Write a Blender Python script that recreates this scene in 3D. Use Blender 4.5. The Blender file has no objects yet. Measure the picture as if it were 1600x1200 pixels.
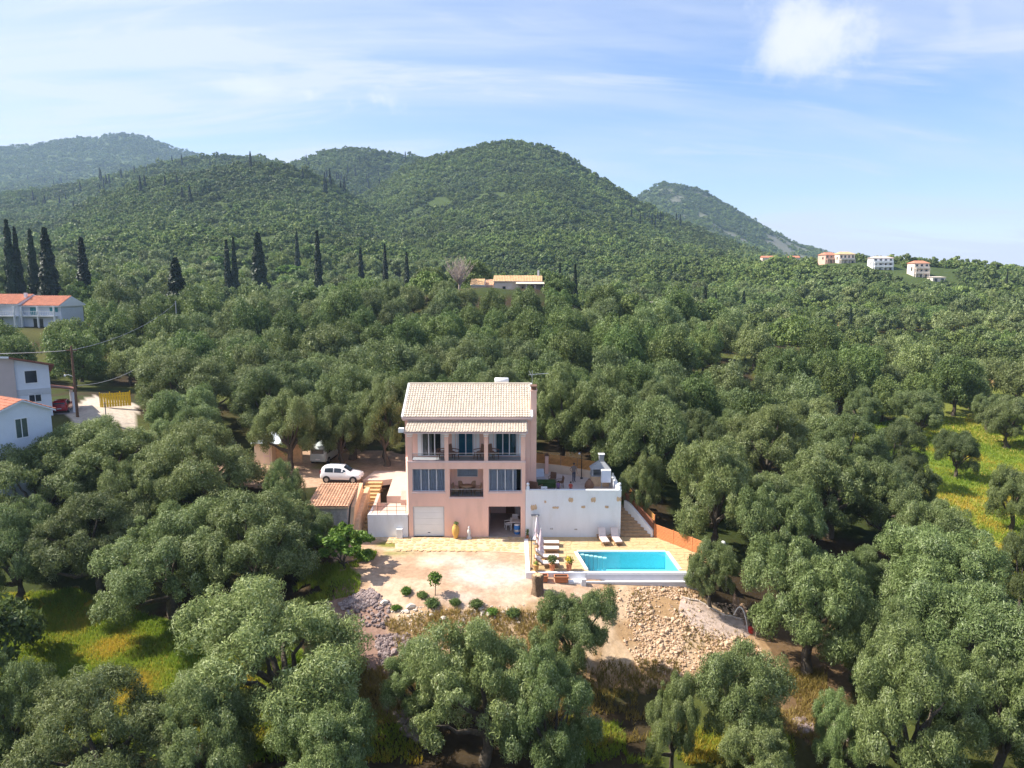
import bpy, math, random
import numpy as np
from mathutils import Vector, Matrix

# ------------------------------------------------------------------ camera, light, exposure
S = bpy.context.scene
COL = S.collection
F_PX = 1120.0; PITCH = math.radians(8.63); CAMX, CAMY, CAMZ = 0.0, -57.0, 21.5
SUN_EL = math.radians(47.0); SUN_AZ = math.radians(3.5)     # sun stands to the left, a touch behind the facade plane
SUN_DIR = Vector((-math.cos(SUN_EL)*math.cos(SUN_AZ), math.cos(SUN_EL)*math.sin(SUN_AZ), math.sin(SUN_EL)))
cam = bpy.data.objects.new('camera', bpy.data.cameras.new('camera')); COL.objects.link(cam)
cam.location = (CAMX, CAMY, CAMZ); cam.rotation_euler = (math.pi/2-PITCH, 0, 0)
cam.data.sensor_width = 36.0; cam.data.lens = F_PX/1600*36.0
cam.data.clip_start = 0.5; cam.data.clip_end = 12000
S.camera = cam
S.render.engine = 'CYCLES'
S.render.resolution_x, S.render.resolution_y = 1024, 768
cy = S.cycles
cy.use_denoising = True
try: cy.denoiser = 'OPENIMAGEDENOISE'
except Exception: pass
cy.max_bounces = 8; cy.diffuse_bounces = 4; cy.glossy_bounces = 3; cy.transmission_bounces = 6
cy.transparent_max_bounces = 8; cy.volume_bounces = 1
cy.sample_clamp_indirect = 6.0
cy.use_adaptive_sampling = True; cy.adaptive_threshold = 0.015
vs = S.view_settings
vs.view_transform = 'Standard'; vs.look = 'None'; vs.exposure = 1.1; vs.gamma = 1.0; vs.use_curve_mapping = False

W = bpy.data.worlds.new('World'); S.world = W; W.use_nodes = True
def build_world():
    nt = W.node_tree; nt.nodes.clear(); N = nt.nodes.new; L = nt.links.new
    out = N('ShaderNodeOutputWorld'); bg = N('ShaderNodeBackground'); bg.inputs[1].default_value = 0.104
    L(bg.outputs[0], out.inputs[0])
    sky = N('ShaderNodeTexSky'); sky.sky_type = 'NISHITA'; sky.sun_disc = False
    sky.sun_elevation = SUN_EL; sky.sun_rotation = math.atan2(SUN_DIR.x, SUN_DIR.y)
    sky.air_density = 1.15; sky.dust_density = 0.1; sky.ozone_density = 5.0; sky.altitude = 50
    tc = N('ShaderNodeTexCoord'); sep = N('ShaderNodeSeparateXYZ'); L(tc.outputs['Generated'], sep.inputs[0])
    def math_(op, a, b=None, c=None, clamp=False):
        m = N('ShaderNodeMath'); m.operation = op; m.use_clamp = clamp
        for i, v in enumerate((a, b, c)):
            if v is None: continue
            if isinstance(v, (int, float)): m.inputs[i].default_value = v
            else: L(v, m.inputs[i])
        return m.outputs[0]
    zz = math_('ADD', math_('MAXIMUM', sep.outputs[2], 0.0), 0.16)
    cx = math_('DIVIDE', sep.outputs[0], zz); cy_ = math_('DIVIDE', sep.outputs[1], zz)
    cmb = N('ShaderNodeCombineXYZ'); L(cx, cmb.inputs[0]); L(cy_, cmb.inputs[1])
    def cirrus(sx, sy, rot, detail, dist, lo, hi, seed):
        mp = N('ShaderNodeMapping'); mp.inputs['Rotation'].default_value = (0, 0, rot)
        mp.inputs['Scale'].default_value = (sx, sy, 1); mp.inputs['Location'].default_value = (seed, seed*.7, 0)
        L(cmb.outputs[0], mp.inputs[0])
        n = N('ShaderNodeTexNoise'); n.inputs['Scale'].default_value = 1.0; n.inputs['Detail'].default_value = detail
        n.inputs['Roughness'].default_value = 0.6; n.inputs['Distortion'].default_value = dist
        L(mp.outputs[0], n.inputs[0])
        mr = N('ShaderNodeMapRange'); mr.interpolation_type = 'SMOOTHSTEP'
        mr.inputs[1].default_value = lo; mr.inputs[2].default_value = hi
        L(n.outputs[0], mr.inputs[0]); return mr.outputs[0]
    veil = cirrus(0.16, 0.42, 0.5, 6, 0.8, 0.38, 0.62, 3.7)
    wisps = cirrus(0.5, 1.5, 0.42, 8, 1.4, 0.49, 0.68, 9.1)
    # a share of the wide veil that grows towards the sun's side (circumsolar haze), as the photo's left shows
    dot = N('ShaderNodeVectorMath'); dot.operation = 'DOT_PRODUCT'; L(tc.outputs['Generated'], dot.inputs[0]); dot.inputs[1].default_value = SUN_DIR
    aur = N('ShaderNodeMapRange'); aur.interpolation_type = 'SMOOTHSTEP'; L(dot.outputs['Value'], aur.inputs[0])
    aur.inputs[1].default_value = -0.15; aur.inputs[2].default_value = 0.85; aur.inputs[3].default_value = 0.0; aur.inputs[4].default_value = 0.5
    low = N('ShaderNodeMapRange'); low.interpolation_type = 'SMOOTHSTEP'; L(sep.outputs[2], low.inputs[0])
    low.inputs[1].default_value = 0.0; low.inputs[2].default_value = 0.34; low.inputs[3].default_value = 0.36; low.inputs[4].default_value = 0.0
    a = math_('MULTIPLY', veil, 0.75); b = math_('MULTIPLY', wisps, 0.5)
    thin = math_('ADD', math_('ADD', a, b), math_('ADD', aur.outputs[0], low.outputs[0]), clamp=True)
    thin = math_('MULTIPLY', thin, 0.92)
    mix = N('ShaderNodeMix'); mix.data_type = 'RGBA'
    L(thin, mix.inputs[0]); sat = N('ShaderNodeHueSaturation'); sat.inputs['Saturation'].default_value = 1.18; sat.inputs['Hue'].default_value = .510; sat.inputs['Value'].default_value = .84; L(sky.outputs[0], sat.inputs['Color']); L(sat.outputs[0], mix.inputs[6]); mix.inputs[7].default_value = (3.75, 4.0, 4.75, 1)
    last = mix.outputs[2]
    # small cumulus puffs, each a soft blob broken up by noise
    def puff(d, rx, rz, dens, seed):
        d = Vector(d).normalized()
        right = Vector((d.y, -d.x, 0)).normalized(); up = right.cross(d)
        def dp(v):
            q = N('ShaderNodeVectorMath'); q.operation = 'DOT_PRODUCT'; L(tc.outputs['Generated'], q.inputs[0]); q.inputs[1].default_value = v
            return q.outputs['Value']
        u = math_('DIVIDE', dp(right), rx); v = math_('DIVIDE', dp(up), rz)
        r = math_('SQRT', math_('ADD', math_('MULTIPLY', u, u), math_('MULTIPLY', v, v)))
        front = math_('GREATER_THAN', dp(d), 0.5)
        n = N('ShaderNodeTexNoise'); n.inputs['Scale'].default_value = 10 if rx > .045 else 30; n.inputs['Detail'].default_value = 9; n.inputs['Roughness'].default_value = .62
        mp = N('ShaderNodeMapping'); mp.inputs['Location'].default_value = (seed, seed, seed); L(tc.outputs['Generated'], mp.inputs[0]); L(mp.outputs[0], n.inputs[0])
        f = math_('ADD', math_('SUBTRACT', 1.0, r), math_('MULTIPLY', math_('SUBTRACT', n.outputs[0], 0.5), 3.8))
        mr = N('ShaderNodeMapRange'); mr.interpolation_type = 'SMOOTHSTEP'; mr.inputs[1].default_value = 0.0; mr.inputs[2].default_value = 1.15
        L(f, mr.inputs[0])
        return math_('MULTIPLY', math_('MULTIPLY', mr.outputs[0], dens), front)
    for px, py, rx, rz, dens, seed in ((1290, 40, .080, .055, .97, 1.3), (1225, 62, .05, .05, .9, 2.3), (1235, 82, .07, .03, .7, 8.3), (1505, 30, .018, .03, .22, 5.1), (400, 138, .055, .012, .55, 2.2), (484, 147, .022, .009, .6, 7.7), (598, 155, .045, .015, .6, 4.9)):
        m2 = N('ShaderNodeMix'); m2.data_type = 'RGBA'
        L(puff(ray(px, py), rx, rz, dens, seed), m2.inputs[0]); L(last, m2.inputs[6]); m2.inputs[7].default_value = (4.5, 4.6, 5.1, 1)
        last = m2.outputs[2]
    L(last, bg.inputs[0])
_c, _s = math.cos(PITCH), math.sin(PITCH)
def ray(px, py):
    """direction seen at a pixel of the 1600x1200 photograph (used only to measure where things stand)"""
    u = (px-800)/F_PX; v = (600-py)/F_PX
    return (u, _c+v*_s, -_s+v*_c)
build_world()
sun = bpy.data.objects.new('sun', bpy.data.lights.new('sun', 'SUN')); COL.objects.link(sun)
sun.data.energy = 4.7; sun.data.angle = math.radians(0.6); sun.data.color = (1.0, 0.93, 0.82)
sun.rotation_euler = SUN_DIR.to_track_quat('Z', 'Y').to_euler()

def at_y(px, py, Y):
    d = ray(px, py); t = (Y-CAMY)/d[1]; return (d[0]*t, CAMZ+d[2]*t)
def at_z(px, py, Z):
    d = ray(px, py); t = (Z-CAMZ)/d[2]; return (d[0]*t, CAMY+d[1]*t)
def at_r(px, py, r):
    d = ray(px, py); t = r/math.hypot(d[0], d[1]); return (d[0]*t, CAMY+d[1]*t, CAMZ+d[2]*t)
def proj(x, y, z):
    Y = y-CAMY; Z = z-CAMZ
    d = Y*_c-Z*_s; h = Y*_s+Z*_c
    return (800+F_PX*x/d, 600-F_PX*h/d, d)

# ------------------------------------------------------------------ helpers
def tag(o, label=None, cat=None, group=None, kind=None):
    if label: o['label'] = label
    if cat: o['category'] = cat
    if group: o['group'] = group
    if kind: o['kind'] = kind
    return o
def thing(name, label, cat, loc=(0, 0, 0), rz=0.0, group=None):
    o = bpy.data.objects.new(name, None); COL.objects.link(o)
    o.location = loc; o.rotation_euler = (0, 0, rz); o.empty_display_size = .3
    return tag(o, label, cat, group)
KIDS = {}
def link(o, parent=None):
    COL.objects.link(o)
    if parent is not None:
        o.parent = parent; KIDS.setdefault(parent.name, []).append(o)
    return o
def copy_tree(o, parent=None):
    c = o.copy(); link(c, parent)
    for ch in KIDS.get(o.name, []): copy_tree(ch, c)
    return c
class MB:
    """collects simple solids and links them as one mesh object"""
    def __init__(s): s.v = []; s.f = []; s.sm = []; s.mi = []; s.cur = 0
    def add(s, vs, fs, smooth=False):
        n = len(s.v); s.v += [tuple(v) for v in vs]
        for f in fs: s.f.append(tuple(i+n for i in f)); s.sm.append(smooth); s.mi.append(s.cur)
        return s
    def box(s, x0, x1, y0, y1, z0, z1):
        v = [(x0,y0,z0),(x1,y0,z0),(x1,y1,z0),(x0,y1,z0),(x0,y0,z1),(x1,y0,z1),(x1,y1,z1),(x0,y1,z1)]
        return s.add(v, [(0,3,2,1),(4,5,6,7),(0,1,5,4),(1,2,6,5),(2,3,7,6),(3,0,4,7)])
    def cbox(s, c, d, rz=0, rx=0, ry=0):
        m = Matrix.Translation(c) @ Matrix.Rotation(rz, 4, 'Z') @ Matrix.Rotation(ry, 4, 'Y') @ Matrix.Rotation(rx, 4, 'X')
        hx, hy, hz = d[0]/2, d[1]/2, d[2]/2
        v = [m @ Vector(p) for p in [(-hx,-hy,-hz),(hx,-hy,-hz),(hx,hy,-hz),(-hx,hy,-hz),(-hx,-hy,hz),(hx,-hy,hz),(hx,hy,hz),(-hx,hy,hz)]]
        return s.add(v, [(0,3,2,1),(4,5,6,7),(0,1,5,4),(1,2,6,5),(2,3,7,6),(3,0,4,7)])
    def prism(s, poly, z0, z1, top=None):
        n = len(poly)
        zt = top if top else [z1]*n
        v = [(x, y, z0) for x, y in poly]+[(p[0], p[1], zt[i]) for i, p in enumerate(poly)]
        return s.add(v, [tuple(reversed(range(n))), tuple(range(n, 2*n))]+[(i, (i+1) % n, n+(i+1) % n, n+i) for i in range(n)])
    def extr(s, poly, axis, a, b):
        """polygon in the plane across axis ('x': (y,z), 'y': (x,z)) pushed from a to b"""
        n = len(poly)
        f = (lambda p, t: (t, p[0], p[1])) if axis == 'x' else (lambda p, t: (p[0], t, p[1]))
        v = [f(p, a) for p in poly]+[f(p, b) for p in poly]
        return s.add(v, [tuple(range(n)), tuple(reversed(range(n, 2*n)))]+[(i, n+i, n+(i+1) % n, (i+1) % n) for i in range(n)])
    def tube(s, path, rad, n=8, cap=True, smooth=True):
        path = [Vector(p) for p in path]
        if not hasattr(rad, '__len__'): rad = [rad]*len(path)
        v = []; up = Vector((0.13, 0.21, 1)).normalized()
        for i, p in enumerate(path):
            t = (path[min(i+1, len(path)-1)]-path[max(i-1, 0)]).normalized()
            a = t.cross(up)
            if a.length < 1e-3: a = t.cross(Vector((1, 0, 0)))
            a.normalize(); b = t.cross(a)
            for k in range(n):
                th = 2*math.pi*k/n
                v.append(p+(a*math.cos(th)+b*math.sin(th))*rad[i])
        f = [(i*n+k, i*n+(k+1) % n, (i+1)*n+(k+1) % n, (i+1)*n+k) for i in range(len(path)-1) for k in range(n)]
        s.add(v, f, smooth)
        if cap: s.add(v[:n], [tuple(reversed(range(n)))]); s.add(v[-n:], [tuple(range(n))])
        return s
    def lathe(s, prof, c=(0, 0, 0), n=16, smooth=True):
        v = [(c[0]+r*math.cos(2*math.pi*k/n), c[1]+r*math.sin(2*math.pi*k/n), c[2]+z) for r, z in prof for k in range(n)]
        f = [(i*n+k, i*n+(k+1) % n, (i+1)*n+(k+1) % n, (i+1)*n+k) for i in range(len(prof)-1) for k in range(n)]
        s.add(v, f, smooth)
        return s.add(v[:n], [tuple(reversed(range(n)))]).add(v[-n:], [tuple(range(n))])
    def ball(s, c, r, n=10, m=7, sc=(1, 1, 1)):
        v = []; f = []
        for i in range(m+1):
            t = math.pi*i/m
            for k in range(n):
                a = 2*math.pi*k/n
                v.append((c[0]+r*sc[0]*math.sin(t)*math.cos(a), c[1]+r*sc[1]*math.sin(t)*math.sin(a), c[2]-r*sc[2]*math.cos(t)))
        for i in range(m):
            for k in range(n): f.append((i*n+k, i*n+(k+1) % n, (i+1)*n+(k+1) % n, (i+1)*n+k))
        return s.add(v, f, True)
    def mesh(s, name, mats):
        me = bpy.data.meshes.new(name); me.from_pydata(s.v, [], s.f)
        me.polygons.foreach_set('use_smooth', s.sm)
        if not isinstance(mats, (list, tuple)): mats = [mats]
        for m in mats: me.materials.append(m)
        me.polygons.foreach_set('material_index', s.mi); me.update()
        return me
    def build(s, name, mats, parent=None, bevel=0):
        o = bpy.data.objects.new(name, s.mesh(name, mats)); link(o, parent)
        if bevel:
            b = o.modifiers.new('bevel', 'BEVEL'); b.width = bevel; b.segments = 2; b.limit_method = 'ANGLE'
        return o
def np_mesh(name, verts, faces, mats, smooth=False, attrs=None):
    """verts (n,3), faces (m,k) arrays; attrs {name: (n,) or (n,3) arrays on points}"""
    me = bpy.data.meshes.new(name); n, (m, k) = len(verts), faces.shape
    me.vertices.add(n); me.vertices.foreach_set('co', np.ascontiguousarray(verts, dtype=np.float32).ravel())
    me.loops.add(m*k); me.loops.foreach_set('vertex_index', np.ascontiguousarray(faces, dtype=np.int32).ravel())
    me.polygons.add(m); me.polygons.foreach_set('loop_start', np.arange(m, dtype=np.int32)*k)
    me.polygons.foreach_set('loop_total', np.full(m, k, dtype=np.int32))
    me.update(calc_edges=True)
    me.polygons.foreach_set('use_smooth', np.full(m, smooth))
    for a, d in (attrs or {}).items():
        if d.ndim == 1:
            t = me.attributes.new(a, 'FLOAT', 'POINT'); t.data.foreach_set('value', d.astype(np.float32))
        else:
            t = me.attributes.new(a, 'FLOAT_COLOR', 'POINT')
            t.data.foreach_set('color', np.hstack([d, np.ones((n, 1))]).astype(np.float32).ravel())
    for mm in (mats if isinstance(mats, (list, tuple)) else [mats]): me.materials.append(mm)
    me.validate(); me.update()
    return me
def part(name, me, parent=None):
    return link(bpy.data.objects.new(name, me), parent)

# ------------------------------------------------------------------ materials
def nodes(name):
    m = bpy.data.materials.new(name); m.use_nodes = True
    nt = m.node_tree; return m, nt, nt.nodes.new, nt.links.new, nt.nodes['Principled BSDF']
def mat(name, col, rough=.75, var=.12, scale=3.0, bump=0.0, bscale=40.0, metal=0.0, spec=.35, dirt=None, dscale=.6, stretch=(1, 1, 1)):
    m, nt, N, L, P = nodes(name)
    tc = N('ShaderNodeTexCoord'); mp = N('ShaderNodeMapping'); mp.inputs['Scale'].default_value = stretch; L(tc.outputs['Object'], mp.inputs[0])
    n = N('ShaderNodeTexNoise'); n.inputs['Scale'].default_value = scale; n.inputs['Detail'].default_value = 6; n.inputs['Roughness'].default_value = .62
    L(mp.outputs[0], n.inputs[0])
    r = N('ShaderNodeValToRGB'); r.color_ramp.elements[0].position = .3; r.color_ramp.elements[1].position = .7
    c = np.array(col[:3])
    r.color_ramp.elements[0].color = (*np.clip(c*(1-var), 0, 1), 1); r.color_ramp.elements[1].color = (*np.clip(c*(1+var), 0, .95), 1)
    L(n.outputs[0], r.inputs[0]); last = r.outputs[0]
    if dirt:
        n2 = N('ShaderNodeTexNoise'); n2.inputs['Scale'].default_value = dscale; n2.inputs['Detail'].default_value = 8; n2.inputs['Roughness'].default_value = .7
        L(mp.outputs[0], n2.inputs[0])
        mr = N('ShaderNodeMapRange'); mr.inputs[1].default_value = .52; mr.inputs[2].default_value = .72; mr.inputs[4].default_value = dirt[3] if len(dirt) > 3 else .6
        L(n2.outputs[0], mr.inputs[0])
        mx = N('ShaderNodeMix'); mx.data_type = 'RGBA'; L(mr.outputs[0], mx.inputs[0]); L(last, mx.inputs[6]); mx.inputs[7].default_value = (*dirt[:3], 1)
        last = mx.outputs[2]
    L(last, P.inputs['Base Color'])
    P.inputs['Roughness'].default_value = rough; P.inputs['Metallic'].default_value = metal; P.inputs['Specular IOR Level'].default_value = spec
    if bump:
        b = N('ShaderNodeTexNoise'); b.inputs['Scale'].default_value = bscale; b.inputs['Detail'].default_value = 4; L(mp.outputs[0], b.inputs[0])
        bp = N('ShaderNodeBump'); bp.inputs['Strength'].default_value = bump; bp.inputs['Distance'].default_value = .03; L(b.outputs[0], bp.inputs['Height']); L(bp.outputs[0], P.inputs['Normal'])
    return m
def leaf_mat(name, dark, light, silver, trans=.25, rough=.5, hue=.06):
    """leaves: tint attribute from deep green to the pale underside, plus a shift per tree"""
    m, nt, N, L, P = nodes(name)
    at = N('ShaderNodeAttribute'); at.attribute_name = 'tint'
    oi = N('ShaderNodeObjectInfo')
    r = N('ShaderNodeValToRGB'); e = r.color_ramp.elements
    e[0].position = 0; e[0].color = (*dark, 1); e[1].position = 1; e[1].color = (*silver, 1)
    k = e.new(.62); k.color = (*light, 1)
    L(at.outputs['Fac'], r.inputs[0])
    hs = N('ShaderNodeHueSaturation')
    def mrng(src, lo, hi):
        q = N('ShaderNodeMapRange'); q.inputs[3].default_value = lo; q.inputs[4].default_value = hi; L(src, q.inputs[0]); return q.outputs[0]
    L(mrng(oi.outputs['Random'], .5-hue*.22, .5+hue*.22), hs.inputs['Hue'])
    wn = N('ShaderNodeTexWhiteNoise'); wn.noise_dimensions = '1D'; L(oi.outputs['Random'], wn.inputs['W'])
    dn = N('ShaderNodeTexNoise'); dn.inputs['Scale'].default_value = .012; dn.inputs['Detail'].default_value = 5; dn.inputs['Roughness'].default_value = .65; L(oi.outputs['Location'], dn.inputs[0])
    ad = N('ShaderNodeMath'); ad.operation = 'ADD'; L(mrng(wn.outputs['Value'], -.24, .24), ad.inputs[0]); dm = N('ShaderNodeMapRange'); dm.inputs[1].default_value = .3; dm.inputs[2].default_value = .7; dm.inputs[3].default_value = .66; dm.inputs[4].default_value = 1.4; L(dn.outputs[0], dm.inputs[0]); L(dm.outputs[0], ad.inputs[1])
    L(ad.outputs[0], hs.inputs['Value']); hs.inputs['Saturation'].default_value = 1.0
    L(r.outputs[0], hs.inputs['Color'])
    L(hs.outputs[0], P.inputs['Base Color']); P.inputs['Roughness'].default_value = rough; P.inputs['Specular IOR Level'].default_value = .3
    tr = N('ShaderNodeBsdfTranslucent'); L(hs.outputs[0], tr.inputs[0])
    mx = N('ShaderNodeMixShader'); mx.inputs[0].default_value = trans
    L(P.outputs[0], mx.inputs[1]); L(tr.outputs[0], mx.inputs[2]); L(mx.outputs[0], nt.nodes['Material Output'].inputs[0])
    return m
def glass_mat(name, tint, rough=.02, fres=1.45):
    m, nt, N, L, P = nodes(name); nt.nodes.remove(P)
    t = N('ShaderNodeBsdfTransparent'); t.inputs[0].default_value = (*tint, 1)
    g = N('ShaderNodeBsdfGlossy'); g.inputs['Roughness'].default_value = rough
    f = N('ShaderNodeFresnel'); f.inputs[0].default_value = fres
    mx = N('ShaderNodeMixShader'); L(f.outputs[0], mx.inputs[0]); L(t.outputs[0], mx.inputs[1]); L(g.outputs[0], mx.inputs[2])
    L(mx.outputs[0], nt.nodes['Material Output'].inputs[0]); return m
# ------------------------------------------------------------------ terrain
def _h2(ix, iy, seed):
    n = (ix.astype(np.int64)*374761393+iy.astype(np.int64)*668265263+seed*1442695041) & 0x7fffffff
    n = ((n ^ (n >> 13))*1274126177) & 0x7fffffff
    return ((n ^ (n >> 16)) & 0xffff)/65535.0
def vnoise(x, y, seed=0):
    ix = np.floor(x); iy = np.floor(y); fx = x-ix; fy = y-iy
    fx = fx*fx*(3-2*fx); fy = fy*fy*(3-2*fy)
    a = _h2(ix, iy, seed); b = _h2(ix+1, iy, seed); c = _h2(ix, iy+1, seed); d = _h2(ix+1, iy+1, seed)
    return (a*(1-fx)+b*fx)*(1-fy)+(c*(1-fx)+d*fx)*fy
def fbm(x, y, s, octv=4, seed=0):
    t = 0; a = .5; tot = 0
    for o in range(octv):
        t = t+a*vnoise(x/s*2**o, y/s*2**o, seed+o*17); tot += a; a *= .55
    return t/tot
def sstep(a, b, x):
    t = np.clip((x-a)/(b-a), 0, 1); return t*t*(3-2*t)
CP = [(0,-3,-.1),(-8,-3,-.1),(-9,-1,0),(-4,-1,0),(0,-1,0),(-9,-6,-.35),(-4,-7,-.42),(0,-8,-.5),(-13,-4,-.5),(-10,-9,-.9),(-4,-10,-.8),(2,-9.5,-.9),(8,-8.4,-1.0),(13,-8.2,-1.2),
 (-12,-12,-2.8),(-6,-13.2,-2.9),(0,-13.5,-3.2),(6,-13,-3.5),(12,-12.5,-3.6),(16,-9,-2.6),
 (-10,-17,-4.3),(0,-18,-4.8),(10,-18,-5),(20,-17,-5),(0,-30,-6.5),(20,-30,-7),(-20,-30,-6),(0,-50,-9),(-40,-50,-9),(40,-50,-10),
 (-20,-8,-3),(-25,-11,-4),(-30,-5,-3.2),(-40,-5,-3.5),(-18,-4,-1.4),(-20,1,.3),(-16.5,-1.5,-.4),(-25,3,.8),(-35,5,.8),(-50,0,-1),(-20,6,2.8),(-26,8,2.7),(-14,8,2.8),(-12,14,3.0),(-25,14,3),(0,13,2.8),(8,14,2.8),(-40,20,2.5),(-50,15,2.2),(-40,40,4.0),(-70,30,3.5),(-60,-20,-5),
 (13,3,.6),(14,-2,-.4),(18,-3,-1.0),(20,5,-.5),(25,-8,-4),(30,-15,-5.5),(30,5,-2),(40,10,-2.8),(40,-10,-5),(50,30,-3),(60,48,-2.5),(70,35,-3.5),(55,15,-4),(60,0,-6),(45,-20,-7.5),(90,20,-5),
 (0,30,3.2),(20,25,2),(0,43,4),(-20,60,5),(30,55,2),(0,83,7),(-60,60,5),(60,83,3),(60,123,5),(100,60,-1),(120,100,1)]
for px, py, r, dz in ((790,452,182,0),(740,450,178,0),(850,455,184,0),(40,503,160,-2),(125,505,162,-1),(300,470,200,-7.5),(550,440,230,-7.5),(900,470,190,-5),(1050,480,200,-5),(1200,500,220,-5),(1400,520,220,-5),(1550,545,200,-5),
 (1310,412,430,0),(1385,423,415,0),(1440,435,400,0),(1500,440,390,-4),(1600,441,380,-5),(1720,450,380,-5),(1230,404,440,-7.5),(1150,405,450,-7.5),(1000,420,400,-7.5),(850,428,350,-7.5),(700,424,350,-7.5),(550,420,340,-7.5),(400,415,320,-7.5),(250,405,310,-7.5),(100,400,320,-7.5),(0,398,320,-7.5),(-150,400,320,-5),
 (158,636,100,0),(178,637,100,0),(198,638,100,0),(190,620,112,0),(140,615,112,0),(100,647,99,0),(135,655,94,0),(60,650,96,0),(90,620,112,0),(400,440,230,-7.5),(100,425,225,-7.5),(0,425,215,-7.5),(-150,430,215,-5)):
    x, y, z = at_r(px, py, r); CP.append((x, y, z+dz))
CP = np.array(CP, float)
def _tps(r2): return .5*r2*np.log(np.maximum(r2, 1e-9))
_sc = 50.0
def _fit():
    n = len(CP); P = CP[:, :2]/_sc
    d = ((P[:, None]-P[None])**2).sum(2); K = _tps(d)+np.eye(n)*2e-4
    Q = np.hstack([np.ones((n, 1)), P]); A = np.block([[K, Q], [Q.T, np.zeros((3, 3))]])
    return np.linalg.solve(A, np.concatenate([CP[:, 2], np.zeros(3)]))
_wt = _fit()
def rbf(x, y):
    x = np.asarray(x, float)/_sc; y = np.asarray(y, float)/_sc; sh = x.shape; x = x.ravel(); y = y.ravel()
    out = np.empty_like(x)
    for i in range(0, len(x), 20000):
        a = x[i:i+20000]; b = y[i:i+20000]
        K = _tps((a[:, None]-CP[None, :, 0]/_sc)**2+(b[:, None]-CP[None, :, 1]/_sc)**2)
        out[i:i+20000] = K @ _wt[:-3]+_wt[-3]+_wt[-2]*a+_wt[-1]*b
    return out.reshape(sh)
# hills: crest line as seen (pixel table) at its own distance, a flank rising from r0 to the crest and falling behind it
HILLS = [  # distance of crest, r0, base height, exponent, crest table
 (850, 380, 20, 1.0, [(470,372),(520,332),(570,300),(650,246),(700,234),(760,219),(800,215),(845,221),(880,236),(920,263),(960,287),(1000,312),(1050,337),(1100,355),(1150,376),(1200,394),(1270,405),(1340,412)]),
 (650, 330, 22, .95, [(-250,440),(-60,410),(60,352),(130,314),(200,284),(270,265),(350,253),(440,247),(500,268),(545,298),(570,312),(640,352),(720,395)]),
 (1150, 800, 60, 1.0, [(400,280),(430,262),(465,246),(520,229),(560,227),(600,233),(640,240),(680,246),(720,262)]),
 (1000, 480, 30, 1.0, [(-300,310),(0,297),(60,292),(120,282),(200,264),(260,248),(300,241),(350,237),(400,242),(440,250),(480,270)]),
 (2300, 1250, 110, 1.0, [(-400,300),(-100,240),(0,229),(60,223),(120,215),(150,213),(190,208),(220,211),(260,225),(290,235),(330,246),(400,262)]),
 (1700, 950, 20, 1.15, [(930,350),(995,306),(1010,296),(1035,283),(1060,287),(1100,298),(1150,326),(1200,358),(1250,381),(1300,396),(1350,402),(1420,409),(1480,428),(1540,450)])]
_HT = []
for dc, r0, zb, ex, tab in HILLS:
    az = []; el = []
    for px, py in tab:
        d = ray(px, py); az.append(math.atan2(d[0], d[1])); el.append(d[2]/math.hypot(d[0], d[1]))
    _HT.append((dc, r0, zb, ex, np.array(az), np.array(el)))
def hill_stack(az, r):
    out = np.full(np.shape(r), -30.0)
    for dc, r0, zb, ex, A, E in _HT:
        e = np.interp(az, A, E)
        fall = sstep(0, .12, np.maximum(A[0]-az, az-A[-1]))
        zc = CAMZ+dc*e-(4.5 if dc < 1300 else 2)
        zc = zc*(1-fall)+(-30)*fall; zb_ = zb; zb = zb*(1-fall)+(-30)*fall
        zc = zc+(fbm(az*dc, r*0, 26, 3, 5)-.5)*3.0
        t = (r-r0)/(dc-r0)
        up = np.clip(t, 0, 1)
        rise = up**ex*(1-.22*np.sin(np.pi*up))                     # slightly steeper towards the top
        rise = np.where(t > 1, 1-.9*np.maximum(t-1, 0)**1.3-.05*(t-1), rise)
        wob = (fbm(az*dc+200, r, 130, 4, 11)-.5)*2*np.sin(np.pi*np.clip(t, 0, 1))*.12*(zc-zb)
        z = zb+(zc-zb)*rise+wob
        z = np.where(t < 0, zb-(r0-r)*.7, z); z = np.where(r > dc*1.8, -30, z)
        k = 9.0
        h = np.clip(.5+.5*(z-out)/k, 0, 1); out = out*(1-h)+z*h+k*h*(1-h)*(r < dc)
    return out
def rect(x, y, x0, x1, y0, y1, e):
    return sstep(x0-e, x0, x)*(1-sstep(x1, x1+e, x))*sstep(y0-e, y0, y)*(1-sstep(y1, y1+e, y))
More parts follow.
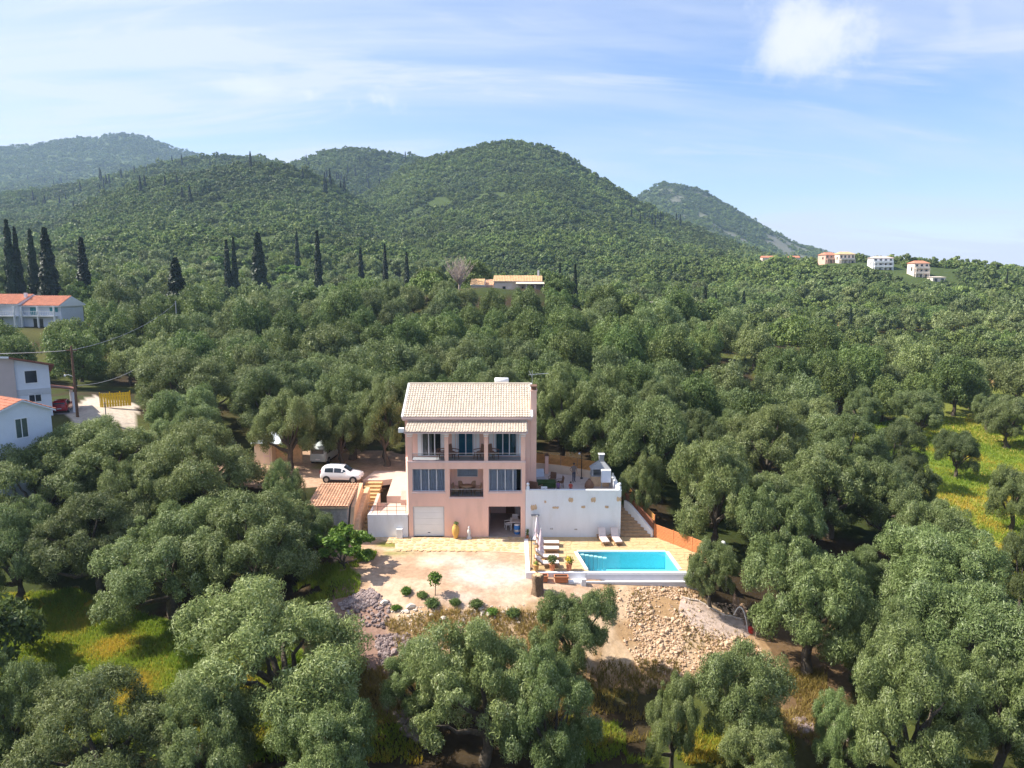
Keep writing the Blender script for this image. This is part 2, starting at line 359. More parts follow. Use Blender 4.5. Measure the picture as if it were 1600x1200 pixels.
def height(x, y, flat=True):
    x = np.asarray(x, float); y = np.asarray(y, float)
    dx = x-CAMX; dy = y-CAMY; r = np.hypot(dx, dy); az = np.arctan2(dx, dy)
    q = np.minimum(1, 520/np.maximum(r, 1)); z = rbf(CAMX+dx*q, CAMY+dy*q)
    far = sstep(430, 640, r); z = z*(1-far)+(0.0)*far
    hs = hill_stack(az, r); k = 10.0
    front = (np.abs(az) < 1.4)
    h = np.clip(.5+.5*(hs-z)/k, 0, 1)*front; z = z*(1-h)+hs*h+k*h*(1-h)*sstep(300, 380, r)
    z = z+(fbm(x, y, 2.2, 4, 3)-.5)*.30*sstep(-9, -11, y)*(r < 200)+(fbm(x, y, 9, 3, 31)-.5)*1.0*sstep(110, 140, r)
    if flat:
        def ov(z, m, t): return z*(1-m)+t*m
        z = ov(z, rect(x, y, -30, -13.6, 4.4, 15, 1.2), 2.8+0*x)
        z = ov(z, rect(x, y, -16.6, -13.2, -2.4, 3.4, .5), -.1+0*x)
        z = ov(z, rect(x, y, -12.9, 1.6, -7.5, .1, 1.0), np.minimum(.058*y, 0)-.012)
        z = ov(z, rect(x, y, -13.4, -8.7, .1, 8, .5), np.clip(y*.38, -.2, 2.6)-.55)
        z = ov(z, rect(x, y, -9.6, 2.2, .1, 9.8, .4), -.25+0*x)
        z = ov(z, rect(x, y, 1.6, 8.6, 1.4, 10.0, .6), .8+0*x)
        z = ov(z, rect(x, y, 9.0, 11.8, .2, 3.2, .5), np.clip(y*.3-.6, -.6, 2)+0*x)
        z = ov(z, rect(x, y, 1.5, 13.4, -6.9, .75, .35), -2.3+0*x)
    return z
def H(x, y): return float(height(np.array([x]), np.array([y]))[0])

def in_poly(x, y, poly):
    inside = np.zeros(x.shape, bool); n = len(poly)
    for i in range(n):
        x1, y1 = poly[i]; x2, y2 = poly[(i+1) % n]
        c = ((y1 > y) != (y2 > y)) & (x < (x2-x1)*(y-y1)/(y2-y1+1e-12)+x1); inside ^= c
    return inside
def ground_hit(px, py):
    """where the sight line of a pixel meets the ground"""
    d = np.array(ray(px, py)); t = np.arange(20, 700, .4)
    X = d[0]*t; Y = CAMY+d[1]*t; Z = CAMZ+d[2]*t
    k = np.argmax(Z < height(X, Y)); return float(X[k]), float(Y[k])
def gpoly(pts): return [ground_hit(*p) for p in pts]
GRASS_L = gpoly([(0,930),(120,925),(300,985),(420,975),(480,1030),(450,1130),(250,1180),(0,1150)])
GRASS_R = gpoly([(1250,664),(1420,655),(1600,645),(1680,720),(1680,960),(1560,930),(1440,860),(1380,760),(1300,710)])
SLOPE = gpoly([(500,950),(560,900),(700,950),(850,935),(950,915),(1090,920),(1180,985),(1230,1060),(1000,1090),(700,1030),(640,1110),(560,1060)])
YARD = [(-13.2,0.2),(1.4,0.2),(1.4,-6.5),(6.5,-6.8),(6.2,-9.2),(1.4,-9.8),(-1,-10.4),(-6,-10.6),(-10.5,-9.8),(-13,-6.5),(-14.2,-3)]
BARE_R = gpoly([(1170,985),(1300,960),(1330,1060),(1290,1180),(1200,1130)])
CARPK = [(-33,4.6),(-13.4,4.6),(-10,9),(-9.3,15),(-14,17),(-33,16)]
ROAD_L = [at_r(118,660,93)[:2], at_r(215,660,92)[:2], at_r(215,640,104)[:2], at_r(150,628,110)[:2], at_r(95,640,99)[:2]]
def terrain():
    rr = [4, 9, 14, 19]+list(np.arange(22, 33, .8))+list(np.arange(33, 80, .3))
    while rr[-1] < 2700: rr.append(rr[-1]*1.019)
    rr = np.array(rr)
    aa = np.concatenate([np.radians(np.arange(-180, -62, 6)), np.radians(np.arange(-62, -42, 1.)), np.radians(np.arange(-42, 42, .25)), np.radians(np.arange(42, 62, 1.)), np.radians(np.arange(62, 181, 6))])
    R, A = np.meshgrid(rr, aa, indexing='ij'); X = CAMX+R*np.sin(A); Y = CAMY+R*np.cos(A); Z = height(X, Y)
    ni, nj = R.shape; idx = np.arange(ni*nj).reshape(ni, nj)
    f = np.stack([idx[:-1, :-1], idx[:-1, 1:], idx[1:, 1:], idx[1:, :-1]], -1).reshape(-1, 4)[:, ::-1]
    x, y = X.ravel(), Y.ravel(); r = R.ravel()
    n1 = fbm(x, y, 6, 4, 41); n2 = fbm(x, y, 1.6, 4, 77); n3 = fbm(x, y, 25, 3, 7)
    jx = x+(n2-.5)*1.6; jy = y+(fbm(x, y, 1.6, 4, 99)-.5)*1.6
    def mixc(c, m, k): m = m[:, None]; return c*(1-m)+np.array(k)[None]*m
    c = np.tile(np.array([[.048, .034, .019]]), (len(x), 1))
    c = mixc(c, sstep(.42, .62, n1), (.042, .056, .016))
    c = mixc(c, sstep(.55, .7, n3)*.6, (.10, .11, .028))
    c = mixc(c, sstep(280, 380, r), (.060, .085, .026))
    rk = sstep(.50, .62, fbm(x, y, 60, 4, 123))*sstep(1150, 1400, r)*sstep(-100, 200, x)
    c = mixc(c, rk*.7, (.20, .19, .165))
    og = sstep(.22, .40, np.arctan2(x, y+57))*sstep(115, 135, r)*(1-sstep(330, 380, r))
    c = mixc(c, og*sstep(.40, .58, n1), (.16, .18, .04)); c = mixc(c, og*sstep(.64, .70, fbm(x, y, 17, 3, 808)), (.40, .22, .11))
    gl = in_poly(jx, jy, GRASS_L)*1.; c = mixc(c, gl, (.12, .165, .022)); c = mixc(c, gl*sstep(.42, .7, n1), (.27, .21, .03))
    gr = in_poly(jx, jy, GRASS_R)*1.; c = mixc(c, gr, (.15, .20, .03)); c = mixc(c, gr*sstep(.45, .7, n1), (.33, .27, .06))
    b = in_poly(jx, jy, BARE_R)*1.; c = mixc(c, b, (.15, .095, .05))
    s = in_poly(jx, jy, SLOPE)*1.; c = mixc(c, s, (.36, .23, .12)); c = mixc(c, s*sstep(.45, .65, n2), (.47, .34, .22))
    c = mixc(c, s*sstep(.52, .66, n1)*sstep(2, -3, x), (.26, .20, .05)); c = mixc(c, s*sstep(-7.5, -8.5, x+(n2-.5)*3), (.27, .17, .13))
    yd = in_poly(jx*.6+x*.4, jy*.6+y*.4, YARD)*1.; c = mixc(c, yd, (.44, .29, .19)); c = mixc(c, yd*sstep(.4, .62, n2), (.52, .37, .26))
    pale = np.exp(-(((x+1.6)/3.1)**2+((y+6.6)/1.9)**2)**2)+.6*np.exp(-(((x+4.5)/2.4)**2+((y+4.4)/.8)**2)**2)+.5*np.exp(-(((x+4)/1.6)**2+((y+9.7)/.6)**2))
    c = mixc(c, np.clip(yd*pale*(.55+.9*n2), 0, .95), (.55, .47, .41))
    gp = np.exp(-(((x+9.6)/1.6)**2+((y+1.4)/.7)**2)**2)+.7*np.exp(-(((x+9.8)/2.4)**2+((y+3.1)/.5)**2)); c = mixc(c, np.clip(gp*yd*1.1*sstep(.3, .55, n2), 0, .9), (.17, .18, .03))
    pk = in_poly(jx, jy, CARPK)*1.; c = mixc(c, pk, (.42, .28, .19)); c = mixc(c, pk*sstep(.5, .7, n1), (.25, .21, .08)); 
    rd = in_poly(jx, jy, ROAD_L)*1.; c = mixc(c, rd, (.50, .42, .34))
    c = c*(.82+.36*n2[:, None])
    m, nt, N, L, P = nodes('earth')
    at = N('ShaderNodeAttribute'); at.attribute_name = 'soil'
    tc = N('ShaderNodeTexCoord'); no = N('ShaderNodeTexNoise'); no.inputs['Scale'].default_value = 2.6; no.inputs['Detail'].default_value = 9; no.inputs['Roughness'].default_value = .7
    L(tc.outputs['Object'], no.inputs[0])
    mr = N('ShaderNodeMapRange'); mr.inputs[1].default_value = .3; mr.inputs[2].default_value = .7; mr.inputs[3].default_value = .72; mr.inputs[4].default_value = 1.25; L(no.outputs[0], mr.inputs[0])
    vm = N('ShaderNodeVectorMath'); vm.operation = 'SCALE'; L(at.outputs['Color'], vm.inputs[0]); L(mr.outputs[0], vm.inputs['Scale'])
    L(vm.outputs[0], P.inputs['Base Color']); P.inputs['Roughness'].default_value = .95; P.inputs['Specular IOR Level'].default_value = .1
    bp = N('ShaderNodeBump'); bp.inputs['Strength'].default_value = .6; bp.inputs['Distance'].default_value = .08; L(no.outputs[0], bp.inputs['Height']); L(bp.outputs[0], P.inputs['Normal'])
    me = np_mesh('terrain', np.stack([x, y, Z.ravel()], 1), f, m, True, {'soil': c})
    o = part('terrain', me); tag(o, kind='structure')
    return R, A, Z
TR, TA, TZ = terrain()
# ------------------------------------------------------------------ trees
LEAF_OLIVE = leaf_mat('olive_leaves', (.060, .090, .027), (.205, .255, .088), (.42, .465, .275), .34)
LEAF_DEEP = leaf_mat('deep_leaves', (.048, .080, .023), (.148, .205, .056), (.30, .36, .15), .32)
LEAF_FRESH = leaf_mat('fresh_leaves', (.055, .110, .012), (.13, .22, .03), (.24, .33, .07), .3)
LEAF_CYP = leaf_mat('cypress_leaves', (.010, .022, .008), (.022, .042, .014), (.05, .075, .028), .1)
LEAF_MAQ = leaf_mat('maquis_leaves', (.082, .128, .033), (.195, .262, .066), (.33, .38, .15), .32, hue=.05)
BARK = mat('olive_bark', (.105, .085, .065), .95, .35, 6, .8, 14)
PALEBARK = mat('pale_bark', (.42, .34, .29), .9, .2, 4)
def unit(v): return v/np.maximum(np.linalg.norm(v, axis=-1, keepdims=True), 1e-9)
def leaf_cards(rng, pos, out, ll, lw, up=.35, spread=.6, tint=None):
    """one four-cornered sprig per point: outward facing, pointing out and up"""
    n = len(pos)
    nrm = unit(out+rng.normal(0, spread, (n, 3)))
    d = unit(out*.5+rng.normal(0, .8, (n, 3))+np.array([0, 0, up])); d = unit(d-nrm*(d*nrm).sum(1, keepdims=True))
    w = np.cross(nrm, d); s = rng.uniform(.65, 1.35, (n, 1))
    a = pos-d*ll*s*.5; b = pos+w*lw*s*.5+d*ll*.05; c = pos+d*ll*s*.5-nrm*ll*.06; e = pos-w*lw*s*.5+d*ll*.05
    V = np.stack([a, b, c, e], 1).reshape(-1, 3); Fc = np.arange(4*n).reshape(n, 4)
    t = rng.beta(2.0, 2.4, n) if tint is None else tint
    return V, Fc, np.repeat(t, 4)
def crown_cloud(rng, R, Hc, zc, lobes, subs, n, sub_r=.34, inner=.55, droop=.25, lobe=1.0, reach=.66):
    """points and outward directions on many small clumps that sit on bigger lobes of a domed crown"""
    k = np.arange(lobes)+.5; ph = k*2.39996+rng.uniform(0, 6.28); cz = 1-1.55*k/lobes
    sr = np.sqrt(np.clip(1-cz**2, 0, 1)); ax = rng.uniform(.88, 1.14, 2)
    D = np.stack([sr*np.cos(ph), sr*np.sin(ph), cz], 1)
    LC = D*np.array([R*reach*ax[0], R*reach*ax[1], Hc*.60])*rng.uniform(.72, 1.16, (lobes, 1))+np.array([0, 0, zc])+rng.normal(0, .05*R, (lobes, 3))
    LR = R*rng.uniform(.24, .42, lobes)*lobe
    SC = []; SR = []; SL = []
    for i in range(lobes):
        q = unit(rng.normal(0, 1, (subs, 3))+D[i]*.55); q[:, 2] = np.where(q[:, 2] < -.4, -q[:, 2]*.4, q[:, 2])
        SC.append(LC[i]+q*LR[i]*rng.uniform(.55, 1.0, (subs, 1))*np.array([1, 1, .85])); SR.append(LR[i]*rng.uniform(.7, 1.3, subs)*sub_r); SL.append(np.full(subs, i))
    SC = np.concatenate(SC); SR = np.concatenate(SR); SL = np.concatenate(SL)
    w = SR**2; pick = rng.choice(len(SC), n, p=w/w.sum())
    o = unit(rng.normal(0, 1, (n, 3))+np.array([0, 0, .25])); rad = rng.uniform(inner, 1.12, (n, 1))
    pos = SC[pick]+o*rad*SR[pick][:, None]*np.array([1, 1, .9])
    pos[:, 2] -= droop*SR[pick]*rng.random(n)
    out = unit(o*.75+unit(pos-LC[SL[pick]])*.55)
    ti = rng.random(len(SC))[pick]*.35+rng.beta(2, 2.6, n)*.75
    return pos, out, LC, LR, np.clip(ti, 0, 1)
def trunk_mesh(rng, name, LC, Hf, r0, mat_, fork=3, segs=5, n=7, lean=(0, 0)):
    m = MB(); base = np.array([0, 0, -.4]); top = np.array([lean[0], lean[1], Hf])
    pth = [base]+[base+(top-base)*t+np.append(rng.normal(0, .09*r0*4, 2), 0) for t in (.3, .6)]+[top]
    m.tube(pth, [r0*1.45, r0*1.05, r0*.85, r0*.8], n+2)
    idx = rng.permutation(len(LC))[:max(fork, len(LC)*2//3)]
    for i in idx:
        tgt = LC[i]; st = top+rng.normal(0, .1*r0, 3)-np.array([0, 0, .12])
        P = []
        for s in range(segs+1):
            t = s/segs; p = st*(1-t)+tgt*t; p = p+np.array([0, 0, -.10*np.linalg.norm(tgt-st)*math.sin(math.pi*t)*(.5 if tgt[2] < Hf+1 else -.4)])
            if 0 < s < segs: p = p+rng.normal(0, .06, 3)*np.linalg.norm(tgt-st)*.5
            P.append(p)
        m.tube(P, [r0*.52*(1-.82*s/segs) for s in range(segs+1)], 6, cap=False)
    return m.mesh(name, mat_)
def tree_kind(seed, R, Hc, zc, lobes, subs, n, ll, lw, lm, tm, r0, fork_z, name='crown', spread=.6, **kw):
    rng = np.random.default_rng(seed)
    pos, out, LC, LR, ti = crown_cloud(rng, R, Hc, zc, lobes, subs, n, **kw)
    V, Fc, t = leaf_cards(rng, pos, out, ll, lw, tint=ti, spread=spread)
    return np_mesh(name, V, Fc, lm, False, {'tint': t}), trunk_mesh(rng, 'trunk', LC, fork_z, r0, tm)
# each kind: crown mesh, trunk mesh, nominal crown radius, nominal middle height of crown
NEAR = [tree_kind(10+i, 4.0, 3.9, 3.05, 14+i, 16, 76000, .175, .048, LEAF_OLIVE, BARK, .36, 1.5) for i in range(5)]
MIDN = [tree_kind(30+i, 3.6, 3.5, 2.8, 14, 12, 15000, .27, .11, LEAF_OLIVE, BARK, .32, 1.4, lobe=1.3, reach=.56, sub_r=.40) for i in range(4)]
MIDD = [tree_kind(40+i, 3.6, 3.7, 2.9, 14, 12, 15000, .27, .12, LEAF_DEEP, BARK, .3, 1.4, lobe=1.3, reach=.56, sub_r=.40) for i in range(3)]
FARM = [tree_kind(50+i, 3.5, 3.0, 2.5, 10, 8, 4200, .46, .22, (LEAF_OLIVE, LEAF_OLIVE, LEAF_DEEP, LEAF_MAQ)[i], BARK, .3, 1.2, lobe=1.35, reach=.54, sub_r=.42) for i in range(4)]
HILLK = [tree_kind(60+i, 2.7, 2.4, 1.5, 7, 5, 640, .74, .48, (LEAF_MAQ, LEAF_MAQ, LEAF_DEEP)[i], BARK, .3, .8, inner=.75, spread=.38, lobe=1.2, reach=.58) for i in range(3)]
FRESH = [tree_kind(80+i, 3.4, 3.4, 3.6, 12, 11, 7000, .42, .24, LEAF_FRESH, BARK, .25, 1.3) for i in range(1)]
BUSHY = [tree_kind(90+i, 1.9, 1.7, 1.5, 9, 10, 6500, .24, .13, LEAF_FRESH, BARK, .10, .4) for i in range(1)]
def cypress_mesh(seed, Hh, R, n, ll):
    rng = np.random.default_rng(seed)
    t = rng.random(n)**.85; prof = R*np.minimum(1, (t+.05)*7)*(1-t)**.62*(1+.18*np.sin(t*31+seed)); a = rng.uniform(0, 6.283, n)
    rad = prof*rng.uniform(.6, 1.08, n); o = np.stack([np.cos(a), np.sin(a), np.full(n, .35)], 1)
    pos = np.stack([rad*np.cos(a), rad*np.sin(a), .6+t*(Hh-.6)], 1)
    V, Fc, ti = leaf_cards(rng, pos, unit(o), ll, ll*.4, up=1.6, spread=.4)
    return np_mesh('crown', V, Fc, LEAF_CYP, False, {'tint': ti})
CYP = [cypress_mesh(5+i, 12.0, 1.15, 3600, .7) for i in range(2)]
_ct = MB().tube([(0, 0, -.6), (0, 0, 5), (0, 0, 11.2)], [.28, .2, .04], 6).mesh('trunk', BARK)

TREES = []     # x, y, crown radius : used to keep later trees apart
def put_tree(kind, x, y, sx, sz, rz, name, label, cat, group, z=None):
    o = thing(name, label, cat, (x, y, H(x, y) if z is None else z), rz, group)
    o.scale = (sx, sx, sz); part('crown', kind[0], o); part('trunk', kind[1], o)
    TREES.append((x, y, sx*3.6)); return o
rnd = random.Random(4)
def sight_tree(px, py, wpx, Ht, label, kinds, name='olive_tree', cat='tree', group=None, nomR=4.4, nomM=3.4):
    """a tree whose crown middle is seen at a pixel: walk the sight line until it passes Ht*.58 above the ground"""
    d = np.array(ray(px, py)); t = np.arange(20, 420, .25); X = d[0]*t; Y = CAMY+d[1]*t; Z = CAMZ+d[2]*t
    k = int(np.argmax(Z < height(X, Y)+.56*Ht)); x, y = float(X[k]), float(Y[k])
    depth = proj(x, y, float(Z[k]))[2]; Rw = wpx*.5*depth/F_PX
    return put_tree(kinds[rnd.randrange(len(kinds))], x, y, Rw/nomR, Ht*.56/nomM, rnd.uniform(0, 6.28), name, label, cat, group)
G0 = 'old olive trees standing close to the camera below the house'
for a in (
 (10,1115,190,7.5,'dark olive tree at the bottom left corner of the view'),
 (170,1165,270,7,'wide silvery olive tree along the bottom edge beside the yellow grass'),
 (318,1160,190,6.5,'lower olive tree overlapping a wide silvery one on the bottom edge'),
 (440,1020,320,8.5,'broad flat-topped olive tree beside the purple grey rubble, trunk showing below'),
 (515,1180,190,6,'rounded pale olive tree at the bottom edge below the flat-topped one'),
 (760,1075,240,8,'large silvery olive tree at the bottom centre below the dirt yard'),
 (855,1125,170,7,'right half of the bottom centre olive clump with its trunk showing'),
 (893,985,150,6.5,'dark green olive tree standing on the bank below the terracotta planters'),
 (1150,1085,170,6.5,'weeping grey olive tree at the foot of the stone bank'),
 (1052,1130,95,5.5,'small thin olive tree below the stone bank left of the weeping one'),
 (1190,1190,140,4.5,'low bushy olive at the bottom edge beside the ploughed strip'),
 (1268,940,215,9,'tall dense olive tree right of the globe lamp, beside the brown soil'),
 (1470,905,210,8,'broad pale olive tree near the right edge beside the yellow meadow'),
 (1510,1005,240,8.5,'large bright olive tree at the right edge behind a tall silvery one'),
 (1420,1120,210,8.5,'tall silvery olive tree beside the ploughed soil at lower right'),
 (1318,1150,100,5,'small olive bush between the soil strip and the tall silvery tree'),
 (1575,1110,190,8,'dark based olive tree in the bottom right corner'),
 (1380,1010,130,7,'olive tree in the gap between the tall dense tree and the bright one'),
 (150,850,200,7.5,'olive tree at the upper edge of the left grass patch'),
 (265,875,230,8,'large hanging olive tree above the shaded grass on the left'),
 (395,855,220,8,'dense olive tree left of the lemon shrub and rubble'),
 (25,860,160,8,'dark olive tree on the left edge above the grass patch'),
 (60,770,210,8,'olive tree below the white gabled cottage'),
 (190,715,210,7.5,'olive tree between the gabled cottage and the yellow fence'),
 (325,735,190,8.5,'tall dark olive tree left of the dirt parking place'),
 (240,770,150,7.5,'shaded olive tree in the middle of the left grove'),
 (445,775,80,6,'young olive tree in front of the stone hut'),
 (462,825,120,5.5,'low olive thicket hiding the foot of the stone hut'),
 (1110,895,92,5.0,'leaning olive tree in front of the pool corner lattice'),
 ): sight_tree(*a, NEAR, group=G0)
for a in (
 (305,605,190,9,'large olive tree behind the parking place next to the yellow fence'),
 (285,655,140,8,'olive tree in front of the big one beside the yellow fence'),
 (422,620,170,9,'pale olive tree above the little shed'),
 (452,664,120,8,'olive tree shading the pale van'),
 (548,642,150,9,'dense olive tree behind the white hatchback'),
 (600,650,120,9,'dark olive tree touching the left gable of the pink house'),
 (880,645,120,9,'olive tree directly right of the chimney of the pink house'),
 (950,660,140,9.5,'olive tree rising behind the barbecue terrace'),
 (1015,690,150,9.5,'tall olive tree right of the terrace behind the stair fence'),
 (1000,760,70,6,'low olive boughs hanging over the stair fence'),
 (1120,765,150,9,'broad olive tree behind the orange pool fence'),
 (1200,700,150,8,'silvery olive tree on the slope right of the orange pool fence'),
 (1300,760,170,8.5,'grey olive tree bordering the sunny meadow on its left'),
 (1225,830,150,8.5,'olive tree right behind the globe lamp'),
 (1390,790,130,7.5,'silver topped olive tree beside the path through the meadow'),
 (1345,640,70,7,'dark trunked olive tree at the top of the meadow'),
 (1440,645,95,7.5,'wide olive tree with a thick trunk on the yellow grass'),
 (1497,705,75,6,'lone olive tree in the middle of the sunny meadow'),
 (1575,655,95,7.5,'olive tree at the right edge above the meadow'),
 (1585,770,90,7,'olive tree on the right edge halfway down the meadow'),
 (1395,700,100,7,'olive tree bordering the meadow below the thick trunked one'), (1330,705,120,7.5,'olive tree left of the meadow with a rounded pale top'), (1425,760,90,6.5,'small olive tree leaning into the meadow from the left'), (1262,660,120,7.5,'olive tree high on the slope left of the meadow'), (1455,840,120,7,'olive tree at the lower left of the meadow'), (1600,890,80,6.5,'olive tree at the lower right end of the meadow'), (1545,640,60,6,'small olive tree above the meadow near the right edge'),
 ): sight_tree(*a, NEAR, group='olive trees close around the house')
put_tree(NEAR[2], -17.0, 12.2, .72, 1.05, 2.0, 'olive_tree', 'low crowned olive tree between the pale van and the pink house', 'tree', 'olive trees close around the house')
for a in ((535,850,105,3.6,'bright green lemon shrub beside the stone hut and paving'),):
    sight_tree(*a, BUSHY, name='lemon_shrub', cat='shrub', nomR=1.9, nomM=1.7)
for a in ((340,415,50,9,'bright green round tree beside two cypresses on the left hillside'), (455,428,60,9,'yellow green round tree between two tall cypresses'), (500,545,60,6,'fresh green tree top in the grove left of the pink house'), (1040,480,44,8,'bright green tree beside a small hidden wall'), (950,470,26,5,'lime green bush right of the far farmhouse')):
    sight_tree(*a, FRESH, name='broadleaf_tree', nomR=3.4, nomM=3.7)
# cypresses: foot and tip as seen, at about 190 to 330 m
for px, tip, foot, r, lab in (
 (9,345,428,200,'tall dark cypress at the left edge, first of the close pair'), (22,357,428,200,'dark cypress second from the left edge'), (46,360,422,205,'slim cypress third from the left edge'), (69,358,425,200,'broad cypress above the red roofed terrace houses'), (126,373,425,205,'shorter cypress right of the broad one on the left'),
 (353,376,430,230,'left one of two twin cypresses beside a bright tree'), (364,372,428,230,'right one of two twin cypresses beside a bright tree'), (402,365,440,225,'stout cypress between the twins and the single tall one'), (495,362,446,225,'tall slim cypress standing alone on the left hillside'),
 (563,388,436,250,'cypress left of a pair above the grove behind the house'), (601,383,444,235,'stout cypress in the middle of three above the grove'), (635,395,444,240,'slim cypress nearest the leafless tree'), (899,415,462,200,'cypress right of the far farmhouse'), (1575,421,436,380,'tiny cypress on the skyline near the right edge'), (463,362,388,330,'small cypress against the left hill'),
 (875,412,436,260,'faint small cypress right behind the farmhouse'), (1330,480,500,240,'small dark cypress among olives below the hilltop houses'), (273,405,470,190,'dark ragged conifer above the grove on the left')):
    x, y, zt = at_r(px, tip, r); z0 = H(x, y); hh = max(zt-z0, 5); rg = np.random.default_rng(px)
    o = thing('cypress_tree', lab, 'tree', (x, y, z0), rnd.uniform(0, 6), 'cypress trees on the hillside')
    w = 1.15 if px in (126, 402, 69) else (1.7 if px == 273 else .66)
    o.scale = (w*hh/12*rg.uniform(.9, 1.2), w*hh/12*rg.uniform(.9, 1.2), hh/12); part('crown', CYP[px % 2], o); part('trunk', _ct, o); TREES.append((x, y, 1.6))
# the leafless pale tree by the farmhouse
def bare_tree():
    x, y, zt = at_r(717, 402, 186); z0 = H(x, y); hh = zt-z0
    o = thing('bare_tree', 'leafless pale tree with a fan of bare branches left of the far farmhouse', 'tree', (x, y, z0)); rg = np.random.default_rng(3)
    t = MB().tube([(0, 0, -.5), (.1, 0, hh*.25)], [.35, .28], 7); t.build('trunk', PALEBARK, o)
    m = MB()
    for i in range(46):
        a = rg.uniform(0, 6.28); sp = rg.uniform(.05, 1)**.7*4.3; q = hh*rg.uniform(.72, 1.0)*(1-.22*(sp/4.3)**2)
        p = [(0.1, 0, hh*rg.uniform(.1, .25))]+[(math.cos(a)*sp*t**.8+rg.normal(0, .12), math.sin(a)*sp*t**.8+rg.normal(0, .12), hh*.2+(q-hh*.2)*t) for t in (.25, .5, .75, 1)]
        m.tube(p, [.13, .10, .075, .05, .02], 4, cap=False)
        for j in range(5):
            b = Vector(p[2+j % 3]); e = b+Vector((rg.normal(0, .7), rg.normal(0, .7), rg.uniform(.6, 2.0))); m.tube([b, (b+e)*.5+Vector((rg.normal(0, .1), 0, 0)), e], [.05, .04, .015], 3, cap=False)
    m.build('branches', PALEBARK, o); TREES.append((x, y, 4))
bare_tree()

# ------------------------------------------------------------------ the rest of the olive groves
KEEP = [(0,350,78,418,245), (120,376,134,418,245), (346,380,370,424,250), (394,370,410,432,240), (488,366,502,436,240), (557,392,570,430,260), (595,387,608,436,255), (629,400,641,438,250), (893,420,905,456,215),   # things that must stay in view: pixel rectangle and their distance
 (575,590,842,838,66), (820,700,1000,930,66), (960,780,1115,905,62), (690,830,1000,935,56), (480,725,640,840,72), (397,690,425,728,76), (430,735,520,760,70), (485,705,520,722,76),
 (0,550,82,700,92), (78,600,200,652,112), (0,462,126,500,166), (735,425,850,447,188), (700,400,740,440,190), (1288,390,1342,410,440), (1362,398,1404,420,425), (1425,405,1490,436,410), (1450,700,1600,740,96), (1470,740,1600,800,90),
 (560,835,900,1000,52), (940,910,1180,1050,52), (1200,985,1320,1090,50), (60,960,420,1080,50), (260,985,290,1000,50), (1500,800,1600,900,85), (1400,668,1480,690,103)]
def blocked(x, y, z0, R, Ht):
    px, py, d = proj(x, y, z0+Ht*.55); rp = F_PX*R/d*.85; hp = F_PX*Ht*.45/d
    for x0, y0, x1, y1, dd in KEEP:
        if d < dd and px+rp > x0 and px-rp < x1 and py+hp > y0 and py-hp < y1: return True
    return False
SOLID = [(-18, 11, -6, 18), (-34, -13, 3, 17), (-17, -8, -3, 9)]     # yard, house, pool; parking place; stairs
def grove():
    rng = np.random.default_rng(12); cand = []
    cell = {}
    def near(x, y, R, k=.82):
        gx, gy = int(x//12), int(y//12)
        for i in (-1, 0, 1):
            for j in (-1, 0, 1):
                for (a, b, r) in cell.get((gx+i, gy+j), ()):
                    if (a-x)**2+(b-y)**2 < ((r+R)*k)**2: return True
        return False
    for t in TREES: cell.setdefault((int(t[0]//12), int(t[1]//12)), []).append(t)
    M = 26000
    r = np.sqrt(rng.uniform(26**2, 345**2, M)); a = rng.uniform(-.80, .80, M)
    X = r*np.sin(a); Y = CAMY+r*np.cos(a); Z = height(X, Y); RR = rng.uniform(2.4, 4.3, M)+.8*(r > 105)
    ok = ~in_poly(X, Y, GRASS_R) & ~in_poly(X, Y, GRASS_L) & ~in_poly(X, Y, SLOPE) & ~in_poly(X, Y, BARE_R) & ~in_poly(X, Y, ROAD_L)
    for x0, x1, y0, y1 in [(-15, 15.5, -17, 13), (-34, -9, 3, 16.5), (-19, -8, -3, 9)]: ok &= ~((X > x0) & (X < x1) & (Y > y0) & (Y < y1))
    gap = fbm(X, Y, 30, 3, 900); ok &= (gap < np.where(a > .22, .55, .66)) | (r < 105)
    houses = [(-62, 28, 16), (-92, 84, 13)] + [(at_r(790, 445, 184)[0], at_r(790, 445, 187)[1], 8)] + [(at_r(p, 420, q)[0], at_r(p, 420, q)[1], 13) for p, q in ((1312, 432), (1383, 416), (1445, 402))]
    for hx, hy, hr in houses: ok &= (X-hx)**2+(Y-hy)**2 > hr*hr
    order = np.argsort(r)
    for i in order:
        if not ok[i]: continue
        x, y, R = X[i], Y[i], RR[i]
        if near(x, y, R): continue
        Ht = R*rng.uniform(1.6, 2.05)
        if blocked(x, y, Z[i], R, Ht): continue
        cell.setdefault((int(x//12), int(y//12)), []).append((x, y, R)); cand.append((x, y, Z[i], R, Ht, r[i], a[i]))
    return cand
CAND = grove()
MARKS = [((735,592),'the villa roof'),((930,722),'the grey barbecue'),((1129,850),'the globe lamp'),((1500,760),'the sunny meadow'),((790,440),'the far farmhouse'),((716,425),'the leafless pale tree'),((62,480),'the terrace houses'),((178,626),'the yellow fence'),((121,560),'the utility pole'),((503,714),'the pale van'),((412,705),'the little shed'),((277,480),'the thin far pole'),((358,405),'the twin cypresses'),((495,405),'the lone slim cypress'),((600,415),'the stout middle cypress'),((899,440),'the cypress by the farmhouse'),((1065,838),'the orange pool fence'),((1070,980),'the stone bank'),((230,1010),'the lower left grass'),((1250,1070),'the brown soil strip'),((1440,660),'the thick trunked tree'),((1040,478),'the bright green tree'),((1330,490),'the small dark cypress'),((40,680),'the gabled cottage'),((575,925),'the purple grey rubble'),((685,930),'the sapling')]
USED = {o_['label']: o_.get('group', '') for o_ in bpy.data.objects if 'label' in o_}
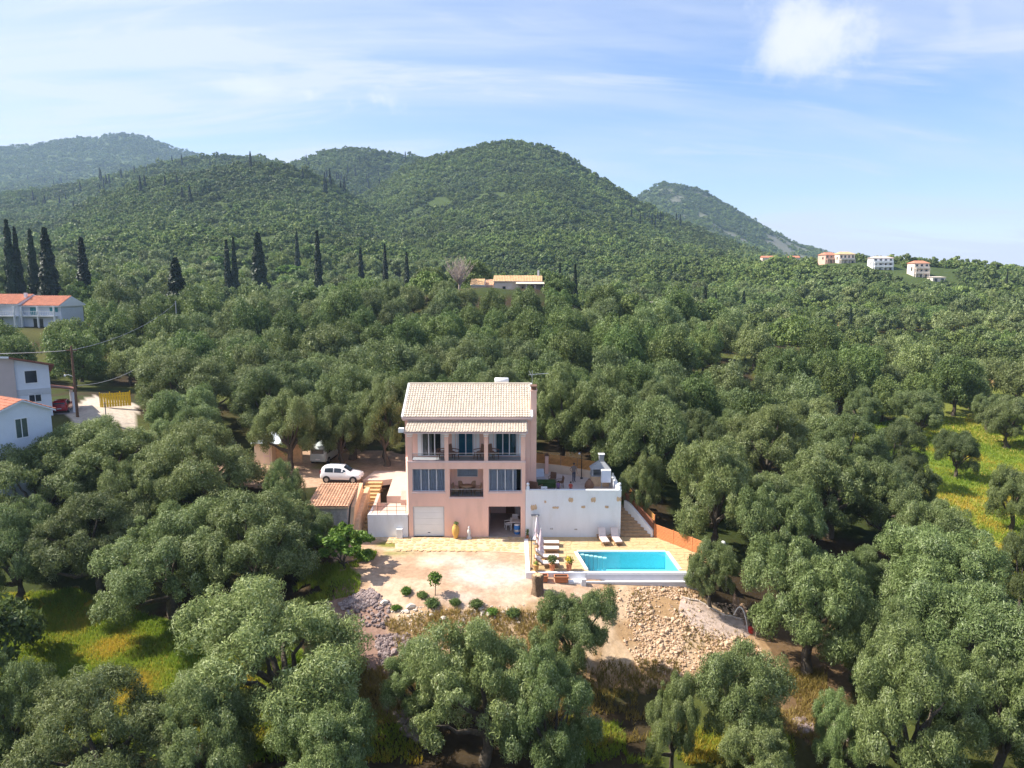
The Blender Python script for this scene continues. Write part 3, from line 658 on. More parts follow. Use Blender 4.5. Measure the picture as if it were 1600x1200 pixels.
def zone(x, y, r, a, z=None, R=3.3, Ht=6, deep=False):
    px, py, _ = proj(x, y, (H(x, y) if z is None else z)+Ht*.55)
    grp = 'olive trees of the lower groves' if r < 66 else ('olive trees of the left slope' if a < -.30 else ('olive trees behind the house' if a < .06 else ('olive trees behind the terrace' if a < .30 else 'olive trees of the right slope')))
    o = sorted(MARKS, key=lambda m: math.hypot(m[0][0]-px, (m[0][1]-py)*1.6)); dx = px-o[0][0][0]; dy = (py-o[0][0][1])*1.6; d = math.hypot(dx, dy)
    k = int(round(math.atan2(dy, dx)/(math.pi/4))) % 8; w = ('right of', 'below and right of', 'below', 'below and left of', 'left of', 'above and left of', 'above', 'above and right of')[k]
    b = ('small ' if R < 2.9 else ('broad ' if R > 3.75 else ''))+('dark green ' if deep else 'grey green ')+'olive tree '
    l = b+('close ' if d < 60 else ('well ' if d > 150 else ''))+w+' '+o[0][1]
    v = l
    for t in ('towards '+o[1][1], 'nearer '+o[2][1], 'facing '+o[3][1], 'and '+o[1][1]+' side'):
        if v not in USED and len(v.split()) <= 16: break
        v = b.replace('olive tree', 'olive').strip()+' '+w+' '+o[0][1]+', '+t
    l = v if len(v.split()) <= 16 else l
    grp = USED.setdefault(l, grp)
    return (l, grp)
vis = [c for c in CAND if abs(c[6]) < .66]
IND = vis[:230]; ids = set(id(c) for c in IND); REST = [c for c in CAND if id(c) not in ids]
rg = np.random.default_rng(77)
for (x, y, z, R, Ht, r, a) in IND:
    deep = fbm(np.array([x]), np.array([y]), 22, 2, 55)[0] > (.62 if a > .1 else .50) and r > 60
    ks = NEAR if r < 84 else (MIDD if deep else MIDN); nr, nm = (4.4, 3.4) if r < 84 else (4.0, 3.1)
    lab, grp = zone(x, y, r, a, z, R, Ht, deep and r >= 84)
    put_tree(ks[rg.integers(len(ks))], x, y, R/nr, Ht*.56/nm, rg.uniform(0, 6.28), 'olive_tree', lab, 'tree', grp, z=z)

# scattered copies for what nobody could count: far groves and the woods on the hills
def scatter(name, pts, scl, rot, var, srcs, label, cat):
    me = bpy.data.meshes.new(name); n = len(pts); me.vertices.add(n); me.vertices.foreach_set('co', pts.astype(np.float32).ravel())
    for nm, d in (('scl', scl), ('rot', rot)):
        t = me.attributes.new(nm, 'FLOAT_VECTOR', 'POINT'); t.data.foreach_set('vector', d.astype(np.float32).ravel())
    t = me.attributes.new('var', 'INT', 'POINT'); t.data.foreach_set('value', var.astype(np.int32))
    o = part(name, me); tag(o, label, cat, kind='stuff')
    g = bpy.data.node_groups.new(name, 'GeometryNodeTree'); g.is_modifier = True
    g.interface.new_socket('Geometry', in_out='INPUT', socket_type='NodeSocketGeometry'); g.interface.new_socket('Geometry', in_out='OUTPUT', socket_type='NodeSocketGeometry')
    N = g.nodes.new; L = g.links.new; gi = N('NodeGroupInput'); go = N('NodeGroupOutput'); jn = N('GeometryNodeJoinGeometry')
    def attr(nm, ty):
        q = N('GeometryNodeInputNamedAttribute'); q.data_type = ty; q.inputs[0].default_value = nm; return q.outputs[0]
    er = N('FunctionNodeEulerToRotation'); L(attr('rot', 'FLOAT_VECTOR'), er.inputs[0]); sc = attr('scl', 'FLOAT_VECTOR'); va = attr('var', 'INT')
    for k, src in enumerate(srcs):
        oi = N('GeometryNodeObjectInfo'); oi.inputs['Object'].default_value = src; oi.transform_space = 'ORIGINAL'; oi.inputs['As Instance'].default_value = True
        ip = N('GeometryNodeInstanceOnPoints'); cm = N('FunctionNodeCompare'); cm.data_type = 'INT'; cm.operation = 'EQUAL'
        L(va, cm.inputs[2]); cm.inputs[3].default_value = k
        L(gi.outputs[0], ip.inputs['Points']); L(cm.outputs[0], ip.inputs['Selection']); L(oi.outputs['Geometry'], ip.inputs['Instance']); L(er.outputs[0], ip.inputs['Rotation']); L(sc, ip.inputs['Scale'])
        L(ip.outputs[0], jn.inputs[0])
    L(jn.outputs[0], go.inputs[0]); md = o.modifiers.new('scatter', 'NODES'); md.node_group = g
    return o
# the sources are themselves real trees standing in the grove
SRC_F = []; SRC_H = []
for k, kd in enumerate(FARM):
    c = REST.pop(3*k+1); o = put_tree(kd, c[0], c[1], c[3]/3.5, c[4]*.56/3.1, 0.3*k, 'olive_tree', *[(z[0], 'tree', z[1]) for z in [zone(c[0], c[1], c[5], c[6])]][0], z=c[2]); SRC_F.append(KIDS[o.name][0])
for k, kd in enumerate(HILLK):
    x, y, _ = at_r(480+k*300, 430, 318-k*3); o = put_tree(kd, x, y, 1, 1, k, 'oak_tree', ('low oak at the foot of the left hill', 'low oak at the foot of the main hill', 'dark low oak at the foot of the right slope')[k], 'tree', 'low oaks at the foot of the hills'); SRC_H.append(KIDS[o.name][0])
rest = np.array([c[:7] for c in REST]); n = len(rest); rg = np.random.default_rng(8)
deep = fbm(rest[:, 0], rest[:, 1], 40, 3, 55)-.07*(rest[:, 0] > 20)
var = np.where(deep > .56, 2, np.where(deep > .5, 3, rg.integers(0, 2, n))).astype(int)
scatter('olive_grove', rest[:, :3], np.stack([rest[:, 3]/3.5, rest[:, 3]/3.5, rest[:, 4]*.56/3.1], 1), np.stack([rg.normal(0, .06, n), rg.normal(0, .06, n), rg.uniform(0, 6.28, n)], 1), var, SRC_F, 'continuous grey green olive grove filling the slopes beyond the house', 'grove')
def hill_points():
    rng = np.random.default_rng(21)
    # what can be seen from around the camera: running maximum of the elevation along each sight line
    el = (TZ-CAMZ)/TR; mx = np.maximum.accumulate(el, 0)
    P = []
    for (r0, r1, sp, size) in ((300, 520, 3.1, .72), (520, 760, 3.2, .70), (760, 1250, 3.9, .80), (1250, 2400, 6.0, 1.0)):
        area = .5*1.56*(r1**2-r0**2); M = int(area/sp**2*1.25)
        r = np.sqrt(rng.uniform(r0**2, r1**2, M)); a = rng.uniform(-.78, .78, M)
        i = np.clip(np.searchsorted(TR[:, 0], r)-1, 0, len(TR)-2); j = np.clip(np.searchsorted(TA[0], a), 0, TA.shape[1]-1)
        x = r*np.sin(a); y = CAMY+r*np.cos(a); z = height(x, y, False)
        v = (z+9+r*.006-CAMZ)/r > mx[np.maximum(i-3, 0), j]-.004
        clear = fbm(x, y, 60, 4, 123)
        v &= ~((clear > .58) & (r > 1250) & (x > 50)) & ~((fbm(x, y, 45, 3, 321) > .74))
        for hx, hy, hr in [(at_r(p, 420, q)[0], at_r(p, 420, q)[1], 15) for p, q in ((1312, 432), (1383, 416), (1445, 402))]: v &= (x-hx)**2+(y-hy)**2 > hr*hr
        keep = np.where(v)[0]
        for k in keep:
            pass
        s = rng.lognormal(0, .30, len(keep))*size
        P.append(np.stack([x[keep], y[keep], z[keep]-.4, s, r[keep]], 1))
    P = np.concatenate(P)
    # never in front of the hilltop houses
    ok = np.array([p[4] > 445 or not blocked(p[0], p[1], p[2], 3.2*p[3], 4.6*p[3]) for p in P], bool)
    return P[ok]
HP = hill_points(); n = len(HP); rg = np.random.default_rng(9)
n = len(HP); dk = fbm(HP[:, 0], HP[:, 1], 55, 4, 71); var = np.where(dk > .58, 2, rg.integers(0, 2, n))
scatter('hill_woods', HP[:, :3], np.stack([HP[:, 3]*rg.uniform(.85, 1.2, n), HP[:, 3]*rg.uniform(.85, 1.2, n), HP[:, 3]*rg.uniform(.75, 1.25, n)], 1), np.stack([rg.normal(0, .12, n), rg.normal(0, .12, n), rg.uniform(0, 6.28, n)], 1), var, SRC_H, 'low green woods and scrub covering the hills', 'woodland')
# small dark cypress spikes in drifts on the far ridges
def spikes():
    rng = np.random.default_rng(31); pts = []
    for px, py, sx, sy, r, n in ((120, 285, 60, 12, 900, 22), (90, 322, 30, 14, 640, 9), (515, 290, 30, 10, 900, 10), (540, 275, 55, 22, 1000, 20), (1025, 345, 22, 6, 700, 14), (1110, 492, 28, 5, 250, 3), (190, 300, 90, 14, 880, 8), (330, 262, 60, 8, 960, 5)):
        for i in range(n):
            q = ray(rng.normal(px, sx), rng.normal(py, sy*.6)); t = np.arange(200, 1600, 3.); X = q[0]*t; Y = CAMY+q[1]*t; Z = CAMZ+q[2]*t
            k = int(np.argmax(Z < height(X, Y, False)+2))
            if k > 0: pts.append((X[k], Y[k], Z[k]-3.5))
    pts = np.array(pts); n = len(pts); s = rng.uniform(.7, 1.35, n)
    scatter('cypress_drifts', pts, np.stack([s*1.1, s*1.1, s], 1), np.zeros((n, 3)), np.zeros(n), [KIDS['cypress_tree'][0]], 'drifts of tiny dark cypresses on the distant ridges', 'woodland')
spikes()
print('individual', len(TREES), 'grove', len(rest), 'hill', len(HP))
# ------------------------------------------------------------------ materials of the built things
PINK = mat('pink_plaster', (.86, .55, .445), .9, .05, 1.3, .15, 30, dirt=(.66, .43, .34, .6), dscale=1.0, stretch=(1, 1, .28))
PINKTRIM = mat('pale_plaster', (.72, .55, .52), .85, .05, 2)
WHITE = mat('white_plaster', (.80, .80, .82), .85, .04, 1.5, .12, 25, dirt=(.66, .64, .60, .45), dscale=1.0, stretch=(1, 1, .3))
WHITEPAINT = mat('white_paint', (.80, .80, .80), .5, .03, 2)
CREAM = mat('cream_plaster', (.74, .60, .46), .9, .06, 1.5)
ROOFCREAM = mat('cream_roof_tiles', (.57, .485, .39), .8, .12, 2.2, .2, 25, dirt=(.46, .36, .27, .55), dscale=.9)
ROOFOLD = mat('old_roof_tiles', (.58, .36, .23), .85, .38, 2.6, .3, 20, dirt=(.36, .24, .15, .7), dscale=1.3)
ROOFRED = mat('red_roof_tiles', (.50, .20, .12), .8, .2, 1.5)
ROOFORANGE = mat('orange_roof_tiles', (.60, .38, .20), .8, .2, 1.0)
STONE = mat('grey_stone', (.40, .37, .34), .9, .22, 3.0, .4, 12)
STONEW = mat('warm_stone', (.62, .43, .27), .9, .2, 3.0, .4, 12)
PAVE = mat('yellow_stone_paving', (.54, .38, .20), .8, .14, 2.4, .2, 20, dirt=(.58, .42, .30, .6), dscale=.5)
GREYFLOOR = mat('grey_floor', (.42, .41, .41), .7, .08, 3)
FRAMEW = mat('white_frame', (.72, .73, .76), .45, .03, 4)
ALUGREY = mat('grey_frame', (.52, .54, .58), .4, .04, 4)
DARKIN = mat('dark_interior', (.05, .045, .045), .9, .2, 1)
CURTAIN = mat('grey_curtain', (.68, .66, .68), .9, .08, 4)
GLASS = glass_mat('window_glass', (.82, .85, .90))
GLASSB = glass_mat('blue_window_glass', (.55, .74, .82))
RAILGLASS = glass_mat('rail_glass', (.80, .84, .88))
WOODDARK = mat('dark_wood', (.16, .085, .05), .6, .25, 8)
WICKER = mat('brown_wicker', (.22, .12, .075), .7, .25, 20, .4, 60)
TEAK = mat('teak_wood', (.34, .20, .11), .6, .2, 9)
ORANGEWOOD = mat('orange_wood', (.58, .215, .085), .65, .18, 2.5, stretch=(1, 1, 6))
HONEYWOOD = mat('honey_wood', (.62, .31, .10), .65, .18, 2.5)
TERRACOTTA = mat('terracotta', (.52, .19, .09), .8, .12, 6)
OCHRE = mat('ochre_clay', (.62, .37, .10), .75, .12, 6)
BLACKM = mat('black_metal', (.03, .03, .03), .45, .1, 5, metal=.4)
GREYM = mat('grey_metal', (.30, .31, .32), .5, .1, 5, metal=.3)
STEEL = mat('light_steel', (.60, .61, .63), .35, .05, 5, metal=.8)
SOIL = mat('pot_soil', (.07, .045, .03), .95, .2, 9)

# ------------------------------------------------------------------ the pink house
house = thing('pink_villa', 'three storey pink villa with cream tiled roof, loggia balconies and white garage door', 'house', (0, 0, 0))
def hp(mb, name, m, parent=None, bevel=0): return mb.build(name, m, parent or house, bevel)
def wall_holes(mb, x0, x1, z0, z1, y0, y1, holes):
    xs = sorted({x0, x1, *[h[0] for h in holes], *[h[1] for h in holes]})
    for a, b in zip(xs, xs[1:]):
        hs = sorted((h[2], h[3]) for h in holes if h[0] <= a and h[1] >= b); z = z0
        for p, q in hs:
            if p > z: mb.box(a, b, y0, y1, z, p)
            z = q
        if z < z1: mb.box(a, b, y0, y1, z, z1)
FX0, FX1 = -8.55, 1.1
OPG = (-8.2, -5.6, 0, 2.62); OPB = (-1.95, .72, 0, 2.62)
OL = (-8.2, -5.5, 3.86, 5.80); OC = (-5.12, -2.36, 3.42, 5.80); OR = (-1.92, .80, 3.86, 5.80)
w = MB(); wall_holes(w, FX0, FX1, -.3, 6.34, 0, .3, [(a[0], a[1], max(a[2], -.3), a[3]) if a[2] else (a[0], a[1], -.3, a[3]) for a in (OPG, OPB, OL, OC, OR)])
# side walls of the front block; the left one runs out to the wider main block
w.prism([(-8.55, .3), (-8.3, .3), (-8.7, 1.9), (-8.98, 1.9)], -.3, 6.34); w.prism([(-8.55, 0.003), (-8.55, .3), (-8.98, 1.897), (-8.62, .3)], -.3, 6.34)
w.box(.85, 1.1, .3, 1.9, -.3, 6.34)
hp(w, 'front_wall', PINK)
w = MB(); BW = [(-7.95, -5.6, 6.40, 8.72), (-4.75, -3.05, 6.40, 8.72), (-1.55, .55, 6.40, 8.72)]   # loggia doors
wall_holes(w, -8.98, 1.55, 6.34, 9.72, 1.9, 2.15, BW)
w.box(1.1, 1.55, 1.9, 2.15, -.3, 6.34)
w.box(-8.98, -8.73, 2.15, 9.6, -.3, 9.72); w.box(1.3, 1.55, 2.15, 9.6, -.3, 9.72); w.box(-8.73, 1.3, 9.35, 9.6, -.3, 9.72)
# gables
for gx in (-8.98, 1.3): w.extr([(2.0, 9.72), (9.5, 9.72), (5.5, 11.75)], 'x', gx, gx+.25)
hp(w, 'main_wall', PINK)
w = MB(); w.box(-9.12, 1.66, 1.62, 1.9, 9.50, 9.62).box(-9.18, 1.70, 1.52, 1.9, 9.62, 9.78); hp(w, 'cornice', PINKTRIM, bevel=.02)
# floors and recess walls
w = MB(); w.box(-8.3, .85, .3, 1.9, 6.12, 6.337); hp(w, 'loggia_floor', GREYFLOOR)
w = MB(); w.box(-5.3, -5.12, .3, 1.7, 3.1, 6.1).box(-2.36, -2.18, .3, 1.7, 3.1, 6.1); wall_holes(w, -5.12, -2.36, 3.1, 6.1, 1.5, 1.7, [(-4.62, -2.88, 4.72, 5.72)]); hp(w, 'recess_wall', PINK)
w = MB(); w.box(-5.118, -2.362, .3, 1.5, 3.1, 3.41); hp(w, 'recess_floor', GREYFLOOR)
# sills and bands
w = MB()
for o in (OL, OC, OR): w.box(o[0]-.06, o[1]+.06, -.06, .34, o[2]-.12, o[2]-.002)
w.box(FX0-.02, FX1+.02, -.03, .42, 6.342, 6.47); hp(w, 'sill', PINKTRIM)
# loggia columns with capitals
for cx, cw in ((-8.35, .36), (-5.36, .32), (-2.12, .32), (.90, .36)):
    c = MB().box(cx-cw/2, cx+cw/2, .04, .04+cw, 6.47, 8.62); col_ = hp(c, 'column', PINK)
    MB().box(cx-cw/2-.05, cx+cw/2+.05, -.01, .09+cw, 8.622, 8.76).box(cx-cw/2-.03, cx+cw/2+.03, .01, .07+cw, 8.50, 8.56).build('capital', WHITE, col_)
w = MB().box(-8.55, 1.1, .02, .42, 8.765, 8.93); hp(w, 'loggia_beam', PINK)
# glass balustrades
for a, b, z in ((-8.15, -5.54, 6.47), (-5.18, -2.30, 6.47), (-1.94, .70, 6.47)):
    g = hp(MB().box(a, b, .10, .115, z+.02, z+.62), 'glass_balustrade', RAILGLASS)
    MB().tube([(a, .107, z+.64), (b, .107, z+.64)], .018, 6).build('top_rail', STEEL, g)
g = hp(MB().box(-5.1, -2.38, .10, .115, 3.44, 4.05), 'glass_balustrade', RAILGLASS); MB().tube([(-5.1, .107, 4.07), (-2.38, .107, 4.07)], .018, 6).build('top_rail', STEEL, g)
def curtain(x0, x1, y, z0, z1, m, parent, k=9.0):
    n = 40; v = []
    for i in range(n+1):
        x = x0+(x1-x0)*i/n; yy = y+.035*math.sin(i*k*.11*2)+.02*math.sin(i*1.7); v += [(x, yy, z0), (x, yy, z1)]
    mb = MB().add(v, [(2*i, 2*i+2, 2*i+3, 2*i+1) for i in range(n)], True); return mb.build('curtain', m, parent)
def window(x0, x1, z0, z1, y, panes, fm, gm, parent=None, fw=.07, back=None, name='window', cm=CURTAIN, room=True):
    """frame with mullions, one pane object per light, curtain and dark room behind"""
    f = MB(); f.box(x0, x0+fw, y, y+.08, z0, z1).box(x1-fw, x1, y, y+.08, z0, z1).box(x0+fw, x1-fw, y, y+.08, z1-fw, z1).box(x0+fw, x1-fw, y, y+.08, z0, z0+fw)
    xs = [x0+fw+(x1-x0-2*fw)*i/panes for i in range(panes+1)]
    for q in xs[1:-1]: f.box(q-fw*.62, q+fw*.62, y-.01, y+.07, z0+fw+.001, z1-fw-.001)
    o = hp(f, name, fm, parent)
    for i in range(panes): MB().box(xs[i], xs[i+1], y+.03, y+.042, z0+fw, z1-fw).build('pane', gm, o)
    if back: curtain(x0+.05, x0+.05+(x1-x0-.1)*back, y+.13, z0+.05, z1-.04, cm, o)
    if room:
        r = MB(); X0, X1, Y0, Y1, Z0, Z1 = x0-.02, x1+.02, y+.10, y+1.1, z0-.02, z1+.02
        r.add([(X0,Y0,Z0),(X1,Y0,Z0),(X1,Y1,Z0),(X0,Y1,Z0),(X0,Y0,Z1),(X1,Y0,Z1),(X1,Y1,Z1),(X0,Y1,Z1)], [(0,1,2,3),(7,6,5,4),(3,2,6,7),(0,3,7,4),(2,1,5,6)]); r.build('room_shell', DARKIN, o)
    return o
window(OL[0], OL[1], OL[2], OL[3], .20, 4, ALUGREY, GLASS, back=1.0)
window(OR[0], OR[1], OR[2], OR[3], .20, 4, ALUGREY, GLASS, back=.86)
window(-4.62, -2.88, 4.72, 5.72, 1.56, 1, ALUGREY, GLASS, fw=.05, back=1.0)
window(BW[0][0]+.35, BW[0][1]-.35, 6.40, 8.72, 2.0, 3, FRAMEW, GLASS, back=.5, name='balcony_door', cm=mat('beige_curtain', (.42, .37, .32), .9, .1, 3))
window(BW[1][0]+.2, BW[1][1]-.2, 6.40, 8.72, 2.0, 2, FRAMEW, GLASSB, back=1.0, name='balcony_door', cm=mat('teal_curtain', (.10, .33, .40), .9, .1, 3))
window(BW[2][0]+.15, BW[2][1]-.15, 6.40, 8.72, 2.0, 3, FRAMEW, GLASSB, back=.9, name='balcony_door', cm=mat('green_curtain', (.14, .26, .26), .9, .1, 3))
for x0, x1 in ((-7.95, -7.62), (-5.93, -5.6), (-4.75, -4.57), (-3.23, -3.05), (-1.55, -1.42), (.42, .55)):
    s = MB().box(x0, x1, 1.93, 1.985, 6.42, 8.70); o = hp(s, 'shutter', WHITEPAINT)
    t = MB()
    for k in range(22): t.cbox(((x0+x1)/2, 1.92, 6.55+k*.098), (x1-x0-.05, .03, .05), rx=.5)
    t.build('louvres', WHITEPAINT, o)['kind'] = 'stuff'
for x0, x1 in ((-5.06, -4.78), (-3.02, -2.74), (-1.92, -1.58), (.57, .80)):
    o = hp(MB().box(x0, x1, 1.85, 1.89, 6.42, 8.70), 'shutter', WHITEPAINT)
# garage door of horizontal panels, frame
f = MB().box(-8.2, -8.12, .10, .30, 0, 2.62).box(-5.68, -5.6, .10, .30, 0, 2.62).box(-8.12, -5.68, .10, .30, 2.54, 2.62); gf = hp(f, 'garage_door', ALUGREY)
for k in range(5): MB().box(-8.118, -5.682, .16, .22, .02+k*.504, .02+k*.504+.499).build('panel', WHITEPAINT, gf, .008)
MB().box(-7.0, -6.8, .12, .158, .30, .34).build('handle', BLACKM, gf)
# open bay: room behind
r = MB(); r.box(-2.2, -1.95, .3, 6, -.3, 3.05).box(.72, .85, .3, 1.88, -.3, 3.05).box(.72, .85, 2.16, 6, -.3, 3.05).box(-2.2, .85, 6, 6.2, -.3, 3.05).box(-1.95, .72, .3, 6, 2.80, 3.05); hp(r, 'bay_wall', PINKTRIM)
hp(MB().box(-1.95, .72, .05, 6, -.3, .012), 'bay_floor', mat('bay_tiles', (.30, .26, .235), .7, .12, 2))
hp(MB().box(-.55, .25, 5.93, 5.99, .014, 2.1), 'inner_door', WOODDARK); hp(MB().box(-1.8, -.75, 5.90, 5.99, .9, 2.3), 'inner_cupboard', FRAMEW); hp(MB().box(.33, .70, 5.2, 5.99, .014, 2.3), 'inner_cabinet', FRAMEW)
# roofs: a wave of half round tiles stepped in courses
def tile_roof(x0, x1, yz0, yz1, pitch, course, m, name, parent, thick=.07, amp=.06, loc=None):
    """one sheet from eave (yz0) to ridge (yz1): round cover tiles along x, overlapping courses; underside closed"""
    ncol = max(2, int(round((x1-x0)/pitch))); xs = np.linspace(x0, x1, ncol*6+1); L_ = math.hypot(yz1[0]-yz0[0], yz1[1]-yz0[1]); nr = max(2, int(round(L_/course)))
    wv = amp*np.abs(np.sin((xs-x0)/(x1-x0)*math.pi*ncol))**.75; ny, nz = -(yz1[1]-yz0[1])/L_, (yz1[0]-yz0[0])/L_
    if nz < 0: ny, nz = -ny, -nz
    rw = []; rg_ = np.random.default_rng(int(abs(x0*100)))
    for k in range(nr):
        jit = np.repeat(rg_.uniform(-.012, .012, ncol), 6); jit = np.append(jit, jit[-1])
        for t, lift in ((k/nr, .045), ((k+1)/nr-.001, .0)):
            y = yz0[0]+(yz1[0]-yz0[0])*t; z = yz0[1]+(yz1[1]-yz0[1])*t; h = wv+lift+jit*(1 if lift else .2)
            rw.append(np.stack([xs, y+ny*h, z+nz*h], 1))
    V = np.concatenate(rw); n = len(xs); R_ = len(rw)
    I = np.arange(R_*n).reshape(R_, n); f = np.stack([I[:-1, :-1], I[:-1, 1:], I[1:, 1:], I[1:, :-1]], -1).reshape(-1, 4)
    if yz1[0] < yz0[0]: f = f[:, ::-1]
    o = part(name, np_mesh(name, V, f, m, False), parent); o['kind'] = 'stuff' if parent else 'thing'
    return o
EV = (1.25, 9.86); RD = (5.5, 11.95)
def roof_slab(name, m, x0, x1, a, b, th, parent):
    q = MB().extr([a, b, (b[0], b[1]-th), (a[0], a[1]-th)] if b[0] > a[0] else [b, a, (a[0], a[1]-th), (b[0], b[1]-th)], 'x', x0, x1); return q.build(name, m, parent)
rf = roof_slab('roof', PINKTRIM, -9.15, 1.72, EV, RD, .14, house)
tile_roof(-9.0, 1.58, (1.2, 9.88), (5.48, 11.98), .225, .30, ROOFCREAM, 'roof_tiles', rf)
rb_ = roof_slab('back_roof', PINKTRIM, -9.15, 1.72, (9.9, 9.80), (5.502, 11.95), .14, house); tile_roof(-9.0, 1.58, (9.95, 9.80), (5.52, 11.98), .225, .30, ROOFCREAM, 'roof_tiles', rb_)
v = MB()
for x in (-9.08, 1.65):
    v.cbox((x, 3.36, 10.985), (.17, 4.85, .13), rx=math.atan2(2.09, 4.25))
v.build('verge', WHITE, rf)
rc = MB()
for k in range(27): rc.tube([(-9.05+k*.395, 5.5, 12.03), (-9.05+k*.395+.41, 5.5, 12.045)], [.115, .10], 8, cap=True)
rc.build('ridge_tiles', ROOFCREAM, rf)['kind'] = 'stuff'
lr = roof_slab('loggia_roof', PINKTRIM, -8.72, 1.28, (-.48, 8.96), (1.86, 9.47), .09, house); tile_roof(-8.70, 1.26, (-.53, 8.98), (1.84, 9.49), .225, .30, ROOFCREAM, 'roof_tiles', lr)
lt = MB()
for k in range(34): lt.box(-8.6+k*.295, -8.53+k*.295, -.44, 1.8, 8.80+.0, 8.865)
ch = MB().box(1.56, 2.06, 1.95, 3.1, -.3, 11.95).box(1.5, 2.12, 1.88, 3.16, 11.95, 12.03); cho = hp(ch, 'chimney', PINK); MB().box(1.60, 2.02, 2.0, 3.05, 12.032, 12.3).box(1.52, 2.10, 1.9, 3.14, 12.302, 12.36).build('chimney_cap', WOODDARK, cho)
# white drum of the loudspeaker-like box at the left eave and the boiler behind the ridge
hp(MB().cbox((-8.95, -.25, 9.12), (.42, .5, .34)), 'eave_box', WHITEPAINT, bevel=.02)
tank = hp(MB().tube([(-1.55, 6.15, 12.22), (-1.5, 6.15, 12.22), (-.35, 6.15, 12.22), (-.3, 6.15, 12.22)], [.2, .27, .27, .2], 14), 'solar_tank', WHITEPAINT); MB().cbox((-.92, 7.35, 11.35), (1.9, 1.9, .08), rx=-.46).build('collector', mat('solar_glass', (.03, .04, .07), .15, .1, 3), tank); MB().box(-1.4, -1.34, 6.1, 6.2, 11.5, 12.0).box(-.5, -.44, 6.1, 6.2, 11.5, 12.0).build('bracket', STEEL, tank)
an = MB().tube([(1.72, 3.4, 11.0), (1.72, 3.4, 13.5)], .025, 5)
for k, l in enumerate((.7, .6, .52, .45, .4)): an.tube([(1.72+.1+k*.28, 3.4-l/2, 13.15+k*.02), (1.82+k*.28, 3.4+l/2, 13.15+k*.02)], .014, 4)
an.tube([(1.4, 3.4, 13.13), (3.1, 3.4, 13.26)], .02, 5).tube([(1.72, 3.4, 12.9), (1.45, 3.4, 13.45)], .018, 4); hp(an, 'antenna', STEEL)

# ------------------------------------------------------------------ terrace to the right with its white retaining wall
ter = thing('white_terrace', 'raised terrace behind a high white retaining wall set with patches of bare stone', 'terrace', (0, 0, 0))
t = MB().box(1.12, 9.0, -.0, .28, -.3, 3.95); t.box(8.74, 9.0, .28, 4.6, 1.0, 3.95).build('retaining_wall', WHITE, ter)
MB().box(1.10, 9.04, -.03, .31, 3.952, 4.02).box(8.72, 9.04, .31, 4.6, 3.952, 4.02).build('coping', WHITEPAINT, ter)
fl = MB().prism([(2.1, .28), (8.74, .28), (8.74, 4.4), (7.3, 6.7), (2.1, 9.45)], 2.6, 3.1); fl.build('terrace_floor', mat('pinkish_floor', (.47, .40, .38), .8, .08, 2, dirt=(.4, .33, .3, .5)), ter)
def along(a, b, t0, t1, th, z0, z1):
    a, b = Vector((*a, 0)), Vector((*b, 0)); d = (b-a).normalized(); n = Vector((-d.y, d.x, 0))*th/2
    p, q = a+d*t0, a+d*t1
    return [(p+n)[:2], (p-n)[:2], (q-n)[:2], (q+n)[:2]], z0, z1
Q0, Q1, Q2 = (1.75, 9.75), (4.6, 8.65), (7.55, 6.55)
lw = MB()
for a, b in ((Q0, Q1), (Q1, Q2)):
    l = math.dist(a, b); poly, z0, z1 = along(a, b, 0, l-.01, .22, 2.7, 3.78); lw.prism(poly, z0, z1)
lw.build('low_wall', CREAM, ter)
for px, py, w_, h_ in ((834, 793, 9, 11), (868, 793, 9, 5), (892, 781, 8, 9), (927, 781, 8, 9), (911, 792, 7, 5), (948, 792, 6, 5), (967, 780, 6, 9), (852, 784, 4, 5), (862, 826, 4, 3), (900, 827, 5, 2)):
    x, z = at_y(px, py, 0); s = w_/19.6/2; q = h_/19.6/2; rg = np.random.default_rng(px)
    for k in range(3):
        a = x+(k-1)*s*.62+rg.normal(0, .03); m = MB(); n = 7; pts = [(a+s*.55*math.cos(6.283*i/n+.4*k)*rg.uniform(.75, 1.1), z+(rg.uniform(-.3, .3) if k != 1 else 0)*q*.6+q*.95*math.sin(6.283*i/n+.4*k)*rg.uniform(.7, 1.1)) for i in range(n)]
        m.extr(pts, 'y', -.03-.012*k, .05); m.build('stone', STONEW if h_ > 4 else STONE, ter)
for x, y in ((1.3, .14), (8.87, .14)):
    MB().lathe([(.15, 4.021), (.15, 4.28), (.09, 4.30), (.07, 4.36)], (x, y, 0), 12).ball((x, y, 4.48), .14).build('finial', WHITEPAINT, ter)
for k in range(4):
    p = Vector((8.9, .9+k*1.1, 0)); MB().box(8.80, 8.95, p.y, p.y+.25, 4.021, 4.25).build('block', WHITEPAINT, ter)
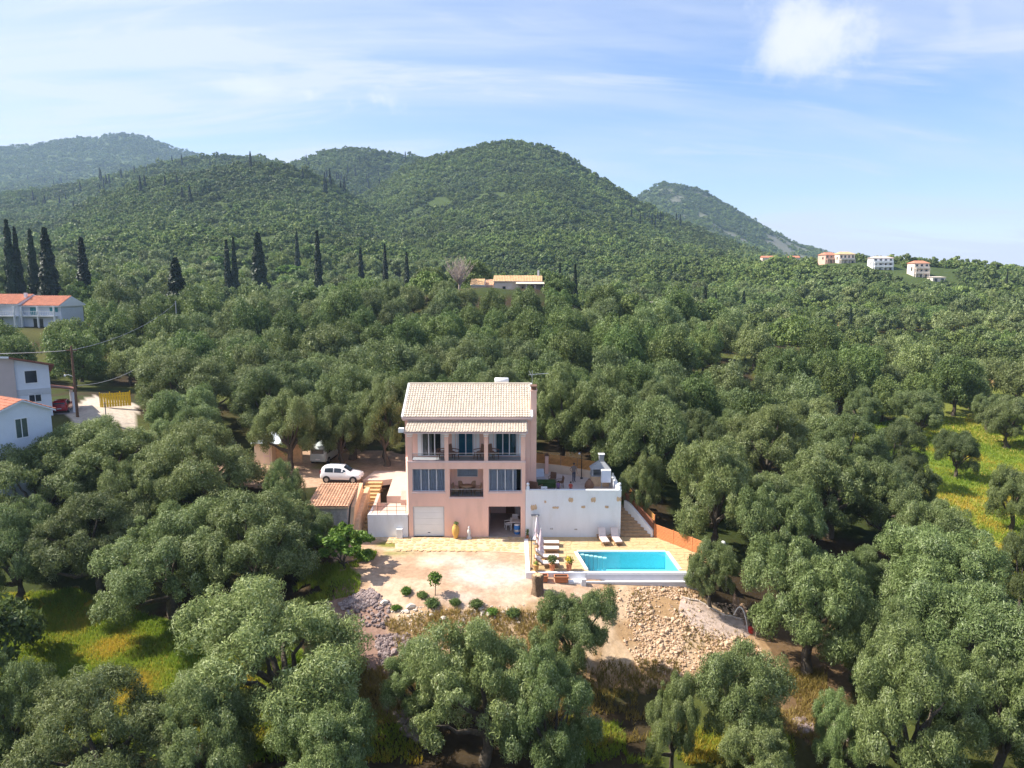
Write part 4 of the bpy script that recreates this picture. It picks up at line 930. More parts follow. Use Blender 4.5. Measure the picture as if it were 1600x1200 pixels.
# slat fences: posts and every slat a part of its own
def slat_fence(label, pts, h, n, m, post_m, name='slat_fence', z_at=None, cat='fence', gap=.35, step=1.9, th=.03):
    o = thing(name, label, cat, (pts[0][0], pts[0][1], pts[0][2]), 0, 'wooden slat fences'); b0 = Vector(pts[0])
    for a, b in zip(pts, pts[1:]):
        a = Vector(a)-b0; b = Vector(b)-b0; l = math.hypot(b.x-a.x, b.y-a.y); k = max(1, round(l/step)); d = (b-a)/k; nr = Vector((-d.y, d.x, 0)).normalized()*th/2
        for i in range(k+1):
            p = a+d*i; MB().cbox(p+Vector((0, 0, h/2-.05)), (.08, .08, h+.16), rz=math.atan2(d.y, d.x)).build('post', post_m, o)
        sh = h/n
        for i in range(k):
            p, q = a+d*i, a+d*(i+1); e = d.normalized()*.042; p = p+e; q = q-e
            for s in range(n):
                z0 = s*sh+sh*gap*.5; z1 = (s+1)*sh-sh*gap*.5; v = [p+nr, p-nr, q-nr, q+nr]
                MB().add([w_+Vector((0, 0, z0)) for w_ in v]+[w_+Vector((0, 0, z1)) for w_ in v], [(0,3,2,1),(4,5,6,7),(0,1,5,4),(1,2,6,5),(2,3,7,6),(3,0,4,7)]).build('slat', m, o)
    return o
slat_fence('honey coloured slat fence on the cream wall behind the terrace', [(Q0[0], Q0[1], 3.785), (Q1[0], Q1[1], 3.785), (Q2[0], Q2[1], 3.785)], .95, 8, HONEYWOOD, TEAK)
slat_fence('shaded brown slat fence climbing beside the terrace steps', [(11.78, .02, .38), (9.55, 3.1, 2.2)], 1.0, 7, mat('brown_wood', (.26, .10, .055), .7, .2, 3), WOODDARK)  # shade put into the slat colour: darker than the sunlit orange fences
slat_fence('short sunlit orange slat fence behind the shaded stair fence', [(12.0, .9, .45), (10.35, 3.6, 1.9)], 1.15, 8, HONEYWOOD, ORANGEWOOD)
slat_fence('long orange slat fence along the right side of the pool deck', [(11.85, -.05, 0.03), (15.3, -4.7, .03)], 1.12, 10, ORANGEWOOD, ORANGEWOOD, gap=.3)
slat_fence('small reddish slat screen at the front right corner of the pool deck', [(13.15, -6.55, .03), (14.9, -6.55, .03)], 1.05, 6, ORANGEWOOD, WOODDARK, gap=.45)
# steps right of the wall, narrowing as they climb
st = thing('terrace_steps', 'brown stone steps climbing along the right end of the white wall', 'steps', (9.05, 0, 0)); STEPM = mat('brown_step_stone', (.40, .27, .16), .85, .2, 4)
for k in range(11):
    y0 = .05+k*.29; z1 = .2+k*.185; xr = 11.55-2.1*k/9.5
    MB().box(0, max(xr-9.05, .3), y0, 6.0 if k == 10 else y0+.36, z1-.5, z1).build('step', STEPM, st, .012)
sl = MB().extr([(-.02, -.3), (3.2, -.3), (3.2, 2.35), (2.6, 2.25), (-.02, .55)], 'x', -.09, .09); so = sl.build('stringer', WHITE, st); so.location = (11.68-9.05, 0, 0); so.rotation_euler = (0, 0, math.atan2(2.15, 2.75))

# ------------------------------------------------------------------ paving and pool
def flagstones(poly, z0, z1, size, m, parent, name, seed, gap=.02):
    """irregular flags: jittered grid, each flag its own slightly uneven slab"""
    rg = np.random.default_rng(seed); P = np.array(poly); x0, y0 = P.min(0); x1, y1 = P.max(0); nx = int((x1-x0)/size)+1; ny = int((y1-y0)/size)+1
    gx = x0+(np.arange(nx+1))*(x1-x0)/nx; gy = y0+np.arange(ny+1)*(y1-y0)/ny; X, Y = np.meshgrid(gx, gy, indexing='ij')
    jx = rg.uniform(-.3, .3, X.shape)*size; jy = rg.uniform(-.3, .3, X.shape)*size; jx[0] = jx[-1] = 0; jy[:, 0] = jy[:, -1] = 0; jx[:, 0] *= 1
    X = X+jx; Y = Y+jy; mb = MB()
    for i in range(nx):
        for j in range(ny):
            q = [(X[i, j], Y[i, j]), (X[i+1, j], Y[i+1, j]), (X[i+1, j+1], Y[i+1, j+1]), (X[i, j+1], Y[i, j+1])]; c = np.mean(q, 0)
            if not in_poly(np.array([c[0]]), np.array([c[1]]), poly)[0]: continue
            q = [tuple(c+(np.array(p)-c)*(1-gap/size*2)) for p in q]; mb.prism(q, z0, z1+rg.uniform(-.006, .006))
    o = mb.build(name, m, parent); o['kind'] = 'stuff'; return o
pv = MB().prism([(-12.3, .0), (-9.6, -1.0), (-9.3, -2.4), (-5.2, -2.7), (-1.0, -2.9), (1.03, -3.2), (1.03, .0)], -.25, .003, top=[.0, -.05, -.12, -.13, -.14, -.15, 0]).build('yard_paving', mat('sandy_bed', (.58, .44, .29), .95, .15, 2)); tag(pv, kind='structure')
pvf = MB()
rgp = np.random.default_rng(5)
def yard_z(y): return .05*min(y, 0)
for i in range(24):
    for j in range(6):
        x = -10.0+i*.47+rgp.uniform(-.12, .12); y = -.25-j*.47+rgp.uniform(-.1, .1)
        if y < -2.75 or x > .85 or (x < -9.1 and y < -1.2): continue
        n = rgp.integers(5, 7); a0 = rgp.uniform(0, 6); r = .245*rgp.uniform(.85, 1.08)
        if rgp.random() < .12: continue
        pts = [(x+r*math.cos(a0+6.283*k/n)*rgp.uniform(.85, 1.1), y+r*math.sin(a0+6.283*k/n)*rgp.uniform(.85, 1.1)) for k in range(n)]
        z = yard_z(y); pvf.prism(pts, z-.03, z+.012+rgp.uniform(0, .008))
o = pvf.build('flagstones', PAVE, pv); o['kind'] = 'stuff'
deck = thing('pool_deck', 'raised yellow stone pool deck with a white edge and rendered front wall', 'terrace', (0, 0, 0))
PA, PB, PC, PD = (5.13, -3.24), (12.08, -3.24), (12.31, -7.0), (5.64, -7.0)     # pool corners at water level
DK = [(1.10, -.02), (1.10, -7.05), PD, PA, PB, PC, (12.45, -7.0), (15.2, -6.6), (15.35, -4.6), (11.9, -.02)]
d = MB()
for poly in ([(1.12, -.02), (1.12, -7.0), PD, PA, (5.13, -.02)], [(5.13, -.02), PA, PB, (12.08, -.02)], [(12.08, -.02), PB, PC, (15.25, -7.0), (15.4, -4.6)]): d.prism(poly, -1.6, -.012)
d.build('deck_slab', PAVE, deck)
for k, poly in enumerate(([(1.35, -.05), (1.35, -6.75), (5.3, -6.75), (4.85, -3.2), (4.85, -.05)], [(4.87, -.05), (4.87, -2.98), (12.2, -2.98), (12.0, -.05)], [(12.3, -.4), (12.35, -3.0), (12.62, -6.75), (15.0, -6.75), (15.1, -4.7)])): flagstones(poly, -.02, .008, .62, PAVE, deck, 'paving_slabs', 40+k)
cop = MB()
def strip(a, b, w_, z0, z1, side):
    a, b = Vector((*a, 0)), Vector((*b, 0)); dd = (b-a).normalized(); n = Vector((-dd.y, dd.x, 0))*w_*side
    cop.prism([tuple(p[:2]) for p in ((a, b, b+n, a+n) if side > 0 else (a, a+n, b+n, b))], z0, z1)
strip(PA, PB, .26, -.1, .035, 1); strip((5.64, -6.72), (5.13, -3.24), .26, -.1, .035, 1); strip((12.08, -3.24), (12.29, -6.72), .26, -.1, .035, 1)
cop.build('coping', mat('pale_coping', (.76, .72, .62), .7, .06, 4), deck)
MB().box(1.02, 1.32, -7.0, -.55, -1.5, .05).build('edge_wall', WHITE, deck)
fw_ = MB().box(1.02, 5.38, -7.28, -7.003, -1.7, .0); fw_.build('front_wall', WHITE, deck)
pw = MB().box(5.4, 13.6, -7.30, -7.003, -1.8, -.10).box(5.3, 13.7, -7.72, -7.302, -1.9, -.56); pw.build('overflow_wall', mat('lavender_render', (.62, .60, .63), .85, .04, 2, dirt=(.5, .48, .48, .4)), deck)
MB().box(5.42, 13.58, -7.25, -6.98, -.098, .0).box(5.3, 13.7, -7.74, -7.62, -.558, -.50).build('overflow_edge', WHITEPAINT, deck)
MB().box(4.1, 5.28, -7.9, -7.3, -1.9, -.45).box(5.0, 5.35, -8.05, -7.75, -1.9, -.2).build('corner_block', WHITE, deck)
pool = thing('swimming_pool', 'turquoise slanted swimming pool with white steps in its far left corner', 'pool', (8.8, -5.1, 0))
POOLT = mat('pool_tiles', (.30, .70, .77), .4, .06, 5)
def rel(p): return (p[0]-8.8, p[1]+5.1)
P4 = [rel(p) for p in (PA, PD, PC, PB)]; b = MB(); n = 4
v = [(x*.999, y*.999, .0) for x, y in P4]+[(x*.999, y*.999, -1.42) for x, y in P4]
b.add(v, [(4, 5, 6, 7)]+[(i, (i+1) % 4, 4+(i+1) % 4, 4+i) for i in range(4)]); b.build('basin', POOLT, pool)
def water_mat():
    m, nt, N, L, P = nodes('pool_water'); nt.nodes.remove(P)
    t = N('ShaderNodeBsdfTransparent'); t.inputs[0].default_value = (.64, .93, .97, 1); g = N('ShaderNodeBsdfGlossy'); g.inputs['Roughness'].default_value = .03
    f = N('ShaderNodeFresnel'); f.inputs[0].default_value = 1.33; no = N('ShaderNodeTexNoise'); no.inputs['Scale'].default_value = 5; no.inputs['Detail'].default_value = 3; tc = N('ShaderNodeTexCoord'); L(tc.outputs['Object'], no.inputs[0])
    bp = N('ShaderNodeBump'); bp.inputs['Strength'].default_value = .35; bp.inputs['Distance'].default_value = .02; L(no.outputs[0], bp.inputs['Height']); L(bp.outputs[0], g.inputs['Normal']); L(bp.outputs[0], f.inputs['Normal'])
    mx = N('ShaderNodeMixShader'); L(f.outputs[0], mx.inputs[0]); L(t.outputs[0], mx.inputs[1]); L(g.outputs[0], mx.inputs[2]); L(mx.outputs[0], nt.nodes['Material Output'].inputs[0]); return m
MB().add([(x, y, -.09) for x, y in P4], [(0, 1, 2, 3)]).build('water', water_mat(), pool)
for k in range(6):  # capped blocks added as white reflections in the water, not real steps
    q = MB().box(.0, .26, 0, .26, -1.40, -.20).build('step', POOLT, pool); MB().box(-.01, .27, -.01, .27, -.199, -.10).build('step_cap', WHITEPAINT, q); q.location = (rel(PA)[0]+.25+k*.33, rel(PA)[1]-.42-.13*k, 0)
MB().lathe([(.12, -1.415), (.12, -1.40), (.02, -1.395)], (2.3, -1.4, 0), 12).build('drain', BLACKM, pool); 
MB().tube([rel(PD)+(.02,), rel(PD)+(.02,)], .01, 4)
# ------------------------------------------------------------------ left annex: small terrace, steps, hut
an_ = thing('side_terrace', 'small pale side terrace behind a low white wall left of the garage', 'terrace', (0, 0, 0))
MB().box(-11.95, -8.62, -.02, .20, -.4, 1.92).box(-11.95, -11.75, .20, 3.0, -.4, 1.92).build('front_wall', WHITE, an_)
PALEP = mat('pale_pink_render', (.56, .42, .35), .85, .07, 1.5, dirt=(.55, .43, .36, .5))
MB().prism([(-11.74, .21), (-8.64, .21), (-8.98, 1.89), (-8.99, 3.2), (-11.74, 3.2)], -.3, 1.86).build('terrace_floor', PALEP, an_)
MB().extr([(3.2, 1.5), (3.2, 2.5), (7.6, 3.35), (7.6, 1.5)], 'x', -10.9, -8.99).build('ramp', PALEP, an_)
MB().extr([(2.6, 1.5), (2.6, 2.35), (3.2, 3.0), (6.2, 3.55), (6.2, 1.5)], 'x', -9.6, -8.99).extr([(1.2, 1.862), (1.2, 2.35), (3.19, 2.75), (3.19, 1.862)], 'x', -11.7, -11.45).build('parapet', PALEP, an_)
MB().box(-9.55, -9.05, -.35, -.03, -.3, .78).build('gate_pillar', WHITE, an_, .02)
ra = thing('terrace_railing', 'thin dark metal railing on the low white wall left of the garage', 'railing', (-11.9, .09, 1.92)); RUST = mat('brown_metal', (.28, .19, .15), .6, .1, 5)
for k in range(5): MB().tube([(k*.78, 0, 0), (k*.78, 0, 1.0)], .022, 6).build('post', RUST, ra)
for z in (.34, .66, .98): MB().tube([(0, 0, z), (3.12, 0, z)], .018, 6).build('rail', RUST, ra)
MB().tube([(.9, 0, .1), (1.5, 0, .9)], .012, 5).build('brace', RUST, ra)
bt = thing('garden_steps', 'long sunlit stone steps climbing between the stone hut and the side terrace', 'steps', (-12.9, -.4, 0)); YST = mat('yellow_step_stone', (.52, .34, .16), .85, .18, 3, dirt=(.42, .28, .14, .6))
for k in range(15):
    MB().cbox((.02*k+.0, k*.47+.25, k*.20-.18), (1.25+.02*k, .52, .34)).build('step', YST, bt, .015)
MB().prism([(-.8, 7.1), (1.0, 7.1), (3.4, 8.2), (3.4, 10.2), (-.3, 10.2)], 2.4, 2.92).build('landing', PALEP, bt)
hut = thing('stone_hut', 'low stone hut with old barrel tile roof and dark doorway beside the steps', 'hut', (-16.35, -1.0, 0))
hw = MB(); wall_holes(hw, 0, 3.0, -.5, 2.75, 0, .35, [(.95, 1.75, -.5, 2.3)]); hw.box(0, .35, .35, 4.0, -.5, 2.9).box(2.65, 3.0, .35, 4.0, -.5, 2.9).box(.35, 2.65, 3.65, 4.0, -.5, 2.9); hw.build('wall', STONE, hut)
rg = np.random.default_rng(14)
for r_ in range(11):
    x = 1.78+rg.uniform(0, .1)
    while x < 2.93:
        w_ = min(rg.uniform(.22, .42), 2.98-x); m = MB(); z = -.3+r_*.275; m.cbox((x+w_/2, -.005, z+.13), (w_-.03, .05+rg.uniform(0, .04), .245)); m.build('stone', STONE, hut, .02); x += w_
MB().box(.98, 1.72, .2, .26, -.4, 2.28).build('door', WOODDARK, hut, .01)
hr_ = MB().extr([(-.28, 2.98), (4.1, 3.62), (4.1, 3.50), (-.28, 2.86)], 'x', -.25, 3.12).build('roof', STONEW, hut); tile_roof(-.28, 3.14, (-.32, 3.0), (4.1, 3.65), .245, .36, ROOFOLD, 'roof_tiles', hr_, amp=.085)
MB().extr([(-.2, .2), (-.2, 1.2), (.6, 2.75), (4.1, 3.72), (4.1, .2)], 'x', 3.14, 3.44).build('side_wall', mat('warm_render', (.66, .44, .27), .9, .1, 2), hut)
lg = MB().extr([(-.6, -.6), (-.6, .15), (.7, 1.6), (3.4, 2.7), (5.2, 3.0), (5.2, -.6)], 'x', 3.44, 3.80).build('slope_wall', STONEW, hut)
MB().box(-3.2, -.02, .2, .7, -1.0, 2.2).build('wing_wall', STONE, hut)

# ------------------------------------------------------------------ cars
RUBBER = mat('tyre_rubber', (.02, .02, .02), .9, .1, 8); CARGLASS = mat('car_glass', (.025, .035, .05), .06, .1, 2, spec=.6); RIMM = mat('rim_metal', (.45, .46, .48), .3, .05, 5, metal=.7)
LAMPW = mat('lamp_lens', (.75, .75, .72), .15, .03, 3); LAMPR = mat('tail_lens', (.45, .02, .02), .2, .05, 3); DARKP = mat('dark_plastic', (.03, .03, .032), .6, .1, 6)
def car(name, label, loc, rz, paint, L=3.6, Wd=1.6, Hh=1.48, group=None, van=False):
    """loft of cross sections along x (front +x): lower body, belt line and cabin"""
    o = thing(name, label, 'van' if van else 'car', loc, rz, group)
    hx = L/2; belt = .93*Hh/1.48
    # x, half width, z bottom, z belt, cabin half width, z roof
    if van: prof = [(-1, .80, .45, .80, .78, .82), (-.985, .92, .30, 1.0, .86, 1.40), (-.93, .97, .26, 1.02, .88, 1.95), (-.5, 1, .22, 1.04, .90, 2.0), (.2, 1, .22, 1.04, .90, 2.0), (.50, 1, .22, 1.04, .86, 1.9), (.80, .97, .24, 1.02, .80, 1.12), (.95, .90, .28, .90, .72, .93), (1, .75, .40, .72, .6, .74)]
    else: prof = [(-1, .78, .42, .70, .74, .72), (-.975, .90, .30, .90, .78, 1.06), (-.90, .96, .26, .95, .78, 1.34), (-.70, 1, .22, .94, .78, 1.46), (-.30, 1, .20, .92, .77, 1.48), (.10, 1, .20, .90, .75, 1.43), (.30, 1, .20, .90, .74, 1.22), (.50, 1, .21, .90, .74, .96), (.80, .97, .24, .82, .72, .86), (.94, .90, .27, .68, .66, .72), (1, .76, .38, .56, .6, .58)]
    k = Hh/(2.0 if van else 1.48); w2 = Wd/2
    def sec(p):
        x, w, zb, zl, c, zr = p[0]*hx, p[1]*w2, p[2]*k, p[3]*k, p[4]*w2, p[5]*k
        c = min(c, w)
        return [(x, -w*.82, zb), (x, -w, zb+.14*k), (x, -w*1.0, (zb+zl)/2+.04), (x, -w*.965, zl), (x, -c, max(zr-.10*k, zl+.004)), (x, -c*.82, zr), (x, 0, zr+.018), (x, c*.82, zr), (x, c, max(zr-.10*k, zl+.004)), (x, w*.965, zl), (x, w, (zb+zl)/2+.04), (x, w, zb+.14*k), (x, w*.82, zb)]
    S_ = [sec(p) for p in prof]; n = 13; m = MB(); v = [q for s in S_ for q in s]
    m.add(v, [(i*n+j, (i+1)*n+j, (i+1)*n+(j+1) % n, i*n+(j+1) % n) for i in range(len(S_)-1) for j in range(n)], True)
    m.add(S_[0], [tuple(range(n))]).add(S_[-1], [tuple(reversed(range(n)))]); body = m.build('body', paint, o)
    def lerp(a, b, t): return tuple(p+(q-p)*t for p, q in zip(a, b))
    def secx(x):
        for a, b in zip(prof, prof[1:]):
            if a[0] <= x <= b[0]: return lerp(a, b, (x-a[0])/(b[0]-a[0]))
    def side_glass(x0, x1, sy, nm='side_window', lo=.10, hi=.93):
        vs_ = []
        for x in (x0, (x0+x1)/2, x1):
            s = sec(secx(x)); a, b = (Vector(s[3]), Vector(s[4])) if sy < 0 else (Vector(s[9]), Vector(s[8])); off = Vector((0, .016*sy, .004)); vs_ += [a.lerp(b, lo)+off, a.lerp(b, hi)+off]
        f = [(0, 2, 3, 1), (2, 4, 5, 3)]; MB().add(vs_, f if sy < 0 else [t[::-1] for t in f]).build(nm, CARGLASS, o)
    spans = ((-.82, -.42), (-.38, .08), (.12, .52)) if van else ((-.76, -.42), (-.37, .02), (.05, .34))
    if not van: spans = ((-.74, -.33), (-.28, .27))
    for sy in (-1, 1):
        for a, b in spans: side_glass(a, b, sy)
    def cross_glass(xa, xb, nm):
        a = sec(secx(xa)); b = sec(secx(xb)); out = Vector((.02 if xa > 0 else -.02, 0, .02)); vs_ = []
        for s, kk in ((a, .97), (b, .9)):
            for j in (5, 6, 7): vs_.append(Vector((s[j][0], s[j][1]*1.06*kk, s[j][2]))+out)
        f = [(0, 1, 4, 3), (1, 2, 5, 4)]; MB().add(vs_, f).build(nm, CARGLASS, o)
    if van: cross_glass(.53, .78, 'windscreen'); MB().cbox((-hx*.99, 0, 1.45*k), (.03, Wd*.72, .5*k)).build('rear_window', CARGLASS, o, .02)
    else:
        cross_glass(.14, .47, 'windscreen')
        MB().cbox((-hx*.958, 0, 1.12*k), (.03, Wd*.66, .30*k), ry=.24).build('rear_window', CARGLASS, o, .02)
    wr = .30*k if not van else .33*k
    for x in (-hx*.66, hx*.66):
        for sy in (-1, 1):
            y = sy*(w2-.09); t = MB().tube([(x, y-.10*sy, wr), (x, y-.09*sy, wr), (x, y+.09*sy, wr), (x, y+.105*sy, wr)], [wr*.9, wr, wr, wr*.86], 18).build('wheel', RUBBER, o)
            r_ = MB().tube([(x, y+.10*sy, wr), (x, y+.118*sy, wr)], wr*.62, 14)
            r_.build('rim', RIMM, t)
            MB().tube([(x, sy*(w2-.055), wr+.01), (x, sy*(w2+.006), wr+.01)], wr*1.16, 18).build('wheel_arch', DARKP, o)
    for sy in (-1, 1):
        MB().ball((hx*(.90 if not van else .97), sy*w2*.66, .70*k), .17, 10, 6, (.9, .9, .5)).build('headlight', LAMPW, o)
        MB().cbox((-hx*.965, sy*w2*.80, .92*k), (.09, .16, .30*k)).build('tail_light', LAMPR, o, .02)
        MB().ball((hx*.26, sy*(w2+.09), .97*k), .10, 8, 6, (.7, 1, .75)).build('mirror', paint, o)
        MB().cbox((-hx*.02, sy*(w2+.008), .80*k), (.16, .02, .03)).build('handle', paint, o)
        MB().box(-hx*.5, hx*.5, sy*w2-.012, sy*w2+.012, .19*k, .30*k).build('sill_trim', DARKP, o)
    MB().cbox((hx*.985, 0, .44*k), (.07, Wd*.52, .16)).build('grille', DARKP, o, .02); MB().cbox((hx*1.0, 0, .47*k), (.02, .46, .10)).build('number_plate', WHITEPAINT, o); MB().cbox((-hx*1.0, 0, .58*k), (.02, .46, .10)).build('number_plate', WHITEPAINT, o)
    return o
WHITECAR = mat('white_car_paint', (.80, .80, .81), .25, .02, 2, spec=.6); GREYCAR = mat('pale_car_paint', (.50, .55, .55), .3, .04, 2, spec=.5); REDCAR = mat('red_car_paint', (.45, .02, .03), .25, .05, 2, spec=.6)
x, y = at_z(532, 755, 2.8); car('parked_car', 'white hatchback parked on the dirt terrace above the tiled hut', (x, y+.8, H(x, y+.8)), -.08, WHITECAR, L=3.75, Wd=1.62, Hh=1.5)
x, y = at_z(503, 724, 2.8); car('parked_van', 'pale van half hidden under the olive trees behind the white hatchback', (x, y+1.6, H(x, y+1.6)), 1.45, GREYCAR, L=4.3, Wd=1.75, Hh=1.85, van=True)

# shed under the trees
x, y = at_z(412, 724, 2.9); sh = thing('garden_shed', 'small pale shed with a white roof sheet and panelled door under the trees', 'shed', (x, y, H(x, y)), -.1)
MB().box(-.9, .9, 0, 3, -.3, 2.1).build('wall', CREAM, sh); MB().box(.902, 3.6, .9, 1.15, -.3, 1.9).build('brick_wall', STONEW, sh); MB().extr([(-.35, 2.15), (3.2, 2.55), (3.2, 2.62), (-.35, 2.22)], 'x', -1.1, 3.0).build('roof', mat('pale_sheet', (.55, .60, .66), .4, .08, 2), sh)
dr = MB().box(.05, .75, -.05, -.004, -.1, 1.85).build('door', PINKTRIM, sh); MB().box(.15, .65, -.07, -.052, .1, .8).box(.15, .65, -.07, -.052, .95, 1.7).build('door_panel', CREAM, dr)

# ------------------------------------------------------------------ furniture and small things round the house
def chair(label, loc, rz, m, group=None, plastic=False):
    o = thing('chair', label, 'chair', loc, rz, group)
    MB().box(-.27, .27, -.25, .27, .40, .46).build('seat', m, o, .02)
    if plastic: MB().cbox((0, .27, .70), (.48, .04, .46), rx=-.18).build('backrest', m, o, .03)
    else:
        b = MB().cbox((0, .29, .70), (.56, .07, .56), rx=-.15); b.build('backrest', m, o, .06)
    for sx in (-1, 1):
        MB().tube([(sx*.27, -.22, .43), (sx*.28, -.24, .64), (sx*.28, .2, .66), (sx*.27, .28, .62)], .03, 6).build('armrest', m, o)
        for sy in (-.21, .23): MB().tube([(sx*.23, sy, .40), (sx*.27, sy*1.12, 0)], [.028, .022], 6).build('leg', m, o)
    return o
GB = 'brown wicker chairs on the upper loggia'
for x, rz, lab in ((-5.85, -1.2, 'brown wicker chair in the left bay of the upper loggia'), (-4.85, 1.1, 'brown wicker chair left of the teal balcony door'), (-2.75, -1.1, 'brown wicker chair right of the teal balcony door'), (-1.55, 1.0, 'brown wicker chair in the right bay of the upper loggia')): chair(lab, (x, .95, 6.34), rz, WICKER, GB).scale = (1.3, 1.3, 1.3)
tb = thing('balcony_table', 'round dark wooden table among chairs on the middle balcony', 'table', (-3.75, .85, 3.41)); MB().lathe([(.05, .70), (.55, .70), (.55, .745), (.02, .745)], n=20).build('table_top', TEAK, tb)
for sx in (-1, 1):
    for sy in (-1, 1): MB().tube([(sx*.3, sy*.3, .70), (sx*.38, sy*.38, 0)], .03, 6).build('leg', TEAK, tb)
for x, y, rz, lab in ((-4.62, .72, 1.45, 'wooden chair at the left end of the balcony table'), (-4.15, 1.22, .35, 'wooden chair behind the balcony table, left of two'), (-3.4, 1.22, -.2, 'wooden chair behind the balcony table, right of two'), (-2.88, .75, -1.45, 'wooden chair at the right end of the balcony table')): chair(lab, (x, y, 3.41), rz, TEAK, 'wooden chairs round the balcony table')
am = thing('clay_jar', 'tall ochre clay jar with a dark plant by the wall beside the garage', 'jar', (-4.65, -.32, -.01)); MB().lathe([(.12, .0), (.16, .1), (.28, .45), (.31, .75), (.26, 1.02), (.15, 1.14), (.17, 1.2), (.12, 1.18)], n=18).build('jar_body', OCHRE, am)
MB().lathe([(.01, 1.15), (.13, 1.16)], n=10).build('soil', SOIL, am)
def leaf_clump(R, Hh, n, ll, lw, seed, m, flower=None):
    rg_ = np.random.default_rng(seed); d = unit(rg_.normal(0, 1, (n, 3))+np.array([0, 0, .5])); p = d*rg_.uniform(.35, 1, (n, 1))*np.array([R, R, Hh*.55])+np.array([0, 0, Hh*.45]); p[:, 2] = np.maximum(p[:, 2], .03)
    V, Fc, t = leaf_cards(rg_, p, d, ll, lw); return np_mesh('leaves', V, Fc, m, False, {'tint': t})
o = part('foliage', leaf_clump(.22, .3, 90, .16, .06, 1, LEAF_DEEP), am); o.location = (.05, 0, 1.16)
bo = thing('garden_statue', 'slim white stone figure standing against the pink wall', 'statue', (-3.55, -.30, -.01)); MB().lathe([(.22, 0), (.22, .08), (.15, .12), (.13, .3), (.17, .5), (.12, .72), (.06, .82), (.09, .9), (.08, 1.0), (.02, 1.05)], n=12).build('figure', mat('grey_white_stone', (.62, .60, .58), .8, .1, 5), bo); MB().box(-.26, .26, -.22, .22, -.06, .0).build('plinth', STONE, bo)
chair('white plastic chair left of the table inside the open bay', (-.35, 1.9, .012), -1.3, WHITEPAINT, None, True); chair('white plastic chair behind the table inside the open bay', (.25, 2.7, .012), 0, WHITEPAINT, None, True)
tb = thing('plastic_table', 'white plastic table just inside the open bay', 'table', (.28, 1.85, .012)); MB().box(-.42, .42, -.42, .42, .68, .72).build('table_top', WHITEPAINT, tb, .02)
for sx in (-1, 1):
    for sy in (-1, 1): MB().tube([(sx*.34, sy*.34, .68), (sx*.38, sy*.38, 0)], .03, 6).build('leg', WHITEPAINT, tb)
BLUE = mat('blue_plastic', (.03, .17, .48), .45, .1, 4)
tb = thing('water_barrel', 'blue plastic barrel with a pale lid beside the table in the open bay', 'barrel', (.42, .72, .012)); MB().lathe([(.22, 0), (.26, .1), (.27, .42), (.26, .7), (.22, .76)], n=16).build('drum', BLUE, tb); MB().lathe([(.24, .765), (.24, .82), (.05, .84)], n=16).build('lid', WHITEPAINT, tb); MB().lathe([(.272, .22), (.276, .25), (.276, .38), (.272, .41)], n=16).build('band', STEEL, tb)
pp = thing('potted_plant', 'small dark upright plant in a pot at the corner of the white wall', 'plant', (1.28, -.28, .0)); MB().lathe([(.10, 0), (.14, .22), (.15, .24), (.12, .23)], n=12).build('pot', TERRACOTTA, pp); o = part('foliage', leaf_clump(.15, .7, 160, .14, .05, 2, LEAF_DEEP), pp); o.location = (0, 0, .15)
sw = thing('outdoor_shower', 'white shower pillar with a dark flat head against the terrace wall', 'shower', (1.92, -.26, .012)); MB().box(-.22, .22, -.08, .08, 0, 1.95).build('pillar', WHITEPAINT, sw, .01); MB().box(-.34, .34, -.28, .1, 1.955, 2.01).build('shower_head', GREYM, sw); MB().tube([(0, -.09, 1.0), (0, -.16, 1.0)], .03, 8).build('tap', STEEL, sw); MB().box(-.4, .4, -.5, .0, -.001, .03).build('tray', WHITE, sw)
# sun loungers
def lounger(label, loc, rz, cm=None, back=.75):
    o = thing('sun_lounger', label, 'sun lounger', loc, rz, 'sun loungers on the pool deck'); CUSH = cm
    MB().box(-.33, -.28, -.0, 1.95, .24, .31).box(.28, .33, .0, 1.95, .24, .31).box(-.28, .28, .0, .05, .24, .31).box(-.28, .28, 1.90, 1.95, .24, .31).build('frame', TEAK, o)
    for sx in (-.3, .3):
        for sy in (.2, 1.75): MB().box(sx-.03, sx+.03, sy-.03, sy+.03, 0, .24).build('leg', TEAK, o)
    for k in range(8): MB().box(-.275, .275, .07+k*.155, .19+k*.155, .285, .312).build('slat', TEAK, o)
    MB().box(-.30, .30, .02, 1.25, .315, .40).build('cushion', CUSH, o, .03)
    b = MB().cbox((0, .37, 0), (.60, .74, .085)); q = b.build('backrest', CUSH, o, .03); q.location = (0, 1.24, .36); q.rotation_euler = (back, 0, 0)
    f = MB().box(-.29, .29, .0, .76, -.10, -.06); q = f.build('back_frame', TEAK, o); q.location = (0, 1.24, .36); q.rotation_euler = (back, 0, 0)
    MB().tube([(0, 1.72, .30), (0, 1.75, .62)], .02, 5).build('prop', TEAK, o)
    return o
CUSH = mat('pale_cushion', (.66, .56, .53), .9, .05, 6); CUSHG = mat('grey_cushion', (.38, .35, .37), .9, .06, 6)
for i, (py, lab) in enumerate(((847, 'farthest of the four pale loungers in the row beside the parasols'), (856, 'second lounger from the house in the row beside the parasols'), (868.5, 'third lounger from the house in the row beside the parasols'), (878.5, 'nearest of the four loungers in the row, by the green potted plant'))):
    x, y = at_z(874, py, .35); lounger(lab, (x, y, .012), math.pi/2-.04+.03*i, CUSH)
for px, lab in ((947, 'left one of two loungers with raised grey backs under the white wall'), (967, 'right one of two loungers with raised grey backs under the white wall')):
    x, y = at_z(px, 846.5, .35); lounger(lab, (x, y-.1, .012), .12, CUSH, 1.05)
